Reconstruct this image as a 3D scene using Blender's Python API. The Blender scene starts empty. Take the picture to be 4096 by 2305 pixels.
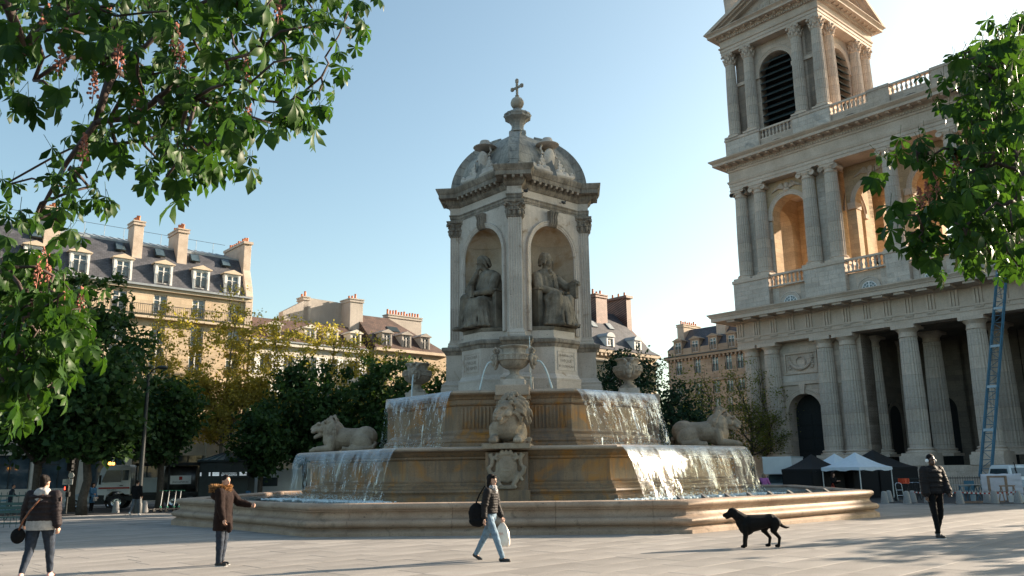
import bpy, bmesh, math, random
import numpy as np
from mathutils import Vector, Matrix, Euler
PI = math.pi
R = math.radians
rng = np.random.default_rng(7)
random.seed(7)
sc = bpy.context.scene
col = sc.collection

# ---------------------------------------------------------------- camera
F_PX, PITCH, ROLL, EYE = 3326.4, R(12.356), 0.01409, 1.65
fw = Vector((0, math.cos(PITCH), math.sin(PITCH)))
u0 = Vector((0, -math.sin(PITCH), math.cos(PITCH)))
rt = Vector((1, 0, 0)) * math.cos(ROLL) - u0 * math.sin(ROLL)
up = Vector((1, 0, 0)) * math.sin(ROLL) + u0 * math.cos(ROLL)
cd = bpy.data.cameras.new('camera')
cd.sensor_width = 36.0
cd.sensor_fit = 'HORIZONTAL'
cd.lens = 36.0 * F_PX / 4096.0
cd.clip_start = 0.1
cd.clip_end = 3000
cam = bpy.data.objects.new('camera', cd)
col.objects.link(cam)
m = Matrix.Identity(4)
for i in range(3):
    m[i][0] = rt[i]; m[i][1] = up[i]; m[i][2] = -fw[i]
m[2][3] = EYE
cam.matrix_world = m
sc.camera = cam

# ---------------------------------------------------------------- light
SUN_AZ, SUN_EL = R(25), R(19)         # azimuth measured from +x towards +y
sun_dir = Vector((math.cos(SUN_AZ) * math.cos(SUN_EL), math.sin(SUN_AZ) * math.cos(SUN_EL), math.sin(SUN_EL)))
w = bpy.data.worlds.new('World')
sc.world = w
w.use_nodes = True
nt = w.node_tree
bg = nt.nodes['Background']
sky = nt.nodes.new('ShaderNodeTexSky')
sky.sky_type = 'NISHITA'
sky.sun_disc = False
sky.sun_elevation = SUN_EL
sky.sun_rotation = PI / 2 - SUN_AZ
sky.altitude = 50
sky.air_density = 1.0
sky.dust_density = 2.2
sky.ozone_density = 0.4
tint = nt.nodes.new('ShaderNodeMix'); tint.data_type = 'RGBA'; tint.blend_type = 'MULTIPLY'; tint.inputs[0].default_value = 1
tint.inputs[7].default_value = (.97, 1.07, 1.0, 1)
nt.links.new(sky.outputs[0], tint.inputs[6]); nt.links.new(tint.outputs[2], bg.inputs[0])
bg.inputs[1].default_value = 0.078
sl = bpy.data.lights.new('sun', 'SUN')
sl.energy = 5.0
sl.angle = R(0.5)
sl.color = (1.0, 0.83, 0.64)
so = bpy.data.objects.new('sun', sl)
col.objects.link(so)
so.rotation_euler = (-sun_dir).to_track_quat('-Z', 'Y').to_euler()
so.location = (40, 20, 30)
sc.render.engine = 'CYCLES'
sc.view_settings.view_transform = 'Standard'
sc.view_settings.look = 'None'
sc.view_settings.exposure = 1.72
sc.view_settings.gamma = 1.0
sc.cycles.max_bounces = 8
sc.cycles.transparent_max_bounces = 24

# ---------------------------------------------------------------- materials
def _ramp(nt, lo, hi, a=0.35, b=0.65):
    r = nt.nodes.new('ShaderNodeValToRGB')
    r.color_ramp.elements[0].position = a; r.color_ramp.elements[1].position = b
    r.color_ramp.elements[0].color = (*lo, 1); r.color_ramp.elements[1].color = (*hi, 1)
    return r
def _mix(nt, t, fac, a, b):
    n = nt.nodes.new('ShaderNodeMix'); n.data_type = 'RGBA'; n.blend_type = t
    for s, v in ((n.inputs[0], fac), (n.inputs[6], a), (n.inputs[7], b)):
        if hasattr(v, 'is_linked'): nt.links.new(v, s)
        elif isinstance(v, tuple): s.default_value = (*v, 1) if len(v) == 3 else v
        else: s.default_value = v
    return n.outputs[2]
def _noise(nt, vec, scale, detail=4, rough=.55, dist=0):
    n = nt.nodes.new('ShaderNodeTexNoise'); n.inputs['Scale'].default_value = scale
    n.inputs['Detail'].default_value = detail; n.inputs['Roughness'].default_value = rough
    n.inputs['Distortion'].default_value = dist
    nt.links.new(vec, n.inputs['Vector']); return n.outputs[0]
def _math(nt, op, a, b=0.0):
    n = nt.nodes.new('ShaderNodeMath'); n.operation = op
    for s, v in ((n.inputs[0], a), (n.inputs[1], b)):
        if hasattr(v, 'is_linked'): nt.links.new(v, s)
        else: s.default_value = v
    return n.outputs[0]
def newmat(name):
    mt = bpy.data.materials.new(name); mt.use_nodes = True
    nt = mt.node_tree; b = nt.nodes['Principled BSDF']
    tc = nt.nodes.new('ShaderNodeTexCoord')
    return mt, nt, b, tc
def bumpit(nt, b, h, strength, dist=0.02):
    n = nt.nodes.new('ShaderNodeBump'); n.inputs['Strength'].default_value = strength; n.inputs['Distance'].default_value = dist
    nt.links.new(h, n.inputs['Height']); nt.links.new(n.outputs[0], b.inputs['Normal'])
def plain(name, c, rough=.6, var=.12, scale=6, metal=0, bump=0, emit=None, spec=None, coat=0):
    mt, nt, b, tc = newmat(name)
    n = _noise(nt, tc.outputs['Object'], scale)
    lo = tuple(x * (1 - var) for x in c); hi = tuple(min(1, x * (1 + var)) for x in c)
    r = _ramp(nt, lo, hi); nt.links.new(n, r.inputs[0])
    nt.links.new(r.outputs[0], b.inputs['Base Color'])
    b.inputs['Roughness'].default_value = rough; b.inputs['Metallic'].default_value = metal
    if spec is not None: b.inputs['Specular IOR Level'].default_value = spec
    if coat: b.inputs['Coat Weight'].default_value = coat
    if bump: bumpit(nt, b, _noise(nt, tc.outputs['Object'], scale * 6), bump)
    if emit: b.inputs['Emission Color'].default_value = (*c, 1); b.inputs['Emission Strength'].default_value = emit
    return mt
def stone(name, c1, c2, scale=1.5, rough=.85, bump=.35, pits=.5, stain=None, streak=None, ashlar=None, isl=0, fine=28):
    """weathered stone: two tones, pits, optional stain (colour,scale,lo,hi), vertical streaks and ashlar joints"""
    mt, nt, b, tc = newmat(name)
    v = tc.outputs['Object']
    n1 = _noise(nt, v, scale, 6, .6)
    r = _ramp(nt, c1, c2, .32, .68); nt.links.new(n1, r.inputs[0])
    c = r.outputs[0]
    n2 = _noise(nt, v, fine, 5, .7)
    r2 = _ramp(nt, (.72, .70, .68), (1.12, 1.12, 1.12), .3, .7); nt.links.new(n2, r2.inputs[0])
    c = _mix(nt, 'MULTIPLY', .8, c, r2.outputs[0])
    h = n2
    if pits:
        mp = nt.nodes.new('ShaderNodeMapping'); mp.inputs['Scale'].default_value = (1, 1, 2.2); nt.links.new(v, mp.inputs[0])
        n3 = _noise(nt, mp.outputs[0], 9, 3, .75)
        r3 = _ramp(nt, (0, 0, 0), (1, 1, 1), .30, .37); nt.links.new(n3, r3.inputs[0])
        c = _mix(nt, 'MULTIPLY', pits, c, r3.outputs[0])
        h = _math(nt, 'ADD', h, r3.outputs[0])
    if stain:
        sc_, lo, hi = stain[1:4]
        n4 = _noise(nt, v, sc_, 5, .6, .6)
        r4 = _ramp(nt, (0, 0, 0), (1, 1, 1), lo, hi); nt.links.new(n4, r4.inputs[0])
        c = _mix(nt, 'MIX', r4.outputs[0], c, stain[0])
    if streak:
        mp = nt.nodes.new('ShaderNodeMapping'); mp.inputs['Scale'].default_value = (5, 5, .35); nt.links.new(v, mp.inputs[0])
        n5 = _noise(nt, mp.outputs[0], 1.3, 5, .65)
        r5 = _ramp(nt, (0, 0, 0), (1, 1, 1), streak[1], streak[2]); nt.links.new(n5, r5.inputs[0])
        c = _mix(nt, 'MIX', _math(nt, 'MULTIPLY', r5.outputs[0], streak[3]), c, streak[0])
    if ashlar:
        sp = nt.nodes.new('ShaderNodeSeparateXYZ'); nt.links.new(v, sp.inputs[0])
        cb = nt.nodes.new('ShaderNodeCombineXYZ')
        nt.links.new(_math(nt, 'ADD', sp.outputs[0], sp.outputs[1]), cb.inputs[0]); nt.links.new(sp.outputs[2], cb.inputs[1])
        bk = nt.nodes.new('ShaderNodeTexBrick'); nt.links.new(cb.outputs[0], bk.inputs['Vector'])
        bk.inputs['Scale'].default_value = 1; bk.inputs['Brick Width'].default_value = ashlar[0]; bk.inputs['Row Height'].default_value = ashlar[1]
        bk.inputs['Mortar Size'].default_value = ashlar[2]; bk.inputs['Mortar Smooth'].default_value = .3
        bk.inputs['Color1'].default_value = (1.08, 1.06, 1.04, 1); bk.inputs['Color2'].default_value = (.84, .84, .85, 1)
        bk.inputs['Mortar'].default_value = (.66, .63, .60, 1)
        c = _mix(nt, 'MULTIPLY', 1.0, c, bk.outputs[0])
    if isl:
        g = nt.nodes.new('ShaderNodeNewGeometry'); oi = nt.nodes.new('ShaderNodeObjectInfo')
        s = _math(nt, 'FRACT', _math(nt, 'ADD', g.outputs['Random Per Island'], oi.outputs['Random']))
        ri = _ramp(nt, (1 - isl,) * 3, (1 + isl,) * 3, 0, 1); nt.links.new(s, ri.inputs[0])
        c = _mix(nt, 'MULTIPLY', 1.0, c, ri.outputs[0])
    nt.links.new(c, b.inputs['Base Color'])
    b.inputs['Roughness'].default_value = rough
    b.inputs['Specular IOR Level'].default_value = .25
    if bump: bumpit(nt, b, h, bump, .015)
    return mt
def leafmat(name, c, c2, trans=.35, rough=.55):
    mt, nt, b, tc = newmat(name)
    g = nt.nodes.new('ShaderNodeNewGeometry'); oi = nt.nodes.new('ShaderNodeObjectInfo')
    s = _math(nt, 'FRACT', _math(nt, 'ADD', g.outputs['Random Per Island'], oi.outputs['Random']))
    r = _ramp(nt, c, c2, 0, 1); nt.links.new(s, r.inputs[0])
    nt.links.new(r.outputs[0], b.inputs['Base Color']); b.inputs['Roughness'].default_value = rough
    b.inputs['Specular IOR Level'].default_value = .12
    t = nt.nodes.new('ShaderNodeBsdfTranslucent'); 
    tcol = _mix(nt, 'MULTIPLY', 1.0, r.outputs[0], (1.9, 2.0, .75)); nt.links.new(tcol, t.inputs[0])
    ms = nt.nodes.new('ShaderNodeMixShader'); ms.inputs[0].default_value = trans
    nt.links.new(b.outputs[0], ms.inputs[1]); nt.links.new(t.outputs[0], ms.inputs[2])
    nt.links.new(ms.outputs[0], nt.nodes['Material Output'].inputs[0])
    return mt

M = {}
M['pool'] = stone('pool_stone', (.27, .19, .135), (.43, .325, .245), 1.1, .62, .5, .65, stain=((.16, .12, .085), 2.2, .56, .74), isl=.07)
M['basin'] = stone('wet_basin_stone', (.20, .128, .075), (.32, .215, .135), .9, .35, .4, .4, stain=((.40, .17, .035), 1.0, .52, .66), streak=((.10, .085, .075), .48, .70, .75))
M['rim'] = stone('rim_stone', (.34, .26, .20), (.47, .37, .29), 1.2, .45, .35, .35, isl=.06)
M['tower'] = stone('fountain_stone', (.44, .38, .335), (.62, .555, .50), .8, .85, .35, .55, stain=((.24, .17, .11), 1.3, .60, .76), streak=((.22, .20, .18), .56, .8, .5), isl=.06)
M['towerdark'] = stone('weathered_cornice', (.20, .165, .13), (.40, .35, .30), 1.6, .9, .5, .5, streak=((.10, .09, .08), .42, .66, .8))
M['niche'] = stone('niche_stone', (.46, .36, .265), (.60, .50, .40), .8, .85, .3, .3, stain=((.36, .22, .11), 1.0, .52, .70), isl=.08)
M['dome'] = stone('dome_stone', (.24, .23, .215), (.44, .41, .37), 1.0, .9, .4, .4, streak=((.13, .13, .13), .45, .7, .8), isl=.08)
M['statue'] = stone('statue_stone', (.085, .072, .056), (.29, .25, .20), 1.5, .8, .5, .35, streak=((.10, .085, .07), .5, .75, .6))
M['lion'] = stone('lion_stone', (.22, .17, .125), (.42, .345, .265), 1.8, .75, .5, .4)
M['vase'] = stone('vase_stone', (.22, .185, .15), (.46, .405, .34), 2.2, .8, .4, .4, streak=((.12, .10, .085), .5, .75, .6))
M['church'] = stone('church_stone', (.45, .365, .30), (.62, .52, .445), .45, .9, .2, 0, streak=((.26, .24, .22), .55, .8, .45), ashlar=(1.25, .52, .012), fine=9)
M['churchplain'] = stone('church_trim', (.48, .39, .32), (.64, .54, .46), .5, .9, .2, 0, streak=((.30, .27, .24), .55, .8, .4), fine=9)
M['churchblock'] = stone('church_block', (.46, .40, .35), (.63, .56, .50), .5, .9, .2, 0, stain=((.20, .20, .20), .5, .60, .80), streak=((.22, .22, .22), .52, .75, .5), isl=.10, fine=9)
M['churchin'] = stone('church_interior', (.46, .33, .20), (.58, .44, .30), .4, .9, .2, 0, ashlar=(1.25, .52, .012), fine=9)  # orange of the bounced sunlight is put into this stone's colour
M['porch'] = stone('shade_toned_porch_stone', (.15, .125, .10), (.24, .205, .17), .4, .9, .2, 0, ashlar=(1.25, .52, .012), fine=9)  # dirty grey stone; the porch's deep shade is also put into its colour
M['column'] = stone('column_stone', (.45, .385, .33), (.60, .53, .465), .35, .9, .15, 0, ashlar=(9, 1.05, .02), fine=7)
M['louvre'] = plain('louvre_lead', (.035, .055, .06), .55, .3, 3)
M['dark'] = plain('dark_void', (.012, .014, .015), .9, .2)
M['slab'] = stone('granite_slab', (.215, .20, .185), (.32, .30, .28), .55, .72, .12, .22, isl=.13, fine=34, stain=((.17, .16, .15), .35, .55, .75))
M['ground'] = stone('joint_ground', (.03, .029, .028), (.05, .048, .045), 1, .9, .3, 0)
M['asphalt'] = stone('asphalt', (.04, .04, .042), (.065, .065, .068), 1.5, .9, .3, 0, fine=60)
M['kerb'] = stone('kerb_granite', (.25, .25, .25), (.36, .35, .34), 2, .8, .2, 0, isl=.1)
M['iron'] = plain('cast_iron', (.018, .022, .022), .5, .3, 8)
M['darkgreen'] = plain('dark_green_paint', (.012, .022, .024), .45, .2, 3)
M['glass'] = plain('window_glass', (.03, .045, .055), .06, .3, 2, spec=.9)
M['white'] = plain('white_paint', (.74, .75, .76), .45, .05)
M['black'] = plain('black_rubber', (.012, .012, .012), .75, .2)
M['chrome'] = plain('bright_metal', (.55, .56, .57), .25, .1, 5, metal=1)

# ---------------------------------------------------------------- mesh builder
class MB:
    def __init__(s): s.v = []; s.f = []
    def add(s, vs, fs):
        o = len(s.v); s.v += [tuple(p) for p in vs]; s.f += [tuple(i + o for i in q) for q in fs]; return s
    def box(s, x0, x1, y0, y1, z0, z1):
        return s.add([(x0, y0, z0), (x1, y0, z0), (x1, y1, z0), (x0, y1, z0), (x0, y0, z1), (x1, y0, z1), (x1, y1, z1), (x0, y1, z1)],
                     [(3, 2, 1, 0), (4, 5, 6, 7), (0, 1, 5, 4), (1, 2, 6, 5), (2, 3, 7, 6), (3, 0, 4, 7)])
    def cbox(s, x, y, z, sx, sy, sz, rz=0, tap=1.0):
        """box centred in x,y standing on z"""
        P = []
        for zz, k in ((z, 1), (z + sz, tap)):
            for a, b in ((-1, -1), (1, -1), (1, 1), (-1, 1)):
                px, py = a * sx / 2 * k, b * sy / 2 * k
                P.append((x + px * math.cos(rz) - py * math.sin(rz), y + px * math.sin(rz) + py * math.cos(rz), zz))
        return s.add(P, [(3, 2, 1, 0), (4, 5, 6, 7), (0, 1, 5, 4), (1, 2, 6, 5), (2, 3, 7, 6), (3, 0, 4, 7)])
    def loft(s, rings, closed=True, caps=True):
        n = len(rings[0]); vs = [p for r_ in rings for p in r_]; fs = []
        for i in range(len(rings) - 1):
            for j in range(n if closed else n - 1):
                k = (j + 1) % n
                fs.append((i * n + j, i * n + k, (i + 1) * n + k, (i + 1) * n + j))
        if caps and closed:
            fs.append(tuple(reversed(range(n)))); fs.append(tuple(range((len(rings) - 1) * n, len(rings) * n)))
        return s.add(vs, fs)
    def prism(s, poly, z0, z1):
        return s.loft([[(x, y, z0) for x, y in poly], [(x, y, z1) for x, y in poly]])
    def prismy(s, poly, y0, y1):
        """polygon in x,z extruded along y"""
        return s.loft([[(x, y1, z) for x, z in poly], [(x, y0, z) for x, z in poly]])
    def prismx(s, poly, x0, x1):
        """polygon in y,z extruded along x"""
        return s.loft([[(x0, y, z) for y, z in poly], [(x1, y, z) for y, z in poly]])
    def lathe(s, prof, n=24, c=(0, 0, 0), flute=0, fd=.06, caps=True, a0=0.0, sx=1, sy=1):
        rings = []
        for r_, z in prof:
            ring = []
            for j in range(n):
                a = a0 + 2 * PI * j / n
                q = r_ * (1 - fd * (j % 2)) if flute else r_
                ring.append((c[0] + q * math.cos(a) * sx, c[1] + q * math.sin(a) * sy, c[2] + z))
            rings.append(ring)
        return s.loft(rings, True, caps)
    def tube(s, pts, rad, n=8, caps=True):
        pts = [Vector(p) for p in pts]
        if not hasattr(rad, '__len__'): rad = [rad] * len(pts)
        rings = []; prev = None
        for i, p in enumerate(pts):
            d = (pts[min(i + 1, len(pts) - 1)] - pts[max(i - 1, 0)])
            d = d.normalized() if d.length > 1e-9 else Vector((0, 0, 1))
            if prev is None: x = d.orthogonal().normalized()
            else:
                x = prev - d * prev.dot(d); x = x.normalized() if x.length > 1e-6 else d.orthogonal().normalized()
            prev = x; y = d.cross(x)
            rings.append([tuple(p + (x * math.cos(2 * PI * j / n) + y * math.sin(2 * PI * j / n)) * rad[i]) for j in range(n)])
        return s.loft(rings, True, caps)
    def ell(s, c, r_, rot=None, n=14, mm=9):
        c = Vector(c); r_ = r_ if hasattr(r_, '__len__') else (r_,) * 3
        Mx = Euler(rot).to_matrix() if rot else Matrix.Identity(3)
        rings = []
        for i in range(1, mm):
            t = PI * i / mm
            rings.append([tuple(c + Mx @ Vector((r_[0] * math.sin(t) * math.cos(2 * PI * j / n), r_[1] * math.sin(t) * math.sin(2 * PI * j / n), -r_[2] * math.cos(t)))) for j in range(n)])
        o = len(s.v); s.loft(rings, True, False)
        b = len(s.v); s.v += [tuple(c + Mx @ Vector((0, 0, -r_[2]))), tuple(c + Mx @ Vector((0, 0, r_[2])))]
        for j in range(n):
            k = (j + 1) % n
            s.f.append((b, o + k, o + j)); q = o + (mm - 2) * n; s.f.append((b + 1, q + j, q + k))
        return s
    def xf(s, Mx, start=0):
        for i in range(start, len(s.v)): s.v[i] = tuple(Mx @ Vector(s.v[i]))
        return s
    def mesh(s, name, mat=None, smooth=False, bevel=0):
        me = bpy.data.meshes.new(name); me.from_pydata(s.v, [], s.f); me.update()
        if bevel:
            bm = bmesh.new(); bm.from_mesh(me)
            es = [e for e in bm.edges if len(e.link_faces) == 2 and e.calc_face_angle(0) > .6]
            bmesh.ops.bevel(bm, geom=es, offset=bevel, segments=2, profile=.6, affect='EDGES', clamp_overlap=True)
            bm.to_mesh(me); bm.free()
        if mat: me.materials.append(M[mat] if isinstance(mat, str) else mat)
        if smooth:
            me.polygons.foreach_set('use_smooth', [True] * len(me.polygons))
            if smooth != 'all': me.set_sharp_from_angle(angle=R(38))
        return me
    def build(s, name, mat, parent=None, smooth=False, bevel=0, loc=None, rot=None, kind=None):
        return put(name, s.mesh(name, mat, smooth, bevel), parent, loc, rot, kind)
def put(name, me, parent=None, loc=None, rot=None, kind=None, scale=None):
    o = bpy.data.objects.new(name, me); col.objects.link(o)
    if parent: o.parent = parent
    if loc is not None: o.location = loc
    if rot is not None: o.rotation_euler = rot if hasattr(rot, '__len__') else (0, 0, rot)
    if scale is not None: o.scale = scale if hasattr(scale, '__len__') else (scale,) * 3
    if kind: o['kind'] = kind
    return o
def tag(o, label, cat, group=None, kind=None):
    o['label'] = label; o['category'] = cat
    if group: o['group'] = group
    if kind: o['kind'] = kind
    return o
def thing(name, label, cat, loc=(0, 0, 0), rz=0, group=None):
    o = bpy.data.objects.new(name, None); col.objects.link(o); o.empty_display_size = .3
    o.location = loc; o.rotation_euler = (0, 0, rz)
    return tag(o, label, cat, group)
def struct(o): o['kind'] = 'structure'; return o
def copy_tree(o, parent=None):
    c = o.copy(); col.objects.link(c)
    if parent: c.parent = parent
    for ch in list(o.children): copy_tree(ch, c)
    return c
def textmesh(s, size, depth=.006, align='CENTER', bold=0.0):
    cu = bpy.data.curves.new('lettering', 'FONT'); cu.body = s; cu.size = size; cu.extrude = depth
    cu.align_x = align; cu.align_y = 'CENTER'; cu.offset = bold; cu.resolution_u = 3
    ob = bpy.data.objects.new('lettering', cu); col.objects.link(ob)
    dg = bpy.context.evaluated_depsgraph_get(); dg.update()
    me = bpy.data.meshes.new_from_object(ob.evaluated_get(dg)); me.name = 'lettering'
    bpy.data.objects.remove(ob); bpy.data.curves.remove(cu)
    return me
def lettering(s, size, mat, parent, loc, rot, depth=.006, bold=0.0, name='lettering', sx=1.0):
    me = textmesh(s, size, depth, bold=bold); me.materials.clear(); me.materials.append(M[mat])
    return put(name, me, parent, loc, rot, scale=(sx, 1, 1))
def organic(mb, voxel, smooth=6, noise=None, seed=0):
    """overlapping volumes -> one continuous skin (voxel remesh), smoothed"""
    me = bpy.data.meshes.new('tmp'); me.from_pydata(mb.v, [], mb.f); me.update()
    bm = bmesh.new(); bm.from_mesh(me); bmesh.ops.recalc_face_normals(bm, faces=bm.faces); bm.to_mesh(me); bm.free()
    ob = bpy.data.objects.new('tmp', me); col.objects.link(ob)
    md = ob.modifiers.new('r', 'REMESH'); md.mode = 'VOXEL'; md.voxel_size = voxel; md.use_smooth_shade = True
    if smooth:
        ms = ob.modifiers.new('s', 'SMOOTH'); ms.iterations = smooth; ms.factor = .5
    if noise:
        for k, (amp, size) in enumerate(noise):
            tx = bpy.data.textures.new('fold', 'CLOUDS'); tx.noise_scale = size; tx.noise_depth = 2
            md = ob.modifiers.new('d', 'DISPLACE'); md.texture = tx; md.strength = amp; md.mid_level = .5; md.texture_coords = 'LOCAL'
    dg = bpy.context.evaluated_depsgraph_get(); dg.update()
    out = bpy.data.meshes.new_from_object(ob.evaluated_get(dg))
    bpy.data.objects.remove(ob); bpy.data.meshes.remove(me)
    out.polygons.foreach_set('use_smooth', [True] * len(out.polygons))
    return out
def org(name, mb, mat, parent=None, voxel=.02, smooth=6, noise=None, loc=None, rot=None):
    me = organic(mb, voxel, smooth, noise); me.materials.clear(); me.materials.append(M[mat] if isinstance(mat, str) else mat); me.name = name
    return put(name, me, parent, loc, rot)
# ---------------------------------------------------------------- plaza ground
E1 = Vector((.6614, -.7500, 0)); E2 = Vector((.7500, .6614, 0))
B1P = Vector((-26.72, 76.22, 0)); CHP = Vector((26.008, 90.0, 0))
GROT = math.atan2(E1.y, E1.x)
def qd(x, y): return (x - B1P.x) * E1.x + (y - B1P.y) * E1.y      # metres in front of the left house row
def cdist(x, y): return (x - CHP.x) * E2.x + (y - CHP.y) * E2.y   # metres behind the church front (negative = in front)
def pix(x, y, z=0.0):
    d = Vector((x, y, z - EYE)); k = d.dot(fw)
    return (2048 + F_PX * d.dot(rt) / k, 1152.5 - F_PX * d.dot(up) / k, k)
def gz(y): return -.016 * min(max(0.0, y - 26.0), 50.0)          # the square falls gently towards the far side
_ys = [-300, 0, 26, 40, 55, 76, 130, 2200]
MB().loft([[(x, y, gz(y) - .05) for x in (-900, -60, 60, 900)] for y in _ys], False, False).build('ground', 'asphalt', kind='structure')
plaza = MB().loft([[(x, y, gz(y) - .035) for x in (-14, 0, 24)] for y in (-10, 26, 44)], False, False).build('plaza_pavement', 'ground', kind='structure')
slab_me = {}
def slab_mesh(l, w_):
    k = (round(l, 2), w_)
    if k not in slab_me:
        b = MB(); g = .006; c = .003
        a, d = l / 2 - g, w_ / 2 - g
        b.loft([[(-a, -d, -.03), (a, -d, -.03), (a, d, -.03), (-a, d, -.03)], [(-a, -d, -c), (a, -d, -c), (a, d, -c), (-a, d, -c)],
                [(-a + c, -d + c, 0), (a - c, -d + c, 0), (a - c, d - c, 0), (-a + c, d - c, 0)]])
        slab_me[k] = b
    return slab_me[k]
slabs = []
ang2 = math.atan2(E2.y, E2.x) + R(2.5)
ca, sa = math.cos(ang2), math.sin(ang2)
W = .74
for j in range(-90, 60):
    uu = -20 + (j * 37 % 11) * .13
    while uu < 75:
        l = random.choice((1.05, 1.3, 1.55, 1.8))
        cu, cv = uu + l / 2, j * W
        x = cu * ca - cv * sa; y = cu * sa + cv * ca
        uu += l
        if y < 6 or y > 75 or qd(x, y) < 29.6 or cdist(x, y) > -36.5: continue
        px, py, dep = pix(x, y)
        if px < -500 or px > 4600: continue
        if (Vector((x, y)) - Vector((.351, 34.667))).length < 11.6: continue
        slabs.append((dep if (0 < px < 4096 and py < 2330) else dep + 100, x, y, l))
slabs.sort()
pool_m = {}
big = MB()
for i, (dep, x, y, l) in enumerate(slabs):
    z = gz(y) + random.uniform(-.003, .0)
    if i < 300:
        b = slab_mesh(l, W)
        key = round(l, 2)
        if key not in pool_m: pool_m[key] = b.mesh('slab', 'slab')
        put('slab', pool_m[key], plaza, (x, y, z), ang2)
    else:
        s0 = len(big.v); b = slab_mesh(l, W); big.add(b.v, b.f)
        big.xf(Matrix.Translation((x, y, z)) @ Matrix.Rotation(ang2, 4, 'Z'), s0)
big.build('slab_field', 'slab', plaza, kind='stuff')
# kerbs along the two streets
kb = MB()
for t in np.arange(-30, 75, 1.0):
    p = B1P + E1 * 29.35 + E2 * float(t - 20); p.z = gz(p.y)
    s0 = len(kb.v); kb.cbox(0, 0, -.1, .98, .3, .13); kb.xf(Matrix.Translation(p) @ Matrix.Rotation(math.atan2(E2.y, E2.x), 4, 'Z'), s0)
for t in np.arange(-45, 45, 1.0):
    p = CHP - E2 * 36.2 + E1 * float(t); p.z = gz(p.y)
    s0 = len(kb.v); kb.cbox(0, 0, -.1, .98, .3, .13); kb.xf(Matrix.Translation(p) @ Matrix.Rotation(GROT, 4, 'Z'), s0)
kb.build('kerb', 'kerb', kind='structure')
sw = MB()
p0 = B1P + E2 * -60; p1 = B1P + E2 * 130; p2 = p1 + E1 * 7; p3 = p0 + E1 * 7
sw.prism([(p.x, p.y) for p in (p3, p2, p1, p0)], -1.6, -.5).build('pavement', 'kerb', kind='structure')

# ---------------------------------------------------------------- fountain
FC = Vector((.351, 34.667, 0)); FROT = R(-4.074)
T22 = math.tan(R(22.5))
fnt = thing('monumental_fountain', 'tall stone fountain with square domed tower above three eight-sided basins', 'fountain', FC, FROT)
def octp(Rin, s_k, s):
    a = R(-90 + 45 * s_k)
    return (Rin * math.cos(a) - s * math.sin(a), Rin * math.sin(a) + s * math.cos(a))
def octring(Rin, z):
    return [(*octp(Rin, k, -Rin * T22), z) for k in range(8)]
def octloft(prof, name, mat, parent=fnt, cap=True):
    b = MB(); b.loft([octring(r_, z) for r_, z in prof], True, cap)
    return b.build(name, mat, parent, smooth=False)
def oct_blocks(prof, fr, name, mat, gap=.004):
    """ring of moulded blocks; joints at fractions fr of every side, corner blocks turn the corner"""
    Rm = max(r_ for r_, z in prof)
    for k in range(8):
        for i in range(len(fr)):
            if i < len(fr) - 1: st = [(k, fr[i], 1), (k, fr[i + 1], -1)]
            else: st = [(k, fr[i], 1), (k, 1.0, 0), ((k + 1) % 8, fr[0], -1)]
            b = MB(); rings = []
            for kk, f_, sg in st:
                ring = []
                for r_, z in prof:
                    s = f_ * Rm * T22 + sg * gap if sg else r_ * T22
                    ring.append((*octp(r_, kk, s), z))
                rings.append(ring)
            b.loft(rings, False, False)
            n = len(prof)
            b.f.append(tuple(range(n))); b.f.append(tuple(reversed(range((len(rings) - 1) * n, len(rings) * n))))
            b.build(name, mat, fnt, smooth=True)
PP = [(11.55, -.4), (12.2, -.4), (12.21, .09), (12.16, .125), (12.1, .15), (12.06, .185), (12.06, .2), (12.12, .21), (12.175, .235), (12.21, .28), (12.22, .325), (12.2, .37), (12.15, .405), (12.08, .42),
      (12.03, .428), (12.0, .45), (11.965, .49), (11.955, .54), (11.97, .59), (12.0, .625), (12.03, .635), (12.03, .655), (12.075, .675), (12.1, .72), (12.095, .775), (12.06, .815), (12.0, .832),
      (11.75, .838), (11.64, .82), (11.6, .78), (11.6, .1)]
oct_blocks(PP, [-.78, -.23, .31, .81], 'pool_block', 'pool')
# second basin
octloft([(8.2, .1), (8.2, .86), (8.12, .9), (8.05, .92), (8.07, .96), (8.1, 1.0), (8.08, 1.05), (8.0, 1.08), (7.97, 1.1), (7.97, 1.14), (7.9, 1.2), (7.86, 1.22), (7.86, 1.27), (7.78, 1.32),
         (7.76, 1.36), (7.74, 1.6), (7.74, 1.98), (7.8, 2.0), (7.83, 2.03), (7.82, 2.08), (7.92, 2.14), (8.02, 2.22), (8.1, 2.255), (8.1, 2.26), (4.5, 2.26)], 'lower_basin_wall', 'basin')
oct_blocks([(7.7, 2.25), (8.2, 2.262), (8.25, 2.28), (8.275, 2.32), (8.26, 2.365), (8.2, 2.39), (8.0, 2.395), (7.75, 2.37)], [-.62, .02, .66], 'rim_stone', 'rim')
octloft([(7.9, 2.33), (7.9, 2.365), (4.6, 2.365)], 'lower_basin_water', 'basin')
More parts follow.
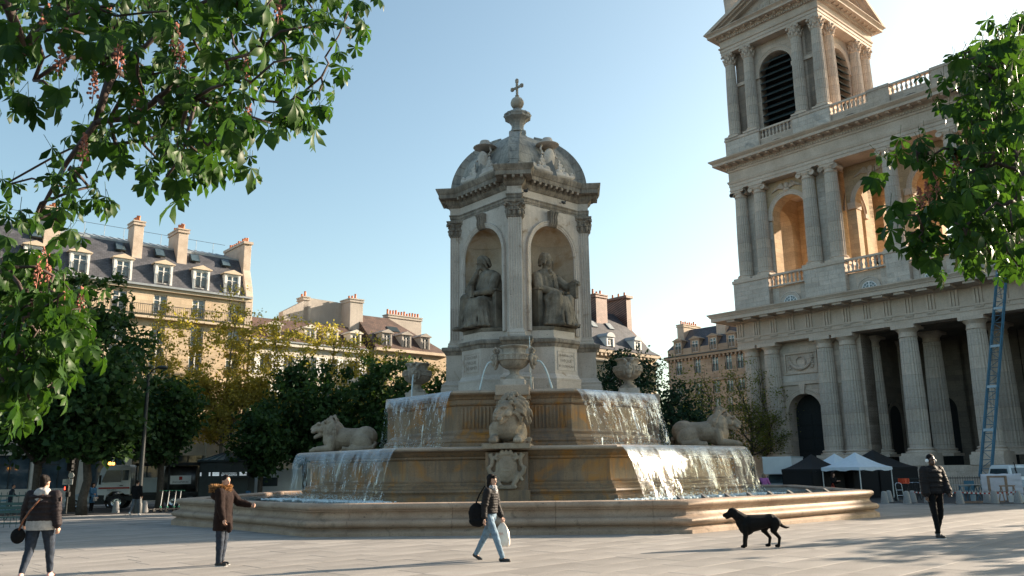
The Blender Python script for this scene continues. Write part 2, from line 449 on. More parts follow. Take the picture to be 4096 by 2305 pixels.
# upper basin
octloft([(5.35, 2.3), (5.35, 2.52), (5.28, 2.56), (5.24, 2.6), (5.26, 2.66), (5.22, 2.72), (5.14, 2.76), (5.1, 2.86), (5.0, 2.92), (4.92, 2.98), (4.9, 3.05), (4.9, 3.9), (4.95, 3.93),
         (4.97, 3.97), (4.93, 4.0), (4.93, 4.12), (4.97, 4.14), (5.0, 4.2), (5.08, 4.27), (5.1, 4.29), (3.0, 4.29)], 'upper_basin_wall', 'basin')
oct_blocks([(4.6, 4.28), (5.1, 4.29), (5.15, 4.31), (5.18, 4.36), (5.16, 4.42), (5.1, 4.445), (4.9, 4.45), (4.65, 4.43)], [-.55, .5], 'rim_stone', 'rim')
octloft([(4.75, 4.35), (4.75, 4.425), (2.5, 4.425)], 'upper_basin_water', 'basin')
# fluted panels of the upper basin (short sides)
for k in (0, 2, 6):
    for sgn in (-1, 1):
        for i in range(9):
            s = sgn * (.76 + i * .135)
            b = MB(); x, y = octp(4.905, k, s)
            b.lathe([(.028, 3.1), (.045, 3.14), (.045, 3.8), (.028, 3.86)], 8, (x, y, 0)); b.build('flute', 'basin', fnt, smooth=True)
def kmat(k): return Matrix.Rotation(PI / 2 * k, 4, 'Z')
for k in range(4):
    Mk = kmat(k)
    def pb(b, name, mat, smooth=False, bevel=.012): b.xf(Mk); return b.build(name, mat, fnt, smooth, bevel)
    # pier of the upper basin, block and plinth under the vase
    pb(MB().box(-.58, .58, -5.5, -4.7, 2.38, 4.05).box(-.63, .63, -5.55, -4.7, 4.05, 4.2).box(-.66, .66, -5.56, -4.7, 2.38, 2.75), 'basin_pier', 'basin')
    pb(MB().box(-.6, .6, -5.6, -3.3, 4.2, 4.58), 'pier_block', 'rim', bevel=.05)
    pb(MB().box(-.4, .4, -4.82, -4.0, 4.582, 4.86), 'vase_plinth', 'tower', bevel=.02)
    # pier of the lower basin with ledge and cartouche
    pb(MB().box(-.66, .66, -8.36, -7.6, .62, 2.2).box(-.72, .72, -8.42, -7.6, .62, 1.05), 'basin_pier', 'basin')
    pb(MB().box(-.75, .75, -8.62, -6.3, 2.3, 2.47), 'lion_ledge', 'lion', bevel=.02)
# cartouche (shield with scrolls and a small crown) on the front pier
b = MB()
b.ell((0, -8.42, 1.72), (.36, .1, .46)).ell((0, -8.5, 1.72), (.24, .06, .31))
for s in (-1, 1):
    b.tube([(s * .12, -8.45, 2.08), (s * .3, -8.47, 2.14), (s * .36, -8.48, 2.02), (s * .28, -8.5, 1.97), (s * .25, -8.5, 2.04)], .055, 8)
    b.tube([(s * .5, -8.4, 2.16), (s * .42, -8.42, 1.98), (s * .46, -8.42, 1.8), (s * .56, -8.44, 1.72), (s * .5, -8.44, 1.58), (s * .42, -8.42, 1.45), (s * .5, -8.42, 1.33)], [.09, .08, .06, .08, .08, .06, .05], 8)
    b.tube([(s * .38, -8.42, 1.6), (s * .3, -8.45, 1.35), (s * .2, -8.47, 1.2), (s * .3, -8.47, 1.12)], [.07, .08, .08, .06], 8)
b.cbox(0, -8.45, 2.12, .4, .14, .1)
for i in (-1, 0, 1): b.cbox(i * .13, -8.45, 2.2, .08, .12, .08)
b.cbox(0, -8.44, 1.08, .42, .14, .12)
org('cartouche', b, 'lion', fnt, .022, 2)
b = MB()
b.prismy([(-.13, 1.62), (.13, 1.62), (.17, 1.7), (-.17, 1.7)], -8.58, -8.54)
b.prismy([(-.1, 1.72), (.1, 1.72), (.07, 1.88), (-.07, 1.88)], -8.58, -8.54); b.box(-.012, .012, -8.58, -8.54, 1.7, 1.95)
b.build('ship_emblem', 'lion', fnt, bevel=.005)

# tower -----------------------------------------------------------
def plan(wp, Rp, D):
    P = []
    for k in range(4):
        q = [(-wp, -Rp), (wp, -Rp), (wp, wp - math.sqrt(2) * D), (math.sqrt(2) * D - wp, -wp)]
        c_, s_ = math.cos(PI / 2 * k), math.sin(PI / 2 * k)
        P += [(x * c_ - y * s_, x * s_ + y * c_) for x, y in q]
    return P
def ploft(levels, name, mat, smooth=False, bevel=0):
    b = MB(); b.loft([[(x, y, z) for x, y in plan(*a)] for z, a in levels]); return b.build(name, mat, fnt, smooth, bevel)
ploft([(4.3, (.62, 3.3, 2.15)), (4.95, (.62, 3.3, 2.15)), (5.02, (.60, 3.27, 2.13)), (5.1, (.62, 3.29, 2.14)), (5.15, (.57, 3.2, 2.1)), (5.28, (.51, 3.12, 2.03))], 'pedestal_base', 'tower')
ploft([(5.28, (.5, 3.1, 2.02)), (6.34, (.5, 3.1, 2.02))], 'pedestal', 'tower')
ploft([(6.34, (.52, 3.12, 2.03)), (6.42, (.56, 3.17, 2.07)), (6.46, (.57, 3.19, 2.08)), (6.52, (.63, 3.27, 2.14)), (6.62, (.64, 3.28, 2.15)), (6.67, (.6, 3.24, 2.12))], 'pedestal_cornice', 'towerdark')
ploft([(6.665, (.37, 3.06, 1.9)), (6.76, (.37, 3.06, 1.9)), (6.8, (.34, 3.04, 1.9)), (6.86, (.35, 3.05, 1.9)), (6.9, (.31, 3.0, 1.9)), (7.0, (.3, 2.98, 1.9))], 'pilaster_base', 'tower')
# fluted pilasters in drums
def pil_poly(h=.27, nf=5, y0=-.27):
    pts = []
    def side(ax, ay, bx, by, nx, ny):
        w_ = 2 * h / (nf * 1.0 + .6); g = w_ * .36
        for i in range(nf):
            c_ = (i + .5 + .3) / (nf + .6)
            for t in np.linspace(-1, 1, 5):
                f_ = c_ + t * g / (2 * h)
                d = .028 * math.sqrt(max(0, 1 - t * t))
                pts.append((ax + (bx - ax) * f_ + nx * d, ay + (by - ay) * f_ + ny * d))
    pts.append((-h, -h)); side(-h, -h, h, -h, 0, 1)
    pts.append((h, -h)); side(h, -h, h, h, -1, 0)
    pts.append((h, h)); pts.append((-h, h)); side(-h, h, -h, -h, 1, 0)
    return pts
pl = pil_poly()
zz = [7.0, 7.55, 8.35, 9.05, 9.9, 10.7, 11.5]
for k in range(4):
    for i in range(6):
        b = MB(); b.prism([(x, y - 2.7) for x, y in pl], zz[i] + .003, zz[i + 1] - .003); b.xf(kmat(k)); b.build('pilaster_block', 'tower', fnt)
    # capital
    b = MB()
    def sq(h, z, y=-2.7): return [(-h, y - h, z), (h, y - h, z), (h, y + h, z), (-h, y + h, z)]
    b.loft([sq(.27, 11.5), sq(.3, 11.52), sq(.3, 11.55), sq(.27, 11.57), sq(.28, 11.85), sq(.33, 12.05), sq(.36, 12.09)])
    b.loft([sq(.4, 12.1), sq(.42, 12.14), sq(.42, 12.2)])
    for fx, fy, n_ in ((0, -1, 0), (1, 0, 1), (-1, 0, 2)):
        tx, ty = -fy, fx
        for row, (zc, hh, cnt) in enumerate(((11.68, .13, 3), (11.86, .12, 2))):
            for i in range(cnt):
                s = (i - (cnt - 1) / 2) * (.19 if cnt == 3 else .22)
                b.ell((fx * .3 + tx * s, -2.7 + fy * .3 + ty * s, zc), (.075, .075, hh), n=8, mm=6)
                b.ell((fx * .35 + tx * s, -2.7 + fy * .35 + ty * s, zc + hh * .8), (.06, .06, .045), n=8, mm=6)
        b.ell((fx * .38, -2.7 + fy * .38, 12.12), (.06, .06, .07), n=8, mm=6)
        for s in (-1, 1):
            b.tube([(fx * .34 + tx * s * .1, -2.7 + fy * .34 + ty * s * .1, 11.93), (fx * .37 + tx * s * .22, -2.7 + fy * .37 + ty * s * .22, 12.05), (fx * .4 + tx * s * .34, -2.7 + fy * .4 + ty * s * .34, 12.06), (fx * .4 + tx * s * .38, -2.7 + fy * .4 + ty * s * .38, 11.98), (fx * .4 + tx * s * .33, -2.7 + fy * .4 + ty * s * .33, 11.97)], .038, 6)
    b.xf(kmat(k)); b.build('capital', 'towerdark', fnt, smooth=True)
# niche walls; frame (t along the face, d outwards)
def fmat(k):
    a = -PI / 4 + PI / 2 * k
    N = Vector((math.cos(a), math.sin(a), 0)); Tt = Vector((-N.y, N.x, 0))
    m_ = Matrix.Identity(4)
    for i in range(3): m_[i][0] = Tt[i]; m_[i][1] = N[i]; m_[i][2] = (0, 0, 1)[i]
    return m_
NR, SPR = 1.22, 10.28
for k in range(4):
    Fm = fmat(k)
    b = MB()
    seg = [(NR * math.cos(a), SPR + NR * math.sin(a)) for a in np.linspace(0, PI, 25)]
    for dd, flip in ((2.0, False),):
        vs = []; fs = []
        for x0, x1 in ((-1.6, -NR), (NR, 1.6)):
            b.add([(x0, dd, 6.7), (x1, dd, 6.7), (x1, dd, SPR), (x0, dd, SPR)], [(0, 1, 2, 3)])
        top = [(1.6, SPR)] + [(1.6 - 3.2 * i / 22, 12.25) for i in range(23)] + [(-1.6, SPR)]
        for i in range(24):
            a0, a1 = seg[i], seg[i + 1]; t0, t1 = top[i], top[i + 1]
            b.add([(a0[0], dd, a0[1]), (t0[0], dd, t0[1]), (t1[0], dd, t1[1]), (a1[0], dd, a1[1])], [(0, 1, 2, 3)])
    b.xf(Fm); b.build('niche_wall', 'tower', fnt)
    # niche stones: a half cylinder in courses with a quarter sphere
    if k in (0, 3):
        cz = [7.0, 7.7, 8.35, 9.0, 9.65, SPR]
        for c in range(5):
            off = (c % 2) * .5
            ed = [0] + [(i + off) / 4 for i in range(1 - (c % 2), 4) if 0 < (i + off) / 4 < 1] + [1]
            for i in range(len(ed) - 1):
                b = MB(); g = .003; rr = NR + random.uniform(-.004, .004)
                ring = lambda z: [(-rr * math.cos(PI * t), 2.0 - rr * math.sin(PI * t), z) for t in np.linspace(ed[i] + g, ed[i + 1] - g, 9)] + [(-(rr + .15) * math.cos(PI * t), 2.0 - (rr + .15) * math.sin(PI * t), z) for t in np.linspace(ed[i + 1] - g, ed[i] + g, 9)]
                b.loft([ring(cz[c] + .004), ring(cz[c + 1] - .004)]); b.xf(Fm); b.build('niche_stone', 'niche', fnt, smooth=True)
        for c in range(3):
            n_ = (5, 4, 1)[c]
            for i in range(n_):
                b = MB(); rr = NR + random.uniform(-.004, .004)
                grid = []
                for ph in np.linspace(R(30 * c) + .004, R(30 * (c + 1)) - .004, 5):
                    grid.append([(-rr * math.cos(ph) * math.cos(PI * t), 2.0 - rr * math.cos(ph) * math.sin(PI * t), SPR + rr * math.sin(ph)) for t in np.linspace((i + .004) / n_, (i + 1 - .004) / n_, 13)])
                b.loft(grid, False, False); b.xf(Fm); b.build('niche_stone', 'niche', fnt, smooth=True)
    b = MB(); ring = lambda z, q=1.0: [(-(NR + .12) * q * math.cos(PI * t), 2.0 - (NR + .12) * q * math.sin(PI * t), z) for t in np.linspace(0, 1, 13)]
    b.loft([ring(7.0), ring(SPR)] + [ring(SPR + (NR + .1) * math.sin(a), math.cos(a)) for a in np.linspace(.2, 1.5, 7)], False, False); b.xf(Fm); b.build('niche_backing', 'niche', fnt, smooth=True)
    # archivolt and keystone
    b = MB()
    path = [(-NR, 7.0), (-NR, 8.5)] + [(-NR * math.cos(a), SPR + NR * math.sin(a)) for a in np.linspace(0, PI, 33)] + [(NR, 8.5), (NR, 7.0)]
    rings = []
    for i, (x, z) in enumerate(path):
        if z <= SPR: nx, nz = (-1 if x < 0 else 1), 0
        else: L = math.hypot(x, z - SPR); nx, nz = x / L, (z - SPR) / L
        rings.append([(x + nx * o, d, z + nz * o) for o, d in ((0, 1.98), (0, 2.05), (.05, 2.05), (.06, 2.075), (.13, 2.08), (.15, 2.1), (.19, 2.11), (.21, 2.08), (.21, 1.98))])
    b.loft(rings, False, False); b.xf(Fm); b.build('archivolt', 'tower', fnt, smooth=True)
    b = MB(); b.prismx([(1.98, 11.45), (2.12, 11.45), (2.2, 11.55), (2.22, 11.7), (2.2, 11.85), (2.26, 12.0), (2.3, 12.12), (1.98, 12.12)], -.2, .2)
    for s in (-.12, 0, .12): b.tube([(s, 2.16, 11.5), (s, 2.25, 11.66), (s, 2.22, 11.85), (s, 2.32, 12.06)], .04, 6)
    b.xf(Fm); b.build('keystone', 'towerdark', fnt, smooth=True, bevel=.012)
    # pedestal below the niche
    def half(o, dz): return [(-1.3 - o * .4, 1.6), (-1.3 - o * .4, 1.97 + o), (-.608 - o * .42, 2.66 + o), (.608 + o * .42, 2.66 + o), (1.3 + o * .4, 1.97 + o), (1.3 + o * .4, 1.6)]
    def hl(levels, name, mat, bevel=0):
        b = MB(); b.loft([[(x, y, z) for x, y in reversed(half(o, 0))] for z, o in levels]); b.xf(Fm); return b.build(name, mat, fnt, bevel=bevel)
    hl([(4.3, .14), (5.03, .14), (5.06, .15), (5.12, .15), (5.16, .1), (5.3, .02)], 'statue_pedestal_base', 'tower')
    hl([(5.3, .0), (6.36, .0)], 'statue_pedestal', 'tower')
    hl([(6.36, .02), (6.44, .05), (6.48, .06), (6.54, .13), (6.63, .14), (6.69, .08)], 'statue_pedestal_cornice', 'towerdark')
    hl([(6.688, -.06), (7.02, -.06)], 'statue_plinth', 'tower')
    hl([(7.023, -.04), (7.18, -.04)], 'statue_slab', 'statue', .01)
    if k in (0, 3):
        b = MB()
        for x0, x1, z0, z1 in ((-.47, .47, 6.17, 6.2), (-.47, .47, 5.44, 5.47), (-.47, -.44, 5.47, 6.17), (.44, .47, 5.47, 6.17)): b.box(x0, x1, 2.655, 2.68, z0, z1)
        b.xf(Fm); b.build('inscription_frame', 'tower', fnt)
        lines = (('E·FLECHIER', .155), ('EVEQUE', .17), ('DE NIMES', .17)) if k == 3 else (('J·B·MASSILLON', .125), ('EVEQUE', .17), ('DE CLERMONT', .135))
        N = Fm.to_3x3() @ Vector((0, 1, 0)); rot = (-N).to_track_quat('Y', 'Z').to_euler()
        for i, (tx, sz) in enumerate(lines):
            p = Fm @ Vector((0, 2.662, 6.03 - i * .21))
            lettering(tx, sz, 'towerdark', fnt, p, (R(90), 0, math.atan2(N.y, N.x) + PI / 2), .003)
# entablature
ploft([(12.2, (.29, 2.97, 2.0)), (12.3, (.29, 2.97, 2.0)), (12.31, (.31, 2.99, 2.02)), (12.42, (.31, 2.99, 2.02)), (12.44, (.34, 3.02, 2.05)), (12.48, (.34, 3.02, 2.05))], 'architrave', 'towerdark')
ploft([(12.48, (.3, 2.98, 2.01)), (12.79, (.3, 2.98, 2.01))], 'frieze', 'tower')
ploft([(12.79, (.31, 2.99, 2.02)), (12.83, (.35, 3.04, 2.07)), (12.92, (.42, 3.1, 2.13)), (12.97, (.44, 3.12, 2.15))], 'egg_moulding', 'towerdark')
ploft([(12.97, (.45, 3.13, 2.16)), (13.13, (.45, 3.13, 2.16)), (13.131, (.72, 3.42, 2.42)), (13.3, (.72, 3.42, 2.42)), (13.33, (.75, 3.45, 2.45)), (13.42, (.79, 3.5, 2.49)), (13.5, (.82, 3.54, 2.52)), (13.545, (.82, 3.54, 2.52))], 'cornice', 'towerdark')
modm = MB().prismx([(0, 12.985), (.05, 12.985), (.16, 13.04), (.25, 13.03), (.27, 13.075), (.27, 13.128), (0, 13.128)], -.055, .055).mesh('modillion', 'towerdark')
for k in range(4):
    Fm = fmat(k)
    N = Fm.to_3x3() @ Vector((0, 1, 0)); az = math.atan2(N.y, N.x) - PI / 2
    for i in range(9):
        p = Fm @ Vector(((i - 4) * .31, 2.14, 0)); put('modillion', modm, fnt, p, az)
    Mk = kmat(k)
    for i in (-1, 0, 1):
        p = Mk @ Vector((i * .33, -3.12, 0)); put('modillion', modm, fnt, p, PI / 2 * k + PI)
# dome: four ribs of voussoirs and curved faces between
def er(z): return 2.95 * math.sqrt(max(0, 1 - ((z - 13.56) / 2.52) ** 2))
ths = np.linspace(0, R(76), 9)
for k in range(4):
    for i in range(8):
        b = MB(); rings = []
        for th in np.linspace(ths[i] + .003, ths[i + 1] - .003, 4):
            ro, zo = 2.97 * math.cos(th), 13.55 + 2.52 * math.sin(th); ri, zi = 2.5 * math.cos(th), 13.55 + 2.1 * math.sin(th)
            rings.append([(-.2, -ro, zo), (.2, -ro, zo), (.2, -ri, zi), (-.2, -ri, zi)])
        b.loft(rings); b.xf(kmat(k)); b.build('dome_rib_stone', 'dome', fnt, bevel=.006)
    if k == 0:
        b = MB()
        for s in (-1, 1):
            b.loft([[(s * .2 - .03, -(2.99) * math.cos(t), 13.55 + 2.54 * math.sin(t)), (s * .2 + .03, -(2.99) * math.cos(t), 13.55 + 2.54 * math.sin(t)), (s * .2 + .03, -2.9 * math.cos(t), 13.55 + 2.46 * math.sin(t)), (s * .2 - .03, -2.9 * math.cos(t), 13.55 + 2.46 * math.sin(t))] for t in np.linspace(.12, R(72), 14)])
        b.build('rib_edge', 'dome', fnt)
    if k in (0, 3):
        Fm = fmat(k)
        for c in range(5):
            z0, z1 = 13.55 + c * .47, 13.55 + (c + 1) * .47
            cnt = (5, 4, 4, 3, 2)[c]
            for i in range(cnt):
                b = MB(); rings = []
                for z in np.linspace(z0 + .004, z1 - .004, 4):
                    cr = (er(z) - .16) / math.sqrt(2); cr = max(cr, .3)
                    x0, x1 = -cr + 2 * cr * i / cnt + .004, -cr + 2 * cr * (i + 1) / cnt - .004
                    rings.append([(x0, cr, z), (x1, cr, z), (x1, cr - .25, z), (x0, cr - .25, z)])
                b.loft(rings); b.xf(Fm); b.build('dome_stone', 'dome', fnt)
        # coat of arms under a broad hat
        b = MB()
        b.ell((0, 1.95, 14.45), (.34, .13, .5), (R(-14), 0, 0)).ell((0, 2.02, 14.45), (.24, .13, .38), (R(-14), 0, 0))
        b.lathe([(.05, .25), (.2, .22), (.27, .02), (.3, 0), (.5, -.06), (.53, -.1), (.3, -.12), (.05, -.12)], 20, (0, 1.88, 15.2))
        for s in (-1, 1):
            b.tube([(s * .3, 1.85, 15.05), (s * .42, 1.9, 14.85), (s * .36, 1.95, 14.7), (s * .46, 1.98, 14.6)], .05, 6)
            for r_ in range(4):
                for q in range(r_ + 1):
                    b.ell((s * (.5 + (q - r_ / 2) * .15 + r_ * .03), 2.05 + r_ * .03, 14.45 - r_ * .17), (.07, .06, .09), n=8, mm=6)
            b.tube([(s * .1, 2.2, 13.72), (s * .6, 2.22, 13.74), (s * 1.0, 2.22, 13.75), (s * 1.18, 2.2, 13.85), (s * 1.1, 2.2, 13.98), (s * .98, 2.2, 13.9)], [.12, .13, .11, .09, .08, .06], 8)
            b.ell((s * .35, 2.18, 13.9), (.2, .1, .14)); b.ell((s * .75, 2.2, 13.86), (.16, .1, .12))
        org('coat_of_arms', b.xf(Fm), 'tower', fnt, .03, 1)
MB().prism(plan(.3, 2.7, 1.85), 13.5, 13.58).build('dome_base', 'dome', fnt)
b = MB(); b.loft([[(x * q, y * q, z) for x, y in ((-1, -1), (1, -1), (1, 1), (-1, 1))] for z, q in ((13.5, 1.75), (14.6, 1.45), (15.6, .7), (15.75, .5))]); b.build('dome_core', 'dome', fnt)
b = MB(); b.lathe([(.62, 15.6), (.62, 15.95), (.58, 15.98), (.52, 16.0), (.52, 16.2), (.46, 16.22), (.44, 16.3)], 4, a0=PI / 4)
b.lathe([(.4, 16.28), (.4, 16.34), (.33, 16.37), (.29, 16.45), (.28, 16.58), (.31, 16.7), (.4, 16.82), (.55, 16.92), (.61, 16.96), (.62, 17.04)], 8, a0=R(22.5))
b.build('finial_pedestal', 'dome', fnt, bevel=.01)
b = MB(); b.lathe([(.6, 17.04), (.63, 17.08), (.63, 17.12), (.56, 17.19), (.45, 17.2), (.4, 17.26), (.3, 17.28), (.28, 17.34), (.2, 17.4), (.17, 17.44)], 32, flute=1, fd=.05); b.build('finial_collar', 'dome', fnt, smooth=True)
b = MB(); b.lathe([(.12, 17.42)] + [(.3 * math.cos(a), 17.72 + .3 * math.sin(a)) for a in np.linspace(-1.3, 1.35, 12)] + [(.08, 18.05), (.1, 18.08), (.06, 18.1)], 28, flute=1, fd=.035); b.build('finial_ball', 'vase', fnt, smooth=True)
b = MB(); b.box(-.045, .045, -.04, .04, 18.05, 18.82).box(-.3, .3, -.036, .036, 18.43, 18.53)
for x, z in ((-.3, 18.48), (.3, 18.48), (0, 18.8)): b.cbox(x, 0, z - .08, .13, .1, .16); b.ell((x * 1.15, 0, z + (.06 if x == 0 else 0)), (.07, .05, .07), n=8, mm=6)
b.xf(Matrix.Rotation(R(-42), 4, 'Z')); b.build('cross', 'vase', fnt, bevel=.012)

# vases on the basin corners, with horned masks spouting water
def vase(k, label):
    Mk = kmat(k); p = Mk @ Vector((0, -4.4, 4.86))
    t = thing('stone_vase', label, 'vase', FC + Matrix.Rotation(FROT, 3, 'Z') @ p, FROT + PI / 2 * k, 'vases on the upper basin')
    b = MB(); b.lathe([(.36, 0), (.36, .05), (.33, .1), (.27, .14), (.2, .18), (.165, .24), (.17, .31), (.2, .35), (.22, .37)], 28); b.build('foot', 'vase', t, smooth=True)
    b = MB(); b.lathe([(.16, .36), (.3, .4), (.42, .47), (.51, .56), (.57, .68)], 48, flute=1, fd=.045); b.build('bowl', 'vase', t, smooth=True)
    b = MB(); b.lathe([(.57, .675), (.61, .69), (.6, .72), (.6, .86), (.62, .88), (.6, .91), (.46, .92)], 40); b.build('band', 'vase', t, smooth=True)
    ringm = MB()
    ringm.tube([(.055 * math.cos(a), .0, .055 * math.sin(a)) for a in np.linspace(0, 2 * PI, 13)], .016, 5)
    rm = ringm.mesh('ring_ornament', 'vase', True)
    for i in range(16):
        a = 2 * PI * i / 16 + .1
        put('ring_ornament', rm, t, (.605 * math.cos(a), .605 * math.sin(a), .79), a + PI / 2)
    b = MB(); b.lathe([(.46, .915), (.43, .95), (.42, 1.05), (.44, 1.12), (.51, 1.17), (.53, 1.2), (.51, 1.23), (.4, 1.24), (.36, 1.15), (.3, .95), (.0, .93)], 32); b.build('neck', 'vase', t, smooth=True)
    for s in (-1, 1):
        b = MB()
        b.ell((s * .66, 0, .78), (.17, .17, .24)).ell((s * .8, 0, .8), (.07, .05, .1), (0, s * .3, 0)).ell((s * .74, 0, .62), (.1, .12, .12)).ell((s * .66, 0, .52), (.08, .09, .16), (0, s * -.3, 0))
        for q in (-1, 1):
            b.ell((s * .76, q * .08, .9), (.06, .05, .035)); b.ell((s * .78, q * .09, .76), (.05, .05, .05))
            b.tube([(s * .66, q * .08, .98), (s * .74, q * .12, 1.08), (s * .66, q * .18, 1.15), (s * .56, q * .18, 1.08), (s * .6, q * .17, .98)], [.07, .06, .055, .05, .03], 8)
            b.tube([(s * .66, q * .17, .9), (s * .62, q * .2, .7), (s * .66, q * .16, .5)], [.07, .07, .04], 8)
        org('mask', b, 'vase', t, .016, 2)
    return t
vase(0, 'stone vase with horned masks in front of the fountain tower, above the lion')
vase(1, 'stone vase right of the fountain tower, above the right waterfalls')
vase(3, 'stone vase left of the fountain tower, mask spouting water')
# ---------------------------------------------------------------- water
def water_mat(name, c, rough, bump, scale):
    mt, nt, b, tc = newmat(name)
    n = _noise(nt, tc.outputs['Object'], scale, 4, .6, .4)
    r = _ramp(nt, tuple(x * .6 for x in c), tuple(x * 1.5 for x in c)); nt.links.new(n, r.inputs[0]); nt.links.new(r.outputs[0], b.inputs['Base Color'])
    b.inputs['Roughness'].default_value = rough; b.inputs['IOR'].default_value = 1.33; b.inputs['Specular IOR Level'].default_value = .9
    bumpit(nt, b, n, bump, .05); return mt
M['water'] = water_mat('pool_water', (.10, .16, .18), .06, .9, 2.6)
def fall_mat(name, lo, hi, us, gloss, tint):
    """thin falling veil: fine streaks along the fall, clear gaps, breaking up lower down"""
    mt, nt, b, tc = newmat(name); nt.nodes.remove(b)
    def uvn(su, sv, det, rg_, dist):
        mp = nt.nodes.new('ShaderNodeMapping'); mp.inputs['Scale'].default_value = (su, sv, 1); nt.links.new(tc.outputs['UV'], mp.inputs[0]); return _noise(nt, mp.outputs[0], 1.0, det, rg_, dist)
    n1 = uvn(us, .35, 5, .7, .15); n2 = uvn(1.5, .55, 4, .6, .8); n3 = uvn(7, 3.2, 4, .65, 1.0)
    sp = nt.nodes.new('ShaderNodeSeparateXYZ'); nt.links.new(tc.outputs['UV'], sp.inputs[0]); v = sp.outputs[1]
    s_ = _math(nt, 'ADD', _math(nt, 'MULTIPLY', n1, .55), _math(nt, 'MULTIPLY', n2, .45))
    brk = _math(nt, 'MULTIPLY', _math(nt, 'MAXIMUM', _math(nt, 'SUBTRACT', v, .55), 0.0), _math(nt, 'SUBTRACT', n3, .62))
    s_ = _math(nt, 'ADD', s_, _math(nt, 'MULTIPLY', brk, 1.1))
    s_ = _math(nt, 'ADD', s_, _math(nt, 'MAXIMUM', _math(nt, 'SUBTRACT', .09, _math(nt, 'MULTIPLY', v, .075)), 0.0))
    r = _ramp(nt, (0.02,) * 3, (.93,) * 3, lo, hi); nt.links.new(s_, r.inputs[0])
    gl = nt.nodes.new('ShaderNodeBsdfGlossy'); gl.inputs[0].default_value = (.9, .95, .97, 1); gl.inputs[1].default_value = .22
    df = nt.nodes.new('ShaderNodeBsdfDiffuse'); df.inputs[0].default_value = (*tint, 1); tl = nt.nodes.new('ShaderNodeBsdfTranslucent'); tl.inputs[0].default_value = (*tint, 1)
    bn = nt.nodes.new('ShaderNodeBump'); bn.inputs['Strength'].default_value = .55; bn.inputs['Distance'].default_value = .03
    nt.links.new(_math(nt, 'ADD', n1, _math(nt, 'MULTIPLY', n3, _math(nt, 'MULTIPLY', v, .35))), bn.inputs['Height']); nt.links.new(bn.outputs[0], gl.inputs['Normal'])
    def mx(f_, a, c):
        q = nt.nodes.new('ShaderNodeMixShader'); nt.links.new(a, q.inputs[1]); nt.links.new(c, q.inputs[2])
        if hasattr(f_, 'is_linked'): nt.links.new(f_, q.inputs[0])
        else: q.inputs[0].default_value = f_
        return q.outputs[0]
    tr = nt.nodes.new('ShaderNodeBsdfTransparent')
    out = mx(r.outputs[0], tr.outputs[0], mx(gloss, mx(.5, df.outputs[0], tl.outputs[0]), gl.outputs[0]))
    nt.links.new(out, nt.nodes['Material Output'].inputs[0]); return mt
M['fallR'] = fall_mat('falling_water_bright', .43, .66, 26, .84, (.44, .54, .58))
M['fallL'] = fall_mat('falling_water_clear', .44, .74, 20, .8, (.42, .43, .42))
M['foam'] = plain('white_water', (.62, .70, .73), .35, .1, 20)
b = MB()
n = 96; rs = np.linspace(8.15, 11.62, 22); vs = []; 
for r_ in rs:
    for j in range(n):
        k = j * 8 // n; f_ = (j - k * n / 8) / (n / 8) * 2 - 1
        x, y = octp(r_, k, f_ * r_ * T22)
        vs.append((x, y, .735 + .012 * math.sin(x * 3.1 + y * 1.7) * math.sin(y * 2.3 - x) + random.uniform(-.006, .006)))
fs = [(i * n + j, i * n + (j + 1) % n, (i + 1) * n + (j + 1) % n, (i + 1) * n + j) for i in range(len(rs) - 1) for j in range(n)]
b.add(vs, [tuple(reversed(q)) for q in fs]); o = b.build('pool_water', 'water', smooth='all', kind='structure', loc=FC, rot=FROT)
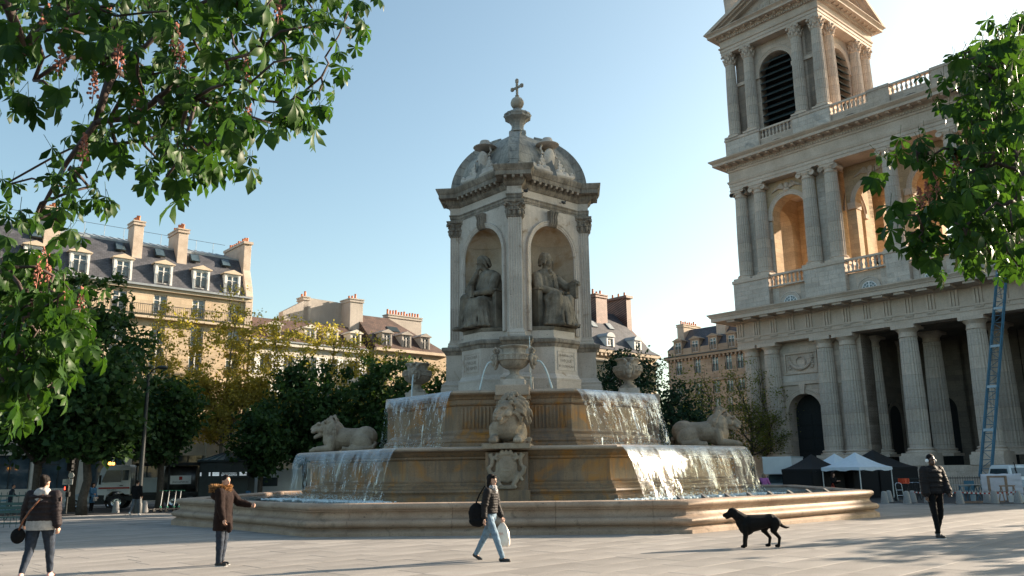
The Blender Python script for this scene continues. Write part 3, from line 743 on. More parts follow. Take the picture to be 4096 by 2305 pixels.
def waterfall(k, Rl, z0, z1, v, label, mat, seed):
    rg = random.Random(seed); W_ = Rl * T22 * 2 * .985; nu, nv = 90, 26
    T_ = math.sqrt(2 * (z0 - z1) / 9.8)
    uo = [rg.uniform(-.02, .03) for _ in range(nu + 1)]
    ph = [rg.uniform(0, 6) for _ in range(6)]
    vs = []; uv = []
    for i in range(nv + 1):
        t = T_ * i / nv; z = z0 - 4.9 * t * t
        for j in range(nu + 1):
            f_ = j / nu; s = (f_ - .5) * W_ * (1 - .05 * i / nv)
            vv = v * (1 + .05 * math.sin(f_ * 9 + ph[0]) + .035 * math.sin(f_ * 31 + ph[1]) + uo[j] * .4)
            wob = (i / nv) ** 2 * (.035 * math.sin(f_ * 23 + i * .35 + ph[2]) + .025 * math.sin(f_ * 57 - i * .45 + ph[3]))
            x, y = octp(Rl + vv * t + wob * .8, k, s + wob * .5)
            vs.append((x, y, z)); uv.append((f_ * W_ + seed * 7, i / nv * (z0 - z1)))
    b = MB(); b.add(vs, [(i * (nu + 1) + j, i * (nu + 1) + j + 1, (i + 1) * (nu + 1) + j + 1, (i + 1) * (nu + 1) + j) for i in range(nv) for j in range(nu)])
    me = b.mesh('waterfall', mat, 'all')
    ul = me.uv_layers.new(name='UVMap'); li = np.empty(len(me.loops), dtype=np.int32); me.loops.foreach_get('vertex_index', li)
    ul.data.foreach_set('uv', np.array(uv, dtype=np.float32)[li].ravel())
    o = tag(put('waterfall', me, None, FC, FROT), label, 'waterfall', 'water sheets falling between the basins')
    # splashes: small drops thrown up where the sheet lands
    d = MB()
    for i in range(800):
        s = rg.uniform(-.5, .5) * W_; h_ = abs(rg.gauss(0, .12)); o_ = rg.gauss(0, .13)
        up_ = rg.random() < .3
        if up_: tt = rg.uniform(.45, 1) * T_; zc = z0 - 4.9 * tt * tt; rad = Rl + v * tt + rg.gauss(0, .06)
        else: zc = z1 + h_; rad = Rl + v * T_ + o_
        x, y = octp(rad, k, s * .95); q = rg.uniform(.004, .013)
        e = [(q, 0, 0), (-q, 0, 0), (0, q, 0), (0, -q, 0), (0, 0, q * 2.2), (0, 0, -q * 2.2)]
        d.add([(x + a, y + b_, zc + c) for a, b_, c in e], [(0, 2, 4), (2, 1, 4), (1, 3, 4), (3, 0, 4), (2, 0, 5), (1, 2, 5), (3, 1, 5), (0, 3, 5)])
    d.build('spray', 'foam', o, smooth='all', kind='stuff')
    return o
waterfall(7, 5.17, 4.43, 2.38, .62, 'thin water sheet falling left of the front lion from the upper basin', 'fallL', 1)
waterfall(1, 5.17, 4.43, 2.38, 1.25, 'bright water sheet falling from the right side of the upper basin', 'fallR', 2)
waterfall(7, 8.27, 2.37, .74, .85, 'golden brown water sheet falling into the pool at left', 'fallL', 3)
waterfall(1, 8.27, 2.37, .74, 1.3, 'sparkling water sheet falling into the pool at right', 'fallR', 4)
# foam on the pool where the sheets land
for k, lb in ((7, 'strip of churned white water on the pool at left'), (1, 'strip of churned white water on the pool at right')):
    d = MB(); rg = random.Random(k)
    for i in range(700):
        s = rg.uniform(-.56, .56) * 6.9; rad = 9.0 + rg.gauss(0, .28); x, y = octp(rad, k, s); q = rg.uniform(.012, .04)
        d.ell((x, y, .745), (q * 1.6, q * 1.6, q * .8), n=6, mm=4)
    o = d.build('pool_foam', 'foam', None, 'all', loc=FC, rot=FROT); tag(o, lb, 'foam', kind='stuff')
def jet(p0, p1, h, label, r_=.028):
    pts = []; rr = []; rg = random.Random(int(abs(p0[0] * 100)))
    for i in range(15):
        t = i / 14
        pts.append((p0[0] + (p1[0] - p0[0]) * t, p0[1] + (p1[1] - p0[1]) * t, p0[2] + (p1[2] - p0[2]) * (t ** 2) + h * t * (1 - t)))
        rr.append(r_ * (1 + .5 * t) * rg.uniform(.75, 1.2))
    o = MB().tube(pts, rr, 8).build('water_jet', 'jet', None, 'all', loc=FC, rot=FROT)
    return tag(o, label, 'water jet', 'jets spouting from the masks')
M['jet'] = plain('jet_water', (.50, .58, .60), .12, .1, 20, spec=1.0)
jet((-.82, -4.4, 5.52), (-1.28, -4.4, 4.43), .25, 'thin water jet falling left from the front vase')
jet((.82, -4.4, 5.52), (1.38, -4.4, 4.43), .3, 'thin water jet falling right from the front vase')
jet((-4.4, -.82, 5.52), (-4.4, -1.2, 4.43), .2, 'water jet falling from the mask of the left vase')
jet((.52, -3.4, 6.6), (.56, -3.45, 4.43), .1, 'thread of water running down right of the front vase', .012)
# small wedge lamps along the inner rim, one floating lamp box
finm = MB().prismx([(-.14, 0), (.12, 0), (.14, .17), (.1, .15)], -.07, .07).mesh('lamp_wedge', 'iron')
M['lead'] = plain('dull_lead', (.07, .07, .07), .6, .2, 8); finm.materials[0] = M['lead']
nth = ['first', 'second', 'third', 'fourth', 'fifth', 'sixth', 'seventh', 'eighth']
for i in range(8):
    x, y = octp(11.1, 1, -4.0 + i * 1.12)
    o = put('lamp_wedge', finm, None, FC + Matrix.Rotation(FROT, 3, 'Z') @ Vector((x, y, .74)), FROT + R(-45) + PI / 2)
    tag(o, 'small dark wedge in the pool water, %s from the front corner along the sunlit rim' % nth[i], 'pool lamp', 'wedges along the sunlit rim')
o = MB().cbox(0, 0, 0, .5, .2, .07).cbox(0, 0, .07, .14, .14, .05).build('floating_lamp', 'iron', None, bevel=.01, loc=(-8.35, 27.9, .74), rot=.2)
tag(o, 'flat black lamp box floating in the left of the pool', 'pool lamp')
# ---------------------------------------------------------------- church
ch = thing('church', 'pale stone church front with two storeys of columns and a square bell tower', 'church', CHP, GROT)
TC = Vector((5.45, 5.45, 0))
def cp(b, name, mat='churchplain', smooth=False, bevel=0, parent=ch, kind=None): return b.build(name, mat, parent, smooth, bevel, kind=kind)
def rloft(levels, x0, x1, y0, y1, name, mat='churchplain'):
    b = MB(); b.loft([[(x0 - o, y0 - o, z), (x1 + o, y0 - o, z), (x1 + o, y1 + o, z), (x0 - o, y1 + o, z)] for z, o in levels]); return cp(b, name, mat)
def arch_wall(b, x0, x1, z0, z1, cx, hw, zb, spr, y0, y1, n=18):
    """wall slab between y0 (front) and y1 with a round-headed opening"""
    arc = [(cx + hw * math.cos(a), spr + hw * math.sin(a)) for a in np.linspace(0, PI, n + 1)]
    if zb > z0:
        b.box(x0, x1, y0, y1, z0, zb)
    b.box(x0, cx - hw, y0, y1, zb, spr); b.box(cx + hw, x1, y0, y1, zb, spr)
    top = [(x1, spr)] + [(x1 - (x1 - x0) * i / (n - 2), z1) for i in range(n - 1)] + [(x0, spr)]
    for i in range(n):
        a0, a1, t0, t1 = arc[i], arc[i + 1], top[i], top[i + 1]
        b.add([(a0[0], y0, a0[1]), (t0[0], y0, t0[1]), (t1[0], y0, t1[1]), (a1[0], y0, a1[1]), (a0[0], y1, a0[1]), (t0[0], y1, t0[1]), (t1[0], y1, t1[1]), (a1[0], y1, a1[1])],
              [(0, 1, 2, 3), (7, 6, 5, 4), (0, 3, 7, 4), (1, 5, 6, 2)])
    return b
def archivolt(b, cx, hw, spr, y0, w_=.45, pr=.14, n=24, legs=0):
    rings = []
    pa = [(cx + hw * math.cos(a), spr + hw * math.sin(a), math.cos(a), math.sin(a)) for a in np.linspace(0, PI, n + 1)]
    if legs: pa = [(cx + hw, spr - legs, 1, 0)] + pa + [(cx - hw, spr - legs, -1, 0)]
    for x, z, nx, nz in pa:
        rings.append([(x + nx * o, y0 - d, z + nz * o) for o, d in ((0, 0), (0, pr * .5), (w_ * .3, pr * .5), (w_ * .35, pr * .8), (w_ * .7, pr * .8), (w_ * .8, pr * 1.3), (w_, pr * 1.2), (w_, 0))])
    return b.loft(rings, False, False)
def ashlar(b, x0, x1, z0, z1, y, h=.52, l=1.3, out=.02):
    rows = max(1, round((z1 - z0) / h)); h = (z1 - z0) / rows
    for r_ in range(rows):
        x = x0; first = True
        while x < x1 - .05:
            L = l * random.uniform(.75, 1.3) * (.55 if first and r_ % 2 else 1); first = False
            xe = min(x + L, x1)
            if x1 - xe < .35: xe = x1
            g = .012; d = out + random.uniform(0, .006)
            b.add([(x + g, y, z0 + r_ * h + g), (xe - g, y, z0 + r_ * h + g), (xe - g, y, z0 + (r_ + 1) * h - g), (x + g, y, z0 + (r_ + 1) * h - g),
                   (x + g, y - d, z0 + r_ * h + g), (xe - g, y - d, z0 + r_ * h + g), (xe - g, y - d, z0 + (r_ + 1) * h - g), (x + g, y - d, z0 + (r_ + 1) * h - g)],
                  [(4, 5, 6, 7), (0, 1, 5, 4), (1, 2, 6, 5), (2, 3, 7, 6), (3, 0, 4, 7)])
            x = xe
    return b
# column kinds: shared meshes (base and capital are sub-parts of the column)
def shaft(rb, rt_, h, n=40): return [(rb * 1.0, 0), (rb, h * .3), (rb * .975, h * .5), ((rb + rt_) / 2 * .99, h * .75), (rt_, h)]
def colkit(rb, rt_, h, hb, hc, kind):
    S = MB().lathe([(r_, z + hb) for r_, z in shaft(rb, rt_, h - hb - hc)], 40, flute=1, fd=.075).mesh('column', 'column', True)
    Bm = MB().cbox(0, 0, 0, rb * 2.75, rb * 2.75, hb * .34); Bm.lathe([(rb * 1.36, hb * .34), (rb * 1.4, hb * .45), (rb * 1.36, hb * .56), (rb * 1.2, hb * .6), (rb * 1.16, hb * .7), (rb * 1.22, hb * .74), (rb * 1.26, hb * .84), (rb * 1.2, hb * .93), (rb * 1.04, hb)], 28)
    Bm = Bm.mesh('base', 'churchplain', True)
    z = h - hc; b = MB()
    if kind == 'doric':
        b.lathe([(rt_, z), (rt_ * 1.08, z + .04), (rt_ * 1.08, z + .1), (rt_, z + .12), (rt_, z + hc * .42), (rt_ * 1.05, z + hc * .45), (rt_ * 1.08, z + hc * .5), (rt_ * 1.25, z + hc * .6), (rt_ * 1.33, z + hc * .68), (rt_ * 1.33, z + hc * .7)], 28)
        b.cbox(0, 0, z + hc * .7, rt_ * 2.75, rt_ * 2.75, hc * .3)
    elif kind == 'ionic':
        b.lathe([(rt_, z), (rt_ * 1.1, z + .05), (rt_ * 1.1, z + .12), (rt_, z + .15), (rt_ * 1.0, z + hc * .35), (rt_ * 1.22, z + hc * .5), (rt_ * 1.25, z + hc * .62)], 28)
        b.cbox(0, 0, z + hc * .62, rt_ * 2.5, rt_ * 2.4, hc * .22); b.cbox(0, 0, z + hc * .84, rt_ * 2.7, rt_ * 2.6, hc * .16)
        for s in (-1, 1):
            for q in (-1, 1):
                c0 = len(b.v)
                b.lathe([(rt_ * .46, 0), (rt_ * .46, .08), (rt_ * .38, .08), (rt_ * .38, .03), (rt_ * .26, .03), (rt_ * .26, .09), (rt_ * .12, .09), (rt_ * .1, .12), (.01, .12)], 20)
                b.xf(Matrix.Translation((s * rt_ * 1.2, q * rt_ * 1.05, z + hc * .5)) @ Matrix.Rotation(PI / 2 * q * 1.0 if q < 0 else -PI / 2, 4, 'X') @ Matrix.Rotation(PI if q < 0 and False else 0, 4, 'X'), c0)
            b.tube([(s * rt_ * 1.2, -rt_ * 1.05, z + hc * .5), (s * rt_ * 1.2, -rt_ * .3, z + hc * .5), (s * rt_ * 1.2, rt_ * .3, z + hc * .5), (s * rt_ * 1.2, rt_ * 1.05, z + hc * .5)], [rt_ * .44, rt_ * .33, rt_ * .33, rt_ * .44], 14)
    else:
        b.lathe([(rt_, z), (rt_ * 1.1, z + .05), (rt_ * 1.1, z + .1), (rt_, z + .13), (rt_ * 1.02, z + hc * .6), (rt_ * 1.3, z + hc * .85)], 24)
        for row, (zc, hh, rr, off) in enumerate(((.26, .2, 1.12, 0), (.5, .2, 1.2, .5))):
            for i in range(8):
                a = 2 * PI * (i + off) / 8
                b.ell((rt_ * rr * math.cos(a), rt_ * rr * math.sin(a), z + hc * zc), (.13, .13, hc * hh), n=8, mm=6)
                b.ell((rt_ * (rr + .22) * math.cos(a), rt_ * (rr + .22) * math.sin(a), z + hc * (zc + hh * .75)), (.1, .1, .07), n=8, mm=6)
        for i in range(4):
            a = PI / 4 + PI / 2 * i
            b.ell((rt_ * 1.6 * math.cos(a), rt_ * 1.6 * math.sin(a), z + hc * .78), (.15, .15, .15), n=8, mm=6)
        for i in range(4): b.ell((rt_ * 1.3 * math.cos(i * PI / 2), rt_ * 1.3 * math.sin(i * PI / 2), z + hc * .92), (.12, .12, .12), n=8, mm=6)
        q = rt_ * 1.62
        P = []
        for i in range(4):
            a = PI / 4 + PI / 2 * i
            P += [(q * math.cos(a - .12), q * math.sin(a - .12)), (q * math.cos(a + .12), q * math.sin(a + .12)), (rt_ * 1.12 * math.cos(a + PI / 4), rt_ * 1.12 * math.sin(a + PI / 4))]
        b.prism(P, z + hc * .86, z + hc)
    return S, Bm, b.mesh('capital', 'churchplain', True)
def place_col(kit, x, y, z):
    o = put('column', kit[0], ch, (x, y, z)); put('base', kit[1], o); put('capital', kit[2], o); return o
KD = colkit(.93, .78, 12.0, .75, 1.15, 'doric'); KI = colkit(.76, .64, 10.55, .6, 1.0, 'ionic'); KC = colkit(.66, .56, 10.5, .55, 1.35, 'corinthian')
XR = 50.2
DX = [0, 2.4, 8.45, 10.85, 16.8, 22.8, 28.8, 34.8, 39.7, 42.1, 48.1]
for x in DX: place_col(KD, x, 0, 2.4)
for x in (16.8, 22.8, 28.8, 34.8): place_col(KD, x, 5.2, 2.4)
# south tower beyond the frame: it throws the long shadow over the square
cp(MB().box(39.0, 50.1, .45, 11.4, 1.5, 14.4).box(39.0, 50.0, .45, 11.2, 20.3, 32.4).box(39.6, 49.9, .4, 11.2, 37.1, 49.0).box(39.0, 50.2, -.6, 11.5, 49.0, 52.0), 'south_tower_wall', 'church')
for y in (3.4, 9.0): place_col(KD, 11.6, y, 2.4)
IX = [.1, 2.5, 8.35, 10.9, 16.95, 22.8, 28.8, 34.8, 39.7, 42.1, 48.1]
for x in IX: place_col(KI, x, 0, 21.75)
# podium and plinths
cp(MB().box(-1.7, XR, -1.5, 14, -1.5, 1.55).box(-1.9, XR, -1.7, 14, -1.5, .1), 'podium', 'church')
for x in DX: cp(MB().box(x - 1.35, x + 1.35, -1.6, 1.3, 1.55, 2.4), 'plinth', 'churchplain', bevel=.02)
# lower tower storey with the arched door
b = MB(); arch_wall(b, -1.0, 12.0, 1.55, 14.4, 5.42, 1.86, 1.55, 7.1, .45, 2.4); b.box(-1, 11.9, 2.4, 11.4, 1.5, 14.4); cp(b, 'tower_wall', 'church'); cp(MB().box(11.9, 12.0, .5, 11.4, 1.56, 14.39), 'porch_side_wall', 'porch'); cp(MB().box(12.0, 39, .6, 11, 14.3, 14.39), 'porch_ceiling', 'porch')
b = MB(); archivolt(b, 5.42, 1.86, 7.1, .45, .5, .12, legs=5.4); b.box(3.05, 3.57, .25, .5, 6.95, 7.3).box(7.27, 7.79, .25, .5, 6.95, 7.3); cp(b, 'archivolt', 'churchplain', True)
cp(MB().prismy([(5.2, 8.9), (5.64, 8.9), (5.76, 9.9), (5.08, 9.9)], .16, .5), 'keystone', bevel=.02)
b = MB(); arch_wall(b, 3.4, 7.4, 1.55, 9.3, 5.42, .02, 1.55, 1.6, 1.9, 2.0); cp(b, 'door', 'dark')
for i in range(4):
    for j in range(2): cp(MB().box(3.7 + j * 1.75, 5.3 + j * 1.75, 1.84, 1.9, 1.9 + i * 1.3, 3.0 + i * 1.3), 'door_panel', 'dark', bevel=.02)
cp(MB().box(3.0, 7.8, .28, .5, 9.9, 10.2).box(1.2, 1.6, .3, .5, 9.7, 10).box(9.3, 10, .3, .5, 9.7, 10), 'string_course')
b = MB()
for x0, x1, z0, z1 in ((3.55, 7.3, 13.1, 13.3), (3.55, 7.3, 11.0, 11.2), (3.55, 3.75, 11.2, 13.1), (7.1, 7.3, 11.2, 13.1)): b.box(x0, x1, .3, .5, z0, z1)
cp(b, 'relief_frame', bevel=.03)
b = MB(); b.tube([(5.42 + .55 * math.cos(a), .38, 12.25 + .55 * math.sin(a)) for a in np.linspace(0, 2 * PI, 25)], .06, 6)
b.tube([(5.42 + 1.25 * math.cos(a), .36, 12.7 + 1.15 * math.sin(a)) for a in np.linspace(PI, 2 * PI, 17)], [.1 + .09 * math.sin(PI * i / 16) for i in range(17)], 8)
for s in (-1, 1):
    for i in range(6): b.ell((5.42 + s * (1.3 + .08 * math.sin(i * 2)), .37, 12.85 - i * .24), (.17, .1, .14), n=8, mm=6)
cp(b, 'garland_relief', 'church', True)
b = MB()
for i in range(3):
    ashlar(b, (-.9, 1.5, 9.35)[i] + .2, (0.9, 3.0, 10.0)[i], 2.4, 9.6, .45)
ashlar(b, 3.0, 7.9, 10.25, 10.95, .45); ashlar(b, 3.0, 7.9, 13.35, 14.35, .45); cp(b, 'ashlar', 'churchblock', kind='stuff')
# portico: back wall, side arches, ceiling
b = MB(); 
for cx in (15.0, 20.0, 25.5, 31.0, 36.4): arch_wall(b, cx - 2.6, cx + 2.8, 1.5, 14.4, cx, 1.5, 1.5, 7.0, 10.2, 11.2)
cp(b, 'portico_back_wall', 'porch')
cp(MB().box(12, XR, 11.0, 11.6, 1.5, 14.4), 'portico_doors', 'dark')
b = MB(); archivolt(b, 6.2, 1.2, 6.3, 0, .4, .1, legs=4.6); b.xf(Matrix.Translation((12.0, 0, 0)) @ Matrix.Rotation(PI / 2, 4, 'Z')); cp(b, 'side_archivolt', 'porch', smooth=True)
b = MB(); arch_wall(b, 4.9, 7.5, 1.6, 7.6, 6.2, .02, 1.6, 1.7, -.03, -.01); b.xf(Matrix.Translation((12.0, 0, 0)) @ Matrix.Rotation(PI / 2, 4, 'Z')); cp(b, 'side_door', 'dark')
# lower entablature
X0, Y0, Y1 = -1.05, -.95, 11.5
rloft([(14.4, 0), (14.85, 0), (14.851, .07), (15.25, .07), (15.251, .16), (15.42, .16), (15.421, .03), (16.9, .03), (16.95, .2), (17.1, .34), (17.2, .36)], X0, XR, Y0, Y1, 'architrave_and_frieze')
rloft([(17.2, 1.95), (17.6, 1.95), (17.62, 2.05), (17.72, 2.08), (17.95, 2.28), (18.02, 2.28)], X0, XR, Y0, Y1, 'lower_cornice')
tg = MB()
for i in range(3): tg.box(-.4 + i * .29, -.4 + i * .29 + .2, -.12, 0, 15.43, 16.78)
tg.box(-.42, .42, -.14, 0, 16.78, 16.92).box(-.42, .42, -.1, 0, 15.12, 15.24)
for i in range(6): tg.cbox(-.35 + i * .14, -.07, 15.0, .08, .08, .12, tap=.6)
tgm = tg.mesh('triglyph', 'churchplain')
mum = MB().box(-.5, .5, -1.5, 0, 16.98, 17.19).mesh('mutule', 'churchplain')
for i in range(26):
    x = -.6 + i * 2.02
    put('triglyph', tgm, ch, (x, Y0 - .03, 0)); put('mutule', mum, ch, (x, Y0 - .3, 0))
# pedestal storey under the upper columns
cp(MB().box(-.75, XR, -.35, 11.2, 18.0, 20.35), 'gallery_base', 'church')
peds = [(-1.05, 3.3), (7.45, 11.85), (15.9, 18.1), (21.7, 23.9), (27.7, 29.9), (33.7, 50.1)]
for x0, x1 in peds:
    cp(MB().box(x0, x1, -1.0, 1.6, 18.0, 21.4), 'gallery_pedestal', 'church')
    cp(MB().box(x0 - .1, x1 + .1, -1.1, 1.7, 21.4, 21.75), 'pedestal_cap', bevel=.03); cp(MB().box(x0 - .08, x1 + .08, -1.08, 1.7, 18.02, 18.5), 'pedestal_foot', bevel=.03)
    b = MB(); ashlar(b, x0 + .02, x1 - .02, 18.55, 21.35, -1.0, .48, 1.5); cp(b, 'ashlar', 'churchblock', kind='stuff')
bal = MB().lathe([(.13, 0), (.13, .1), (.09, .14), (.1, .2), (.16, .38), (.15, .48), (.08, .72), (.07, .82), (.12, .88), (.12, 1.0)], 10).mesh('baluster', 'churchplain', True)
def balustrade(x0, x1, y, z0, z1, rail=.22, foot=.15):
    h = z1 - z0 - rail - foot; n = max(3, int((x1 - x0) / .42))
    cp(MB().box(x0, x1, y - .2, y + .25, z1 - rail, z1).box(x0, x1, y - .18, y + .22, z0, z0 + foot), 'rail', bevel=.02)
    for i in range(n): put('baluster', bal, ch, (x0 + (i + .5) * (x1 - x0) / n, y, z0 + foot), None, None, (1, 1, h))
lunette = []
for cx, x0, x1 in ((5.35, 3.3, 7.45), (13.85, 11.85, 15.9), (19.9, 18.1, 21.7), (25.8, 23.9, 27.7), (31.8, 29.9, 33.7)):
    balustrade(x0, x1, -.6, 20.35, 21.75)
    b = MB(); ashlar(b, x0 + .02, cx - 1.25, 18.05, 20.3, -.35, .45, .9); ashlar(b, cx + 1.25, x1 - .02, 18.05, 20.3, -.35, .45, .9); cp(b, 'ashlar', 'churchblock', kind='stuff')
    b = MB(); archivolt(b, cx, .78, 18.45, -.35, .42, .14, 16, legs=.4); cp(b, 'window_surround', 'churchblock', True)
    w_ = MB(); w_.prismy([(cx - .76, 18.03), (cx + .76, 18.03)] + [(cx + .76 * math.cos(a), 18.45 + .76 * math.sin(a)) for a in np.linspace(0, PI, 15)], -.375, -.3); wo = cp(w_, 'lunette_window', 'glass')
    fr = MB().box(cx - .05, cx + .05, -.42, -.37, 18.05, 19.2).box(cx - .76, cx + .76, -.41, -.37, 18.5, 18.56)
    fr.tube([(cx + .42 * math.cos(a), -.39, 18.5 + .42 * math.sin(a)) for a in np.linspace(0, PI, 13)], .03, 6)
    for a in (R(30), R(60), R(120), R(150)): fr.tube([(cx + .42 * math.cos(a), -.39, 18.5 + .42 * math.sin(a)), (cx + .76 * math.cos(a), -.39, 18.5 + .76 * math.sin(a))], .025, 5)
    fr.tube([(cx + .75 * math.cos(a), -.39, 18.45 + .75 * math.sin(a)) for a in np.linspace(0, PI, 13)], .045, 6)
    fr.build('glazing_bars', 'white', wo)
# upper gallery: tower room (four arched walls) and open loggia
def tower_walls(z0, z1, cx, hw, zb, spr, th, name, mat, half=5.0):
    for k in range(4):
        b = MB(); arch_wall(b, -half, half - (th if False else 0), z0, z1, cx, hw, zb, spr, -half, -half + th)
        b.xf(Matrix.Translation(TC) @ Matrix.Rotation(PI / 2 * k, 4, 'Z')); cp(b, name, mat)
        b = MB(); archivolt(b, cx, hw, spr, -half, .5, .12); 
        for s in (-1, 1): b.box(cx + s * (hw + .28) - .34, cx + s * (hw + .28) + .34, -half - .18, -half + .1, spr - .5, spr)
        b.xf(Matrix.Translation(TC) @ Matrix.Rotation(PI / 2 * k, 4, 'Z')); cp(b, 'archivolt', 'churchplain', True)
tower_walls(20.3, 32.4, .15, 2.0, 20.3, 28.45, 1.5, 'gallery_wall', 'churchin')
b = MB()
for x0, x1 in ((.55, 2.0), (9.0, 10.4)): ashlar(b, x0, x1, 21.8, 32.2, .45, .5, .9)
ashlar(b, 2.9, 3.5, 21.8, 27.9, .45, .5, .9); ashlar(b, 7.7, 8.0, 21.8, 27.9, .45, .5, .9); cp(b, 'ashlar', 'churchblock', kind='stuff')
b = MB()
for cx in (14.1, 19.9, 25.8, 31.6, 36.6):
    arch_wall(b, cx - 2.95, cx + 2.85, 20.3, 32.4, cx, 1.95, 20.3, 28.3, 2.2, 3.2)
cp(b, 'loggia_wall', 'churchin')
for cx in (14.1, 19.9, 25.8, 31.6, 36.6):
    b = MB(); archivolt(b, cx, 1.95, 28.3, 2.2, .5, .12)
    for s in (-1, 1): b.box(cx + s * 2.3 - .42, cx + s * 2.3 + .42, 1.95, 3.3, 27.6, 28.3)
    cp(b, 'archivolt', smooth=True)
    b = MB(); b.box(cx - 2.9, cx - 1.9, 8.2, 9.4, 20.3, 32.4); arch_wall(b, cx - 2.9, cx + 2.9, 26, 32.4, cx, 1.9, 26, 28.3, 8.2, 9.4); cp(b, 'loggia_rear_pier', 'churchin')
cp(MB().box(-.5, XR, .3, 11.3, 20.2, 20.34), 'gallery_floor', 'churchin')
# palm reliefs over the arches
def palms(cx, z, y, sc_=1.0):
    b = MB(); b.ell((cx, y - .1, z + .35 * sc_), (.3 * sc_, .2, .38 * sc_)).ell((cx, y - .1, z - .1), (.4 * sc_, .15, .2))
    for s in (-1, 1):
        for i in range(6):
            a = .15 + i * .2; L = (1.9 - .12 * i) * sc_
            b.tube([(cx + s * .3, y - .05, z + .1), (cx + s * L * .55 * math.cos(a * .5), y - .1, z + .1 + L * .5 * math.sin(a)), (cx + s * L * math.cos(a * .6), y - .06, z - .25 + L * .45 * math.sin(a))], [.1, .09, .03], 6)
    return cp(b, 'palm_relief', 'church', True)
palms(5.6, 31.15, .42); palms(14.1, 31.0, 2.18); palms(19.9, 31.0, 2.18); palms(25.8, 31.0, 2.18)
# upper entablature
rloft([(32.3, 0), (32.65, 0), (32.651, .06), (33.0, .06), (33.01, .12), (33.25, .2), (33.3, .22), (33.301, .04), (34.35, .04), (34.4, .14), (34.6, .18)], -.75, XR, -.75, 11.2, 'upper_architrave_and_frieze')
rloft([(34.6, .2), (34.95, .24), (35.15, .4), (35.151, 1.3), (35.45, 1.3), (35.47, 1.36), (35.7, 1.62), (35.82, 1.64)], -.75, XR, -.75, 11.2, 'upper_cornice')
dn = MB()
for i in range(171): dn.cbox(-.8 + i * .3, -1.0, 34.62, .16, .14, .24)
cp(dn, 'dentils', kind='stuff')
mo = MB().prismx([(0, 34.98), (-.5, 34.95), (-.8, 35.0), (-.85, 35.15), (0, 35.15)], -.15, .15).mesh('modillion', 'churchplain')
for i in range(52): put('modillion', mo, ch, (-1.3 + i * 1.02, -1.05, 0))
# attic and roof balustrade
cp(MB().box(-.8, XR, -.55, 11, 35.8, 37.15), 'attic', 'church')
for x0, x1 in ((-.9, 3.5), (7.5, 11.9), (15.9, 18.05), (22.1, 24.0), (28, 30), (34, 50.1)):
    cp(MB().box(x0, x1, -.8, .6, 35.8, 38.15).box(x0 - .08, x1 + .08, -.88, .68, 38.15, 38.45), 'attic_pedestal', 'church', bevel=.02)
for x0, x1 in ((3.5, 7.5), (11.9, 15.9), (18.05, 22.1), (24, 28), (30, 34)): balustrade(x0, x1, -.4, 37.15, 38.45)
for x in (5.5, 13.9, 20.0, 25.8):
    b = MB(); b.lathe([(.95, 0), (.95, .06)], 20, sy=.36); b.xf(Matrix.Translation((x, -.55, 36.35)) @ Matrix.Rotation(PI / 2, 4, 'X')); cp(b, 'attic_vent', 'dark')
b = MB(); ashlar(b, -.75, 3.4, 36.0, 38.1, -.8, .5, 1.6); ashlar(b, 7.6, 11.8, 36.0, 38.1, -.8, .5, 1.6); cp(b, 'ashlar', 'churchblock', kind='stuff')
# belfry storey
cp(MB().box(-.6, 11.5, .2, 11.5, 37.0, 38.5), 'belfry_base', 'church')
tower_walls(38.4, 49.1, .05, 2.05, 38.4, 45.4, 1.2, 'belfry_wall', 'church')
for k in range(4):
    if k == 3: continue
    Mk = Matrix.Translation(TC) @ Matrix.Rotation(PI / 2 * k, 4, 'Z')
    for a in (-5.45, -3.0, 3.0) + ((5.45,) if k == 2 else ()):
        p = Mk @ Vector((a, -5.45, 0)); place_col(KC, p.x, p.y, 38.5)
    for x0, x1 in ((-4.9, -3.5), (3.5, 4.9)):
        b = MB(); b.box(x0, x1, -5.2, -4.95, 44.9, 45.3); b.xf(Mk); cp(b, 'impost_band')
for k in (0, 1):
    Mk = Matrix.Translation(TC) @ Matrix.Rotation(PI / 2 * k, 4, 'Z')
    for i in range(11):
        z = 38.7 + i * .78
        hw = 2.05 if z < 45.2 else math.sqrt(max(.2, 2.05 ** 2 - (z + .25 - 45.4) ** 2))
        b = MB(); b.prismx([(-5.05, z), (-5.0, z - .06), (-4.1, z + .62), (-4.1, z + .7)], -hw + .07, hw + .03); b.xf(Mk); cp(b, 'louvre', 'louvre')
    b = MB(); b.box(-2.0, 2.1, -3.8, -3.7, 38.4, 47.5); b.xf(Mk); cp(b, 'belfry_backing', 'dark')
rloft([(49.0, 0), (49.35, 0), (49.351, .06), (49.7, .06), (49.75, .16), (49.9, .2), (49.901, .03), (50.7, .03), (50.75, .12), (50.95, .3)], -.7, 11.6, -.7, 11.6, 'tower_entablature')
rloft([(50.95, .32), (51.15, .4), (51.151, 1.05), (51.4, 1.05), (51.55, 1.2), (51.65, 1.35), (51.72, 1.35)], -.7, 11.6, -.7, 11.6, 'tower_cornice')
dn = MB()
for i in range(42): dn.cbox(-.75 + i * .3, -.95, 50.7, .16, .14, .22); dn.cbox(11.85, -.75 + i * .3, 50.7, .14, .16, .22)
cp(dn, 'dentils', kind='stuff')
mo2 = MB().prismx([(0, 51.0), (-.5, 50.98), (-.65, 51.15), (0, 51.15)], -.13, .13).mesh('modillion', 'churchplain')
for k in (0, 1):
    Mk = Matrix.Translation(TC) @ Matrix.Rotation(PI / 2 * k, 4, 'Z')
    for i in range(14): put('modillion', mo2, ch, Mk @ Vector((-6.3 + i * .97, -6.3, 0)), PI / 2 * k)
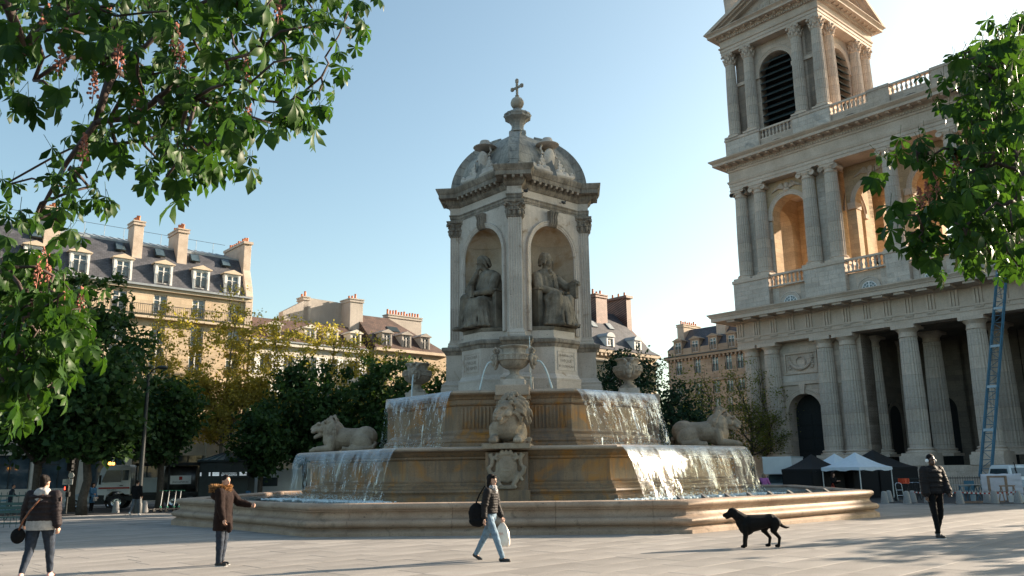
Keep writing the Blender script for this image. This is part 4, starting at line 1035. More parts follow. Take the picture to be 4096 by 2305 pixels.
for k in range(4):
    Mk = Matrix.Translation(TC) @ Matrix.Rotation(PI / 2 * k, 4, 'Z')
    b = MB()
    hw, ap = 7.5, 55.2
    for o0, o1, y in ((0, .42, -7.5), (.42, .62, -7.2), (.62, .95, -6.75)):
        b.prismy([(-hw + o0 * 2.2, 51.73), (-hw + o1 * 2.2, 51.73), (0, ap - o1), (hw - o1 * 2.2, 51.73), (hw - o0 * 2.2, 51.73), (0, ap - o0)], y, -5.2)
    b.xf(Mk); cp(b, 'pediment_cornice')
    b = MB(); b.prismy([(-5.6, 51.73), (5.6, 51.73), (0, 54.3)], -6.1, -5); b.xf(Mk); cp(b, 'tympanum', 'church')
    if k < 2:
        b = MB(); b.lathe([(.72, 0), (.72, .16), (.6, .2), (.58, .14), (.01, .14)], 24)
        b.xf(Mk @ Matrix.Translation((0, -6.1, 52.75)) @ Matrix.Rotation(PI / 2, 4, 'X')); md = cp(b, 'medallion', smooth=True)
        p = Mk @ Vector((0, -6.26, 52.75)); lettering('IHS', .75, 'churchblock', md, p, (PI / 2, 0, PI / 2 * k), .03)
        b = MB()
        for s in (-1, 1):
            for i in range(7):
                x = s * (.95 + i * .45); b.tube([(x - s * .3, -6.12, 51.95), (x, -6.2, 52.25 + .5 * (1 - i / 7)), (x + s * .3, -6.12, 52.0), (x + s * .1, -6.15, 51.85)], [.1, .13, .1, .05], 6)
        b.xf(Mk); cp(b, 'scroll_relief', 'church', True)
b = MB(); b.loft([[(5.45 - 7.4, 5.45 - 7.4 + .4, 51.72), (5.45 + 7.4, 5.45 - 7, 51.72), (5.45 + 7.4, 12.4, 51.72), (5.45 - 7.4, 12.4, 51.72)], [(5.3, 5.3, 55), (5.6, 5.3, 55), (5.6, 5.6, 55), (5.3, 5.6, 55)]]); cp(b, 'tower_roof', 'church')
b = MB(); b.cbox(-.3, 2.0, 51.7, 2.6, 2.6, 2.6); b.lathe([(1.2, 54.3), (1.2, 54.8), (.95, 55), (.95, 56), (1.05, 57.5), (.8, 58.5), (.1, 59)], 10, (-.3, 2.0, 0)); cp(b, 'corner_pedestal', 'church', bevel=.03)
# enamel street plaque on the corner column's wall
pq = thing('street_plaque', 'small dark blue street name plaque between the two leftmost church columns', 'street sign', CHP + E1 * 1.2 + E2 * .35 + Vector((0, 0, 3.35)), GROT)
b = MB(); b.prismy([(-.38, 0), (.38, 0), (.38, .42)] + [(.38 * math.cos(a), .42 + .28 * math.sin(a)) for a in np.linspace(.2, PI - .2, 9)] + [(-.38, .42)], -.06, 0)
M['enamel'] = plain('enamel', (.015, .06, .075), .3, .1); b.build('plate', 'enamel', pq, bevel=.01)
for s_, z_, q in (('6e Arrt', .52, .11), ('PLACE', .31, .15), ('ST SULPICE', .12, .13)): lettering(s_, q, 'white', pq, (0, -.065, z_), (PI / 2, 0, 0), .003)
# ---------------------------------------------------------------- houses round the square
M['cream'] = stone('cream_limestone', (.50, .39, .27), (.62, .51, .37), .5, .85, .2, 0, streak=((.34, .27, .20), .55, .8, .4), ashlar=(1.4, .45, .012), fine=12)
M['creamtrim'] = stone('cream_trim', (.52, .42, .31), (.64, .54, .42), .6, .85, .15, 0, fine=12)
M['render'] = stone('pale_render', (.62, .58, .50), (.72, .68, .60), .6, .85, .1, 0, streak=((.5, .45, .38), .55, .8, .5), fine=14)
M['greyrender'] = stone('grey_render', (.34, .31, .28), (.46, .42, .38), .5, .9, .15, 0, streak=((.24, .22, .20), .5, .78, .6), fine=14)
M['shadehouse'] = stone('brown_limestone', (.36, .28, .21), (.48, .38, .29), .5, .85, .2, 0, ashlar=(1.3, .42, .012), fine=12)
def slate_mat(name, c1, c2, w_, h_):
    mt, nt, b, tc = newmat(name); v = tc.outputs['Object']
    sp = nt.nodes.new('ShaderNodeSeparateXYZ'); nt.links.new(v, sp.inputs[0]); cb = nt.nodes.new('ShaderNodeCombineXYZ')
    nt.links.new(sp.outputs[0], cb.inputs[0]); nt.links.new(_math(nt, 'ADD', sp.outputs[2], _math(nt, 'MULTIPLY', sp.outputs[1], .35)), cb.inputs[1])
    bk = nt.nodes.new('ShaderNodeTexBrick'); nt.links.new(cb.outputs[0], bk.inputs['Vector'])
    bk.inputs['Scale'].default_value = 1; bk.inputs['Brick Width'].default_value = w_; bk.inputs['Row Height'].default_value = h_; bk.inputs['Mortar Size'].default_value = .012
    bk.inputs['Color1'].default_value = (*c1, 1); bk.inputs['Color2'].default_value = (*c2, 1); bk.inputs['Mortar'].default_value = (*[x * .35 for x in c1], 1)
    n = _noise(nt, v, 1.2, 5); r = _ramp(nt, (.75,) * 3, (1.25,) * 3); nt.links.new(n, r.inputs[0])
    nt.links.new(_mix(nt, 'MULTIPLY', 1, bk.outputs[0], r.outputs[0]), b.inputs['Base Color']); b.inputs['Roughness'].default_value = .6
    bumpit(nt, b, bk.outputs[1], -.5, .02); return mt
M['slate'] = slate_mat('roof_slate', (.05, .052, .062), (.08, .08, .093), .34, .19)
M['tile'] = slate_mat('brown_roof_tile', (.075, .045, .034), (.115, .068, .05), .25, .16)
M['zinc'] = plain('roof_zinc', (.26, .29, .31), .45, .15, 2)
M['chimney'] = stone('chimney_render', (.44, .36, .29), (.58, .49, .41), 1.2, .9, .15, 0, fine=14)
M['brick'] = slate_mat('dark_brick', (.15, .07, .05), (.22, .11, .085), .3, .13)
M['pot'] = plain('terracotta', (.50, .17, .075), .8, .2, 6)
M['sash'] = plain('sash_paint', (.66, .65, .62), .5, .06)
M['pane'] = plain('window_pane', (.05, .075, .09), .05, .3, .8, spec=1.0)
M['curtain'] = plain('window_dark', (.035, .032, .03), .8, .4, 3)
M['shop'] = plain('shop_paint', (.50, .45, .38), .55, .08, 2)
def grid_wall(b, x0, x1, z0, z1, ops, y=0, rev=.28):
    xs = sorted({x0, x1, *[o[0] for o in ops], *[o[1] for o in ops]}); zs = sorted({z0, z1, *[o[2] for o in ops], *[o[3] for o in ops]})
    inside = lambda x, z: any(o[0] < x < o[1] and o[2] < z < o[3] for o in ops)
    for i in range(len(xs) - 1):
        for j in range(len(zs) - 1):
            if not inside((xs[i] + xs[i + 1]) / 2, (zs[j] + zs[j + 1]) / 2):
                b.add([(xs[i], y, zs[j]), (xs[i + 1], y, zs[j]), (xs[i + 1], y, zs[j + 1]), (xs[i], y, zs[j + 1])], [(0, 1, 2, 3)])
    for a, c, d, e in ops:
        b.add([(a, y, d), (c, y, d), (c, y, e), (a, y, e), (a, y + rev, d), (c, y + rev, d), (c, y + rev, e), (a, y + rev, e)], [(0, 4, 5, 1), (1, 5, 6, 2), (2, 6, 7, 3), (3, 7, 4, 0)])
    return b
wcache = {}
def window(parent, x, z, w_, h_, y=.2, rail=False, bars=1, col_='sash'):
    k = (w_, h_, bars, col_)
    if k not in wcache:
        f_ = MB()
        for a, c, d, e in ((-w_ / 2, -w_ / 2 + .09, 0, h_), (w_ / 2 - .09, w_ / 2, 0, h_), (-.055, .055, .09, h_ - .09)): f_.box(a, c, -.04, .05, d, e)
        f_.box(-w_ / 2 + .09, w_ / 2 - .09, -.04, .05, 0, .09); f_.box(-w_ / 2 + .09, w_ / 2 - .09, -.04, .05, h_ - .09, h_)
        for i in range(bars): 
            zz_ = h_ * (i + 1) / (bars + 1) if bars > 1 else h_ * .72
            f_.box(-w_ / 2 + .09, -.055, -.03, .04, zz_ - .025, zz_ + .025); f_.box(.055, w_ / 2 - .09, -.03, .04, zz_ - .025, zz_ + .025)
        p_ = MB().box(-w_ / 2 + .08, w_ / 2 - .08, .06, .09, .05, h_ - .05)
        rl = MB()
        for zz_ in (.06, .9): rl.box(-w_ / 2, w_ / 2, -.22, -.18, zz_, zz_ + .04)
        for i in range(9): rl.box(-w_ / 2 + i * w_ / 8 - .012, -w_ / 2 + i * w_ / 8 + .012, -.21, -.19, .06, .92)
        wcache[k] = (f_.mesh('window', col_), p_.mesh('pane', 'pane'), rl.mesh('window_rail', 'iron'))
    me = wcache[k]
    o = put('window', me[0], parent, (x, y, z)); put('pane', me[1], o)
    if rail: put('window_rail', me[2], o)
    return o
def dormer(parent, x, z, w_, h_, y0, y1, mat='sash', arch=False, stone_=None, roofm='zinc'):
    jm = stone_ or mat
    b = MB()
    b.box(x - w_ / 2 - .14, x - w_ / 2 + .06, y0, y0 + .25, z, z + h_).box(x + w_ / 2 - .06, x + w_ / 2 + .14, y0, y0 + .25, z, z + h_).box(x - w_ / 2 + .06, x + w_ / 2 - .06, y0, y0 + .25, z + h_ - .18, z + h_)
    b.box(x - w_ / 2 - .12, x - w_ / 2 - .02, y0 + .25, y1, z, z + h_).box(x + w_ / 2 + .02, x + w_ / 2 + .12, y0 + .25, y1, z, z + h_)
    o = b.build('dormer', jm, parent)
    r_ = MB()
    if arch: r_.loft([[(x + (w_ / 2 + .2) * math.cos(a), yy, z + h_ + (w_ / 2 + .05) * math.sin(a)) for a in np.linspace(0, PI, 13)] for yy in (y0 - .12, y1 + .3)])
    else: r_.loft([[(x - w_ / 2 - .3, yy, z + h_), (x + w_ / 2 + .3, yy, z + h_), (x + w_ / 2 + .3, yy, z + h_ + .08), (x, yy, z + h_ + .42), (x - w_ / 2 - .3, yy, z + h_ + .08)] for yy in (y0 - .15, y1 + .2)])
    r_.build('dormer_roof', 'creamtrim' if (not arch and not stone_) else (stone_ or roofm), o)
    window(o, x, z + .05, round(w_ - .12, 2), round(h_ - .22, 2), y0 + .12, rail=not arch)
    return o
def chimney(parent, x0, x1, y0, y1, z0, z1, mat='chimney', pots=5, along='y'):
    o = MB().box(x0, x1, y0, y1, z0, z1 - .4).build('chimney', mat, parent, bevel=.02)
    MB().box(x0 - .1, x1 + .1, y0 - .1, y1 + .1, z1 - .4, z1 - .28).box(x0 - .05, x1 + .05, y0 - .05, y1 + .05, z1 - .28, z1 - .12).box(x0 - .12, x1 + .12, y0 - .12, y1 + .12, z1 - .12, z1).build('chimney_cap', mat, o)
    for i in range(pots):
        t = (i + .5) / pots; h_ = random.uniform(.35, .65)
        px, py = ((x0 + x1) / 2, y0 + (y1 - y0) * t) if along == 'y' else (x0 + (x1 - x0) * t, (y0 + y1) / 2)
        MB().lathe([(.14, z1), (.12, z1 + .1), (.11, z1 + h_), (.13, z1 + h_ + .03), (.09, z1 + h_ + .03)], 9, (px, py, 0)).build('chimney_pot', 'pot', o, smooth=True)
    return o
HROT = math.atan2(E2.y, E2.x)
# --- left house with long slate mansard
h1 = thing('apartment_house', 'long cream apartment house with slate mansard roof and row of dormers at left', 'house', B1P, HROT)
cols = [-40.2 + i * 3.42 for i in range(13)]
rows = [(5.0, 1.2, 1.9), (7.4, 1.2, 2.3), (10.3, 1.2, 2.3), (12.9, 1.15, 1.9), (15.55, 1.15, 1.75)]
ops = []
for x in cols:
    for z, w_, h_ in rows: ops.append((x - w_ / 2, x + w_ / 2, z, z + h_))
b = grid_wall(MB(), -42, 2.3, 4.4, 18.0, ops); b.box(-42, 2.3, .5, 11, -1.6, 18); b.build('wall', 'cream', h1)
for i, x in enumerate(cols):
    for z, w_, h_ in rows: window(h1, x, z, w_, h_, .18, rail=z > 7)
for z, pr in ((6.4, .25), (9.85, .18), (15.05, .55), (17.6, .3)): MB().box(-42, 2.4, -pr, .1, z, z + .28).build('string_course', 'creamtrim', h1)
MB().box(-42, 2.3, -.62, -.1, 15.33, 15.36).box(-42, 2.3, -.62, -.58, 16.2, 16.26).build('balcony_rail', 'iron', h1)
bb = MB()
for i in range(250): bb.box(-42 + i * .177, -42 + i * .177 + .025, -.61, -.59, 15.36, 16.2)
bb.build('balcony_bars', 'iron', h1, kind='stuff')
MB().box(-42, 2.3, -.5, -.12, 17.88, 18.06).build('gutter', 'zinc', h1)
# shop fronts
for i in range(14):
    x = -41.8 + i * 3.42 - .1
    MB().box(x - .3, x + .3, -.35, .5, -.6, 3.5).box(x - .36, x + .36, -.42, .5, 3.5, 4.45).box(x - .36, x + .36, -.4, .5, -.6, .6).build('shop_pilaster', 'shop', h1, bevel=.02)
    if i < 13:
        MB().box(x + .3, x + 3.12, -.25, .5, 3.3, 4.4).build('shop_fascia', 'shop', h1, bevel=.02)
        MB().box(x + .3, x + 3.12, -.18, .5, -.6, .75).build('stall_riser', 'shop', h1)
        wd = MB().box(x + .36, x + 3.06, .1, .16, .75, 3.3).build('shop_window', 'pane', h1)
        MB().box(x + 1.68, x + 1.76, .04, .1, .75, 3.3).box(x + .36, x + 1.68, .04, .1, 2.55, 2.63).build('glazing_bar', 'darkgreen', wd)
prof = [(-.15, 18.03), (.05, 18.3), (.35, 19.2), (.75, 20.2), (1.3, 21.2), (1.9, 22.0), (2.05, 22.15)]
b = MB(); b.loft([[(x, y, z) for y, z in prof] + [(x, 2.05, 18.0)] for x in (-42, 1.75)]); b.build('mansard_slope', 'slate', h1)
b = MB(); b.loft([[(x, 2.0, 22.12), (x, 6, 23.45), (x, 10, 22.1), (x, 10, 21.8), (x, 2.0, 21.8)] for x in (-42, 1.75)]); zr = b.build('zinc_roof', 'zinc', h1)
for i in range(60): MB().add([(-41.5 + i * .72 + a, y, z + d) for a in (0, .05) for y, z, d in ((2.0, 22.12, .0), (6, 23.45, .0), (6, 23.45, .06), (2.0, 22.12, .06))], [(0, 1, 2, 3), (7, 6, 5, 4), (3, 2, 6, 7)]).build('zinc_seam', 'zinc', zr)
MB().box(-42, 1.75, 1.92, 2.1, 22.02, 22.2).build('break_flashing', 'zinc', h1)
for x in (-39.8, -36.4, -33, -29.8, -26.5, -23.1, -19.6, -16.2, -12.8, -9.35, -5.88, -2.5, .45): dormer(h1, x, 18.25, 1.25, 1.85, -.02, 1.0)
for x in (-23, -16.0, -12.7, -9.4, -6.0, -2.8, .15):
    sk = MB().prismx([(1.0, 21.0), (1.55, 21.75), (1.47, 21.82), (.92, 21.07)], x - .45, x + .45).build('skylight', 'darkgreen', h1)
    MB().prismx([(.93, 21.12), (1.43, 21.79), (1.42, 21.83), (.9, 21.13)], x - .36, x + .36).build('skylight_pane', 'pane', sk)
chimney(h1, -15.5, -14.3, .95, 3.4, 20.3, 23.9, pots=5); chimney(h1, -8.45, -7.6, .95, 2.6, 20.2, 24.0, pots=4); chimney(h1, -4.5, -3.6, 1.0, 3.6, 20.2, 24.0, pots=7)
b = MB(); b.loft([[(x, -.25, 14), (x, -.25, 18.2), (x, .1, 19.3), (x, .55, 20.4), (x, .75, 20.9), (x, .75, 23.5), (x, 5.5, 23.5), (x, 10, 22), (x, 10, 14)] for x in (1.72, 2.45)]); ew = b.build('gable_wall', 'chimney', h1, bevel=.03)
MB().box(1.6, 2.57, .6, 5.6, 23.5, 23.75).build('gable_cap', 'chimney', ew)
for i in range(9):
    hh = random.uniform(.35, .6); MB().lathe([(.14, 23.75), (.11, 23.85), (.11, 23.75 + hh), (.08, 23.75 + hh)], 9, (2.08, .95 + i * .5, 0)).build('chimney_pot', 'pot', ew, smooth=True)
rb = MB().tube([(-42, 5.5, 24.35), (1.7, 5.5, 24.35)], .02, 5)
rb.build('ridge_rail', 'iron', h1)
for i in range(26): MB().tube([(-42 + i * 1.7, 5.5, 23.3), (-42 + i * 1.7, 5.5, 24.35)], .018, 5).build('rail_post', 'iron', h1)
# --- white house
h2 = thing('white_house', 'low white rendered house with brown roof and white dormers beside the long house', 'house', B1P + E2 * 2.5, HROT)
ops = []; c2 = [1.6, 4.0, 6.4, 8.8, 11.3]
for x in c2:
    for z, h_ in ((5, 1.9), (8, 2.0), (11, 1.9)): ops.append((x - .55, x + .55, z, z + h_))
b = grid_wall(MB(), 0, 12.8, -1.6, 14.0, ops); b.box(0, 12.8, .5, 10, -1.6, 14); b.build('wall', 'render', h2)
for x in c2:
    for z, h_ in ((5, 1.9), (8, 2.0), (11, 1.9)):
        window(h2, x, z, 1.1, h_, .18)
        for s in (-1, 1): MB().box(x + s * .85 - .27, x + s * .85 + .27, -.06, -.005, z, z + h_).build('shutter', 'white', h2)
MB().box(0, 12.8, -.4, .1, 13.7, 14.05).build('cornice', 'render', h2); MB().box(0, 12.8, -.5, -.3, 14.05, 14.18).build('gutter', 'zinc', h2)
MB().prismx([(-.35, 14.05), (3.6, 17.0), (8, 17.0), (10, 14.05)], 0, 12.8).build('roof', 'tile', h2)
for x in (2.6, 6.4, 8.9, 11.6): dormer(h2, x, 14.3, 1.0, 1.5, .3, 2.2, 'white', roofm='tile', stone_='render')
b = MB(); b.loft([[(x0, y, z) for x0, z in ((5.6, 16.2), (8.6, 16.2), (12.9, 16.2), (12.9, 19.9), (8.6, 20.0), (5.6, 18.2))] for y in (6.0, 5.0)]); b.build('party_wall', 'greyrender', h2)
chimney(h2, 12.5, 14.1, 3.2, 5.2, 14.0, 20.2, 'greyrender', 3)
chimney(h2, 7.9, 8.5, 5.0, 6.4, 17.5, 20.1, 'greyrender', 2)
# --- brown roofed house
h3 = thing('brown_roofed_house', 'house with brown tiled roof and three wooden dormers left of the fountain tower', 'house', B1P + E2 * 16.2, HROT)
ops = [(x - .5, x + .5, z, z + 1.9) for x in (1.5, 4, 6.5) for z in (5, 8.3, 11.3)]
b = grid_wall(MB(), 0, 9.5, -1.6, 14.4, ops); b.box(0, 9.5, .5, 10, -1.6, 14.4); b.build('wall', 'cream', h3)
for x in (1.5, 4, 6.5):
    for z in (5, 8.3, 11.3): window(h3, x, z, 1.0, 1.9, .18)
MB().box(0, 9.5, -.4, .1, 14.2, 14.5).build('cornice', 'creamtrim', h3)
b = MB(); b.loft([[(0, -.3, 14.5), (9.6, -.3, 14.5), (9.6, 9, 14.5), (0, 9, 14.5)], [(0, 4.3, 18.7), (4.4, 4.3, 18.7), (4.4, 4.5, 18.7), (0, 4.5, 18.7)]]); b.build('roof', 'tile', h3)
for x in (1.6, 4.1, 6.6): dormer(h3, x, 14.7, .95, 1.5, .1, 2.4, 'greyrender', roofm='tile', stone_='greyrender')
chimney(h3, 4.6, 9.2, 4.6, 5.6, 15.5, 19.3, 'greyrender', 12, 'x')
sk = MB().prismx([(2.2, 16.8), (2.9, 17.45), (2.85, 17.5), (2.15, 16.87)], 3.2, 4.6).build('skylight', 'darkgreen', h3)
# --- house with brick chimney wall behind the tower
K = .832
PB = Vector((18.862 * K, 109.984 * K, 0))
h4 = thing('brick_chimney_house', 'house with grey mansard and tall brick chimney wall behind the fountain tower', 'house', PB, HROT)
ops = [(x - .5, x + .5, z, z + 2) for x in (-3, -7, -11, -15) for z in (3.5, 7, 10.3)]
b = grid_wall(MB(), -21, 0, -1.6, 13.4, ops); b.box(-21, 0, .5, 10, -1.6, 13.4); b.build('wall', 'cream', h4)
for x in (-3, -7, -11, -15):
    for z in (3.5, 7, 10.3): window(h4, x, z, 1.0, 2.0, .18)
MB().box(-21, .4, -.5, .2, 13.4, 13.75).box(-21, .3, -.25, .2, 12.5, 12.8).build('cornice', 'creamtrim', h4)
mm_ = MB().box(-.13, .13, -.42, 0, 13.1, 13.38).mesh('modillion', 'creamtrim')
for i in range(33): put('modillion', mm_, h4, (-.4 - i * .62, -.02, 0))
b = MB(); b.loft([[(-21, -.55, 13.76), (.3, -.55, 13.76), (.3, 9, 13.76), (-21, 9, 13.76)], [(-21, .2, 14.3), (-.3, .2, 14.3), (-.3, 9, 14.3), (-21, 9, 14.3)], [(-20, 4.6, 19.0), (-1.4, 4.6, 19.0), (-1.4, 6, 19.0), (-20, 6, 19.0)]]); b.build('roof', 'slate', h4)
for x in (-2.9, -7.3, -11.7, -16): dormer(h4, x, 14.2, .9, 1.0, -.1, 2.2, 'sash', arch=True)
for x, z in ((-9.0, 16.6), (-7.0, 16.6), (-4.3, 16.6)):
    sk = MB().prismx([(2.3, z), (3.0, z + .75), (2.93, z + .82), (2.23, z + .07)], x - .4, x + .4).build('skylight', 'zinc', h4)
bw = MB().loft([[(x, 1.0, 15.0), (x, 3.0, 17.0), (x, 3.0, 20.7), (x, 9.5, 20.7), (x, 9.5, 15)] for x in (-.9, -.1)]).build('brick_wall', 'brick', h4)
MB().box(-1.1, .1, 2.8, 9.6, 20.7, 21.0).build('wall_coping', 'brick', bw)
for i in range(6): MB().lathe([(.12, 21), (.1, 21.5), (.08, 21.5)], 8, (-.5, 3.6 + i * .9, 0)).build('chimney_pot', 'pot', bw, smooth=True)
chimney(h4, -6.0, -4.2, 3.0, 4.4, 17, 20.6, 'brick', 3, 'x'); chimney(h4, -20.9, -20.0, 7.4, 9.0, 13, 19.6, 'brick', 2)
# --- shaded house with stone dormers
PC = Vector((21.156, 113.08, 0))
h5 = thing('shaded_house', 'shaded brown stone house with pedimented stone dormers left of the church', 'house', PC, GROT)
c5 = [1.75, 4.8, 7.55, 9.6, 11.3, 14]
ops = [(x - .5, x + .5, z, z + 2.0) for x in c5 for z in (2.8, 5.6, 8.4, 11.0, 13.8)]
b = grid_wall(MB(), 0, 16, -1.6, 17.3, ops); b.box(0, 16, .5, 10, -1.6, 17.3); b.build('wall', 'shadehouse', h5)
for x in c5:
    for z in (2.8, 5.6, 8.4, 11.0, 13.8): window(h5, x, z, 1.0, 2.0, .18, rail=True)
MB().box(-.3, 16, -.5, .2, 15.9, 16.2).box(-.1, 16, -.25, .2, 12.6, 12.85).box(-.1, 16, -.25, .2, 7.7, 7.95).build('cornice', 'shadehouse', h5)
MB().box(-.3, 16, -.6, -.3, 16.2, 16.35).build('gutter', 'darkgreen', h5)
mm5 = MB().box(-.12, .12, -.4, 0, 15.6, 15.88).mesh('modillion', 'shadehouse')
for i in range(26): put('modillion', mm5, h5, (.2 + i * .6, 0, 0))
b = MB(); b.loft([[(-.1, .1, 17.3), (16, .1, 17.3), (16, 9, 17.3), (-.1, 9, 17.3)], [(2.0, 2.6, 20.2), (16, 2.6, 20.2), (16, 6, 20.2), (2.0, 6, 20.2)]]); b.build('roof', 'slate', h5)
for x in (1.85, 4.65, 7.5, 10.3, 13): dormer(h5, x, 16.6, 1.1, 1.75, -.1, 2.2, 'sash', stone_='shadehouse')
chimney(h5, .9, 2.0, 1.2, 5.0, 17.5, 20.9, 'chimney', 8); chimney(h5, 7.2, 8.6, 1.3, 4.0, 18, 21.0, 'chimney', 7)
# --- plain row closing the street behind
h6 = thing('distant_house', 'pale distant house seen at the end of the street between the houses', 'house', (15.5, 150, 0), HROT + .35)
b = grid_wall(MB(), -12, 14, -1.6, 15, [(x - .6, x + .6, z, z + 2) for x in range(-10, 13, 3) for z in (3, 6.5, 10)]); b.box(-12, 14, .5, 9, -1.6, 15); b.build('wall', 'render', h6)
for x in range(-10, 13, 3):
    for z in (3, 6.5, 10): window(h6, x, z, 1.2, 2.0, .18)
MB().prismx([(-.3, 15), (4, 18.5), (9, 15)], -12, 14).build('roof', 'slate', h6)
# ---------------------------------------------------------------- trees
M['bark'] = stone('bark', (.05, .042, .034), (.10, .085, .07), 6, .9, .6, 0, fine=40)
M['plane_bark'] = stone('plane_bark', (.12, .105, .075), (.24, .21, .15), 4, .9, .4, 0, fine=30)
M['chestnut_far'] = leafmat('chestnut_leaves_far', (.018, .042, .016), (.045, .085, .028), .25)
M['plane_leaf'] = leafmat('young_plane_leaves', (.20, .165, .045), (.34, .28, .08), .45)
M['plane_leaf2'] = leafmat('young_plane_leaves_green', (.08, .095, .03), (.17, .17, .05), .4)
M['evergreen'] = leafmat('evergreen_leaves', (.012, .03, .018), (.03, .06, .03), .15)
M['chestnut'] = leafmat('chestnut_leaves', (.014, .04, .010), (.04, .085, .018), .33, .42)
M['petiole'] = plain('leaf_stalk', (.10, .12, .04), .6, .2)
M['blossom'] = plain('chestnut_blossom', (.36, .13, .09), .7, .35, 40)
M['twig'] = plain('twig', (.055, .035, .03), .85, .3, 20)
def leaf_mesh(name, C, size, mat, rg, droop=.35, asp=.62):
    """one small bent four-sided leaf per centre"""
    n = len(C); s = size * rg.uniform(.6, 1.25, n)[:, None]
    az = rg.uniform(0, 2 * PI, n); el = rg.normal(-droop, .55, n)
    d = np.stack([np.cos(az) * np.cos(el), np.sin(az) * np.cos(el), np.sin(el)], 1)
    q = rg.normal(size=(n, 3)); side = np.cross(d, q); side /= np.linalg.norm(side, axis=1)[:, None] + 1e-9
    nr = np.cross(side, d)
    v = np.stack([C - d * s * .5, C + side * s * asp * .5 + nr * s * .12, C + d * s * .5, C - side * s * asp * .5 + nr * s * .12], 1).reshape(-1, 3)
    me = bpy.data.meshes.new(name); me.vertices.add(4 * n); me.loops.add(4 * n); me.polygons.add(n)
    me.vertices.foreach_set('co', v.astype(np.float32).ravel()); me.loops.foreach_set('vertex_index', np.arange(4 * n, dtype=np.int32))
    me.polygons.foreach_set('loop_start', np.arange(0, 4 * n, 4, dtype=np.int32)); me.polygons.foreach_set('loop_total', np.full(n, 4, dtype=np.int32))
    me.update(calc_edges=True); me.materials.append(M[mat]); return me
def limbs(rg, base, top, r0, n1, n2, spread, h, up_=.55):
    """trunk, boughs and branches as tapered tubes; returns tubes and tip points"""
    tubes = []; tips = []
    base = np.array(base, float); top = np.array(top, float)
    L = np.linalg.norm(top - base); k = 6
    tr = [base + (top - base) * i / k + np.array([rg.normal(0, .007 * L), rg.normal(0, .007 * L), 0]) * (i > 0) for i in range(k + 1)]
    trunk = (tr, [r0 * (1.25 if i == 0 else 1) * (1 - .45 * i / k) for i in range(k + 1)])
    for i in range(n1):
        t = .45 + .55 * (i + 1) / n1; p = tr[min(k, int(t * k))]
        a = i * 2.4 + rg.uniform(-.4, .4); e = rg.uniform(.3, 1.0) if i < n1 - 1 else 1.3
        d = np.array([math.cos(a) * math.cos(e), math.sin(a) * math.cos(e), math.sin(e)]); ln = spread * rg.uniform(.75, 1.1) * (1 if e < .9 else h / spread * .8)
        pts = [p]; dd = d.copy()
        for j in range(5):
            dd = dd + rg.normal(0, .13, 3) + np.array([0, 0, .06]); dd /= np.linalg.norm(dd); pts.append(pts[-1] + dd * ln / 5)
        rr = r0 * .45
        tubes.append((pts, [rr * (1 - .8 * j / 5) for j in range(6)])); tips.append(pts[-1])
        for q in range(n2):
            j = rg.integers(1, 5); p2 = pts[j]; d2 = dd + rg.normal(0, .75, 3) + np.array([0, 0, up_]); d2 /= np.linalg.norm(d2); l2 = ln * rg.uniform(.3, .6)
            b2 = [p2]
            for s_ in range(4): d2 = d2 + rg.normal(0, .15, 3); d2 /= np.linalg.norm(d2); b2.append(b2[-1] + d2 * l2 / 4)
            tubes.append((b2, [rr * .45 * (1 - .8 * s_ / 4) for s_ in range(5)])); tips += [b2[-1], b2[2]]
    return trunk, tubes, tips
def tree(name, label, loc, h, th, rx, nl, leaf, mat, seed, group, r0=.22, n1=8, n2=5, bark='bark', cl=.9, fill=.5, zs=1.0):
    rg = np.random.default_rng(seed)
    t = thing(name, label, 'tree', (loc[0], loc[1], gz(loc[1]) - .05), 0, group)
    trunk, tubes, tips = limbs(rg, (0, 0, 0), (rg.normal(0, .2), rg.normal(0, .2), th + (h - th) * .35), r0, n1, n2, rx * .8, (h - th) * .7)
    b = MB().tube(*trunk, 9); b.build('trunk', bark, t, smooth='all')
    b = MB()
    for pts, rr in tubes: b.tube(pts, rr, 5)
    b.build('boughs', bark, t, smooth='all')
    # leaf clumps: round the branch tips, plus clumps filling an uneven crown
    T = np.array(tips); nc = int(len(T) * (1 + fill * 2))
    u = rg.normal(size=(nc - len(T), 3)); u /= np.linalg.norm(u, axis=1)[:, None]; u *= rg.uniform(.25, 1, (len(u), 1)) ** .45
    E_ = u * np.array([rx, rx, (h - th) / 2 * zs]) + np.array([0, 0, (h + th) / 2])
    E_[:, :2] *= rg.uniform(.75, 1.12, (len(E_), 1))
    Cc = np.concatenate([T, E_]); sz = rg.uniform(.55, 1.3, len(Cc)) * cl
    idx = rg.integers(0, len(Cc), nl)
    P = Cc[idx] + rg.normal(size=(nl, 3)) * (sz[idx][:, None] * np.array([.5, .5, .36]))
    P[:, 2] = np.maximum(P[:, 2], th * .8 + rg.uniform(-.4, .4, nl))
    put('crown', leaf_mesh('crown', P, leaf, mat, rg), t)
    return t
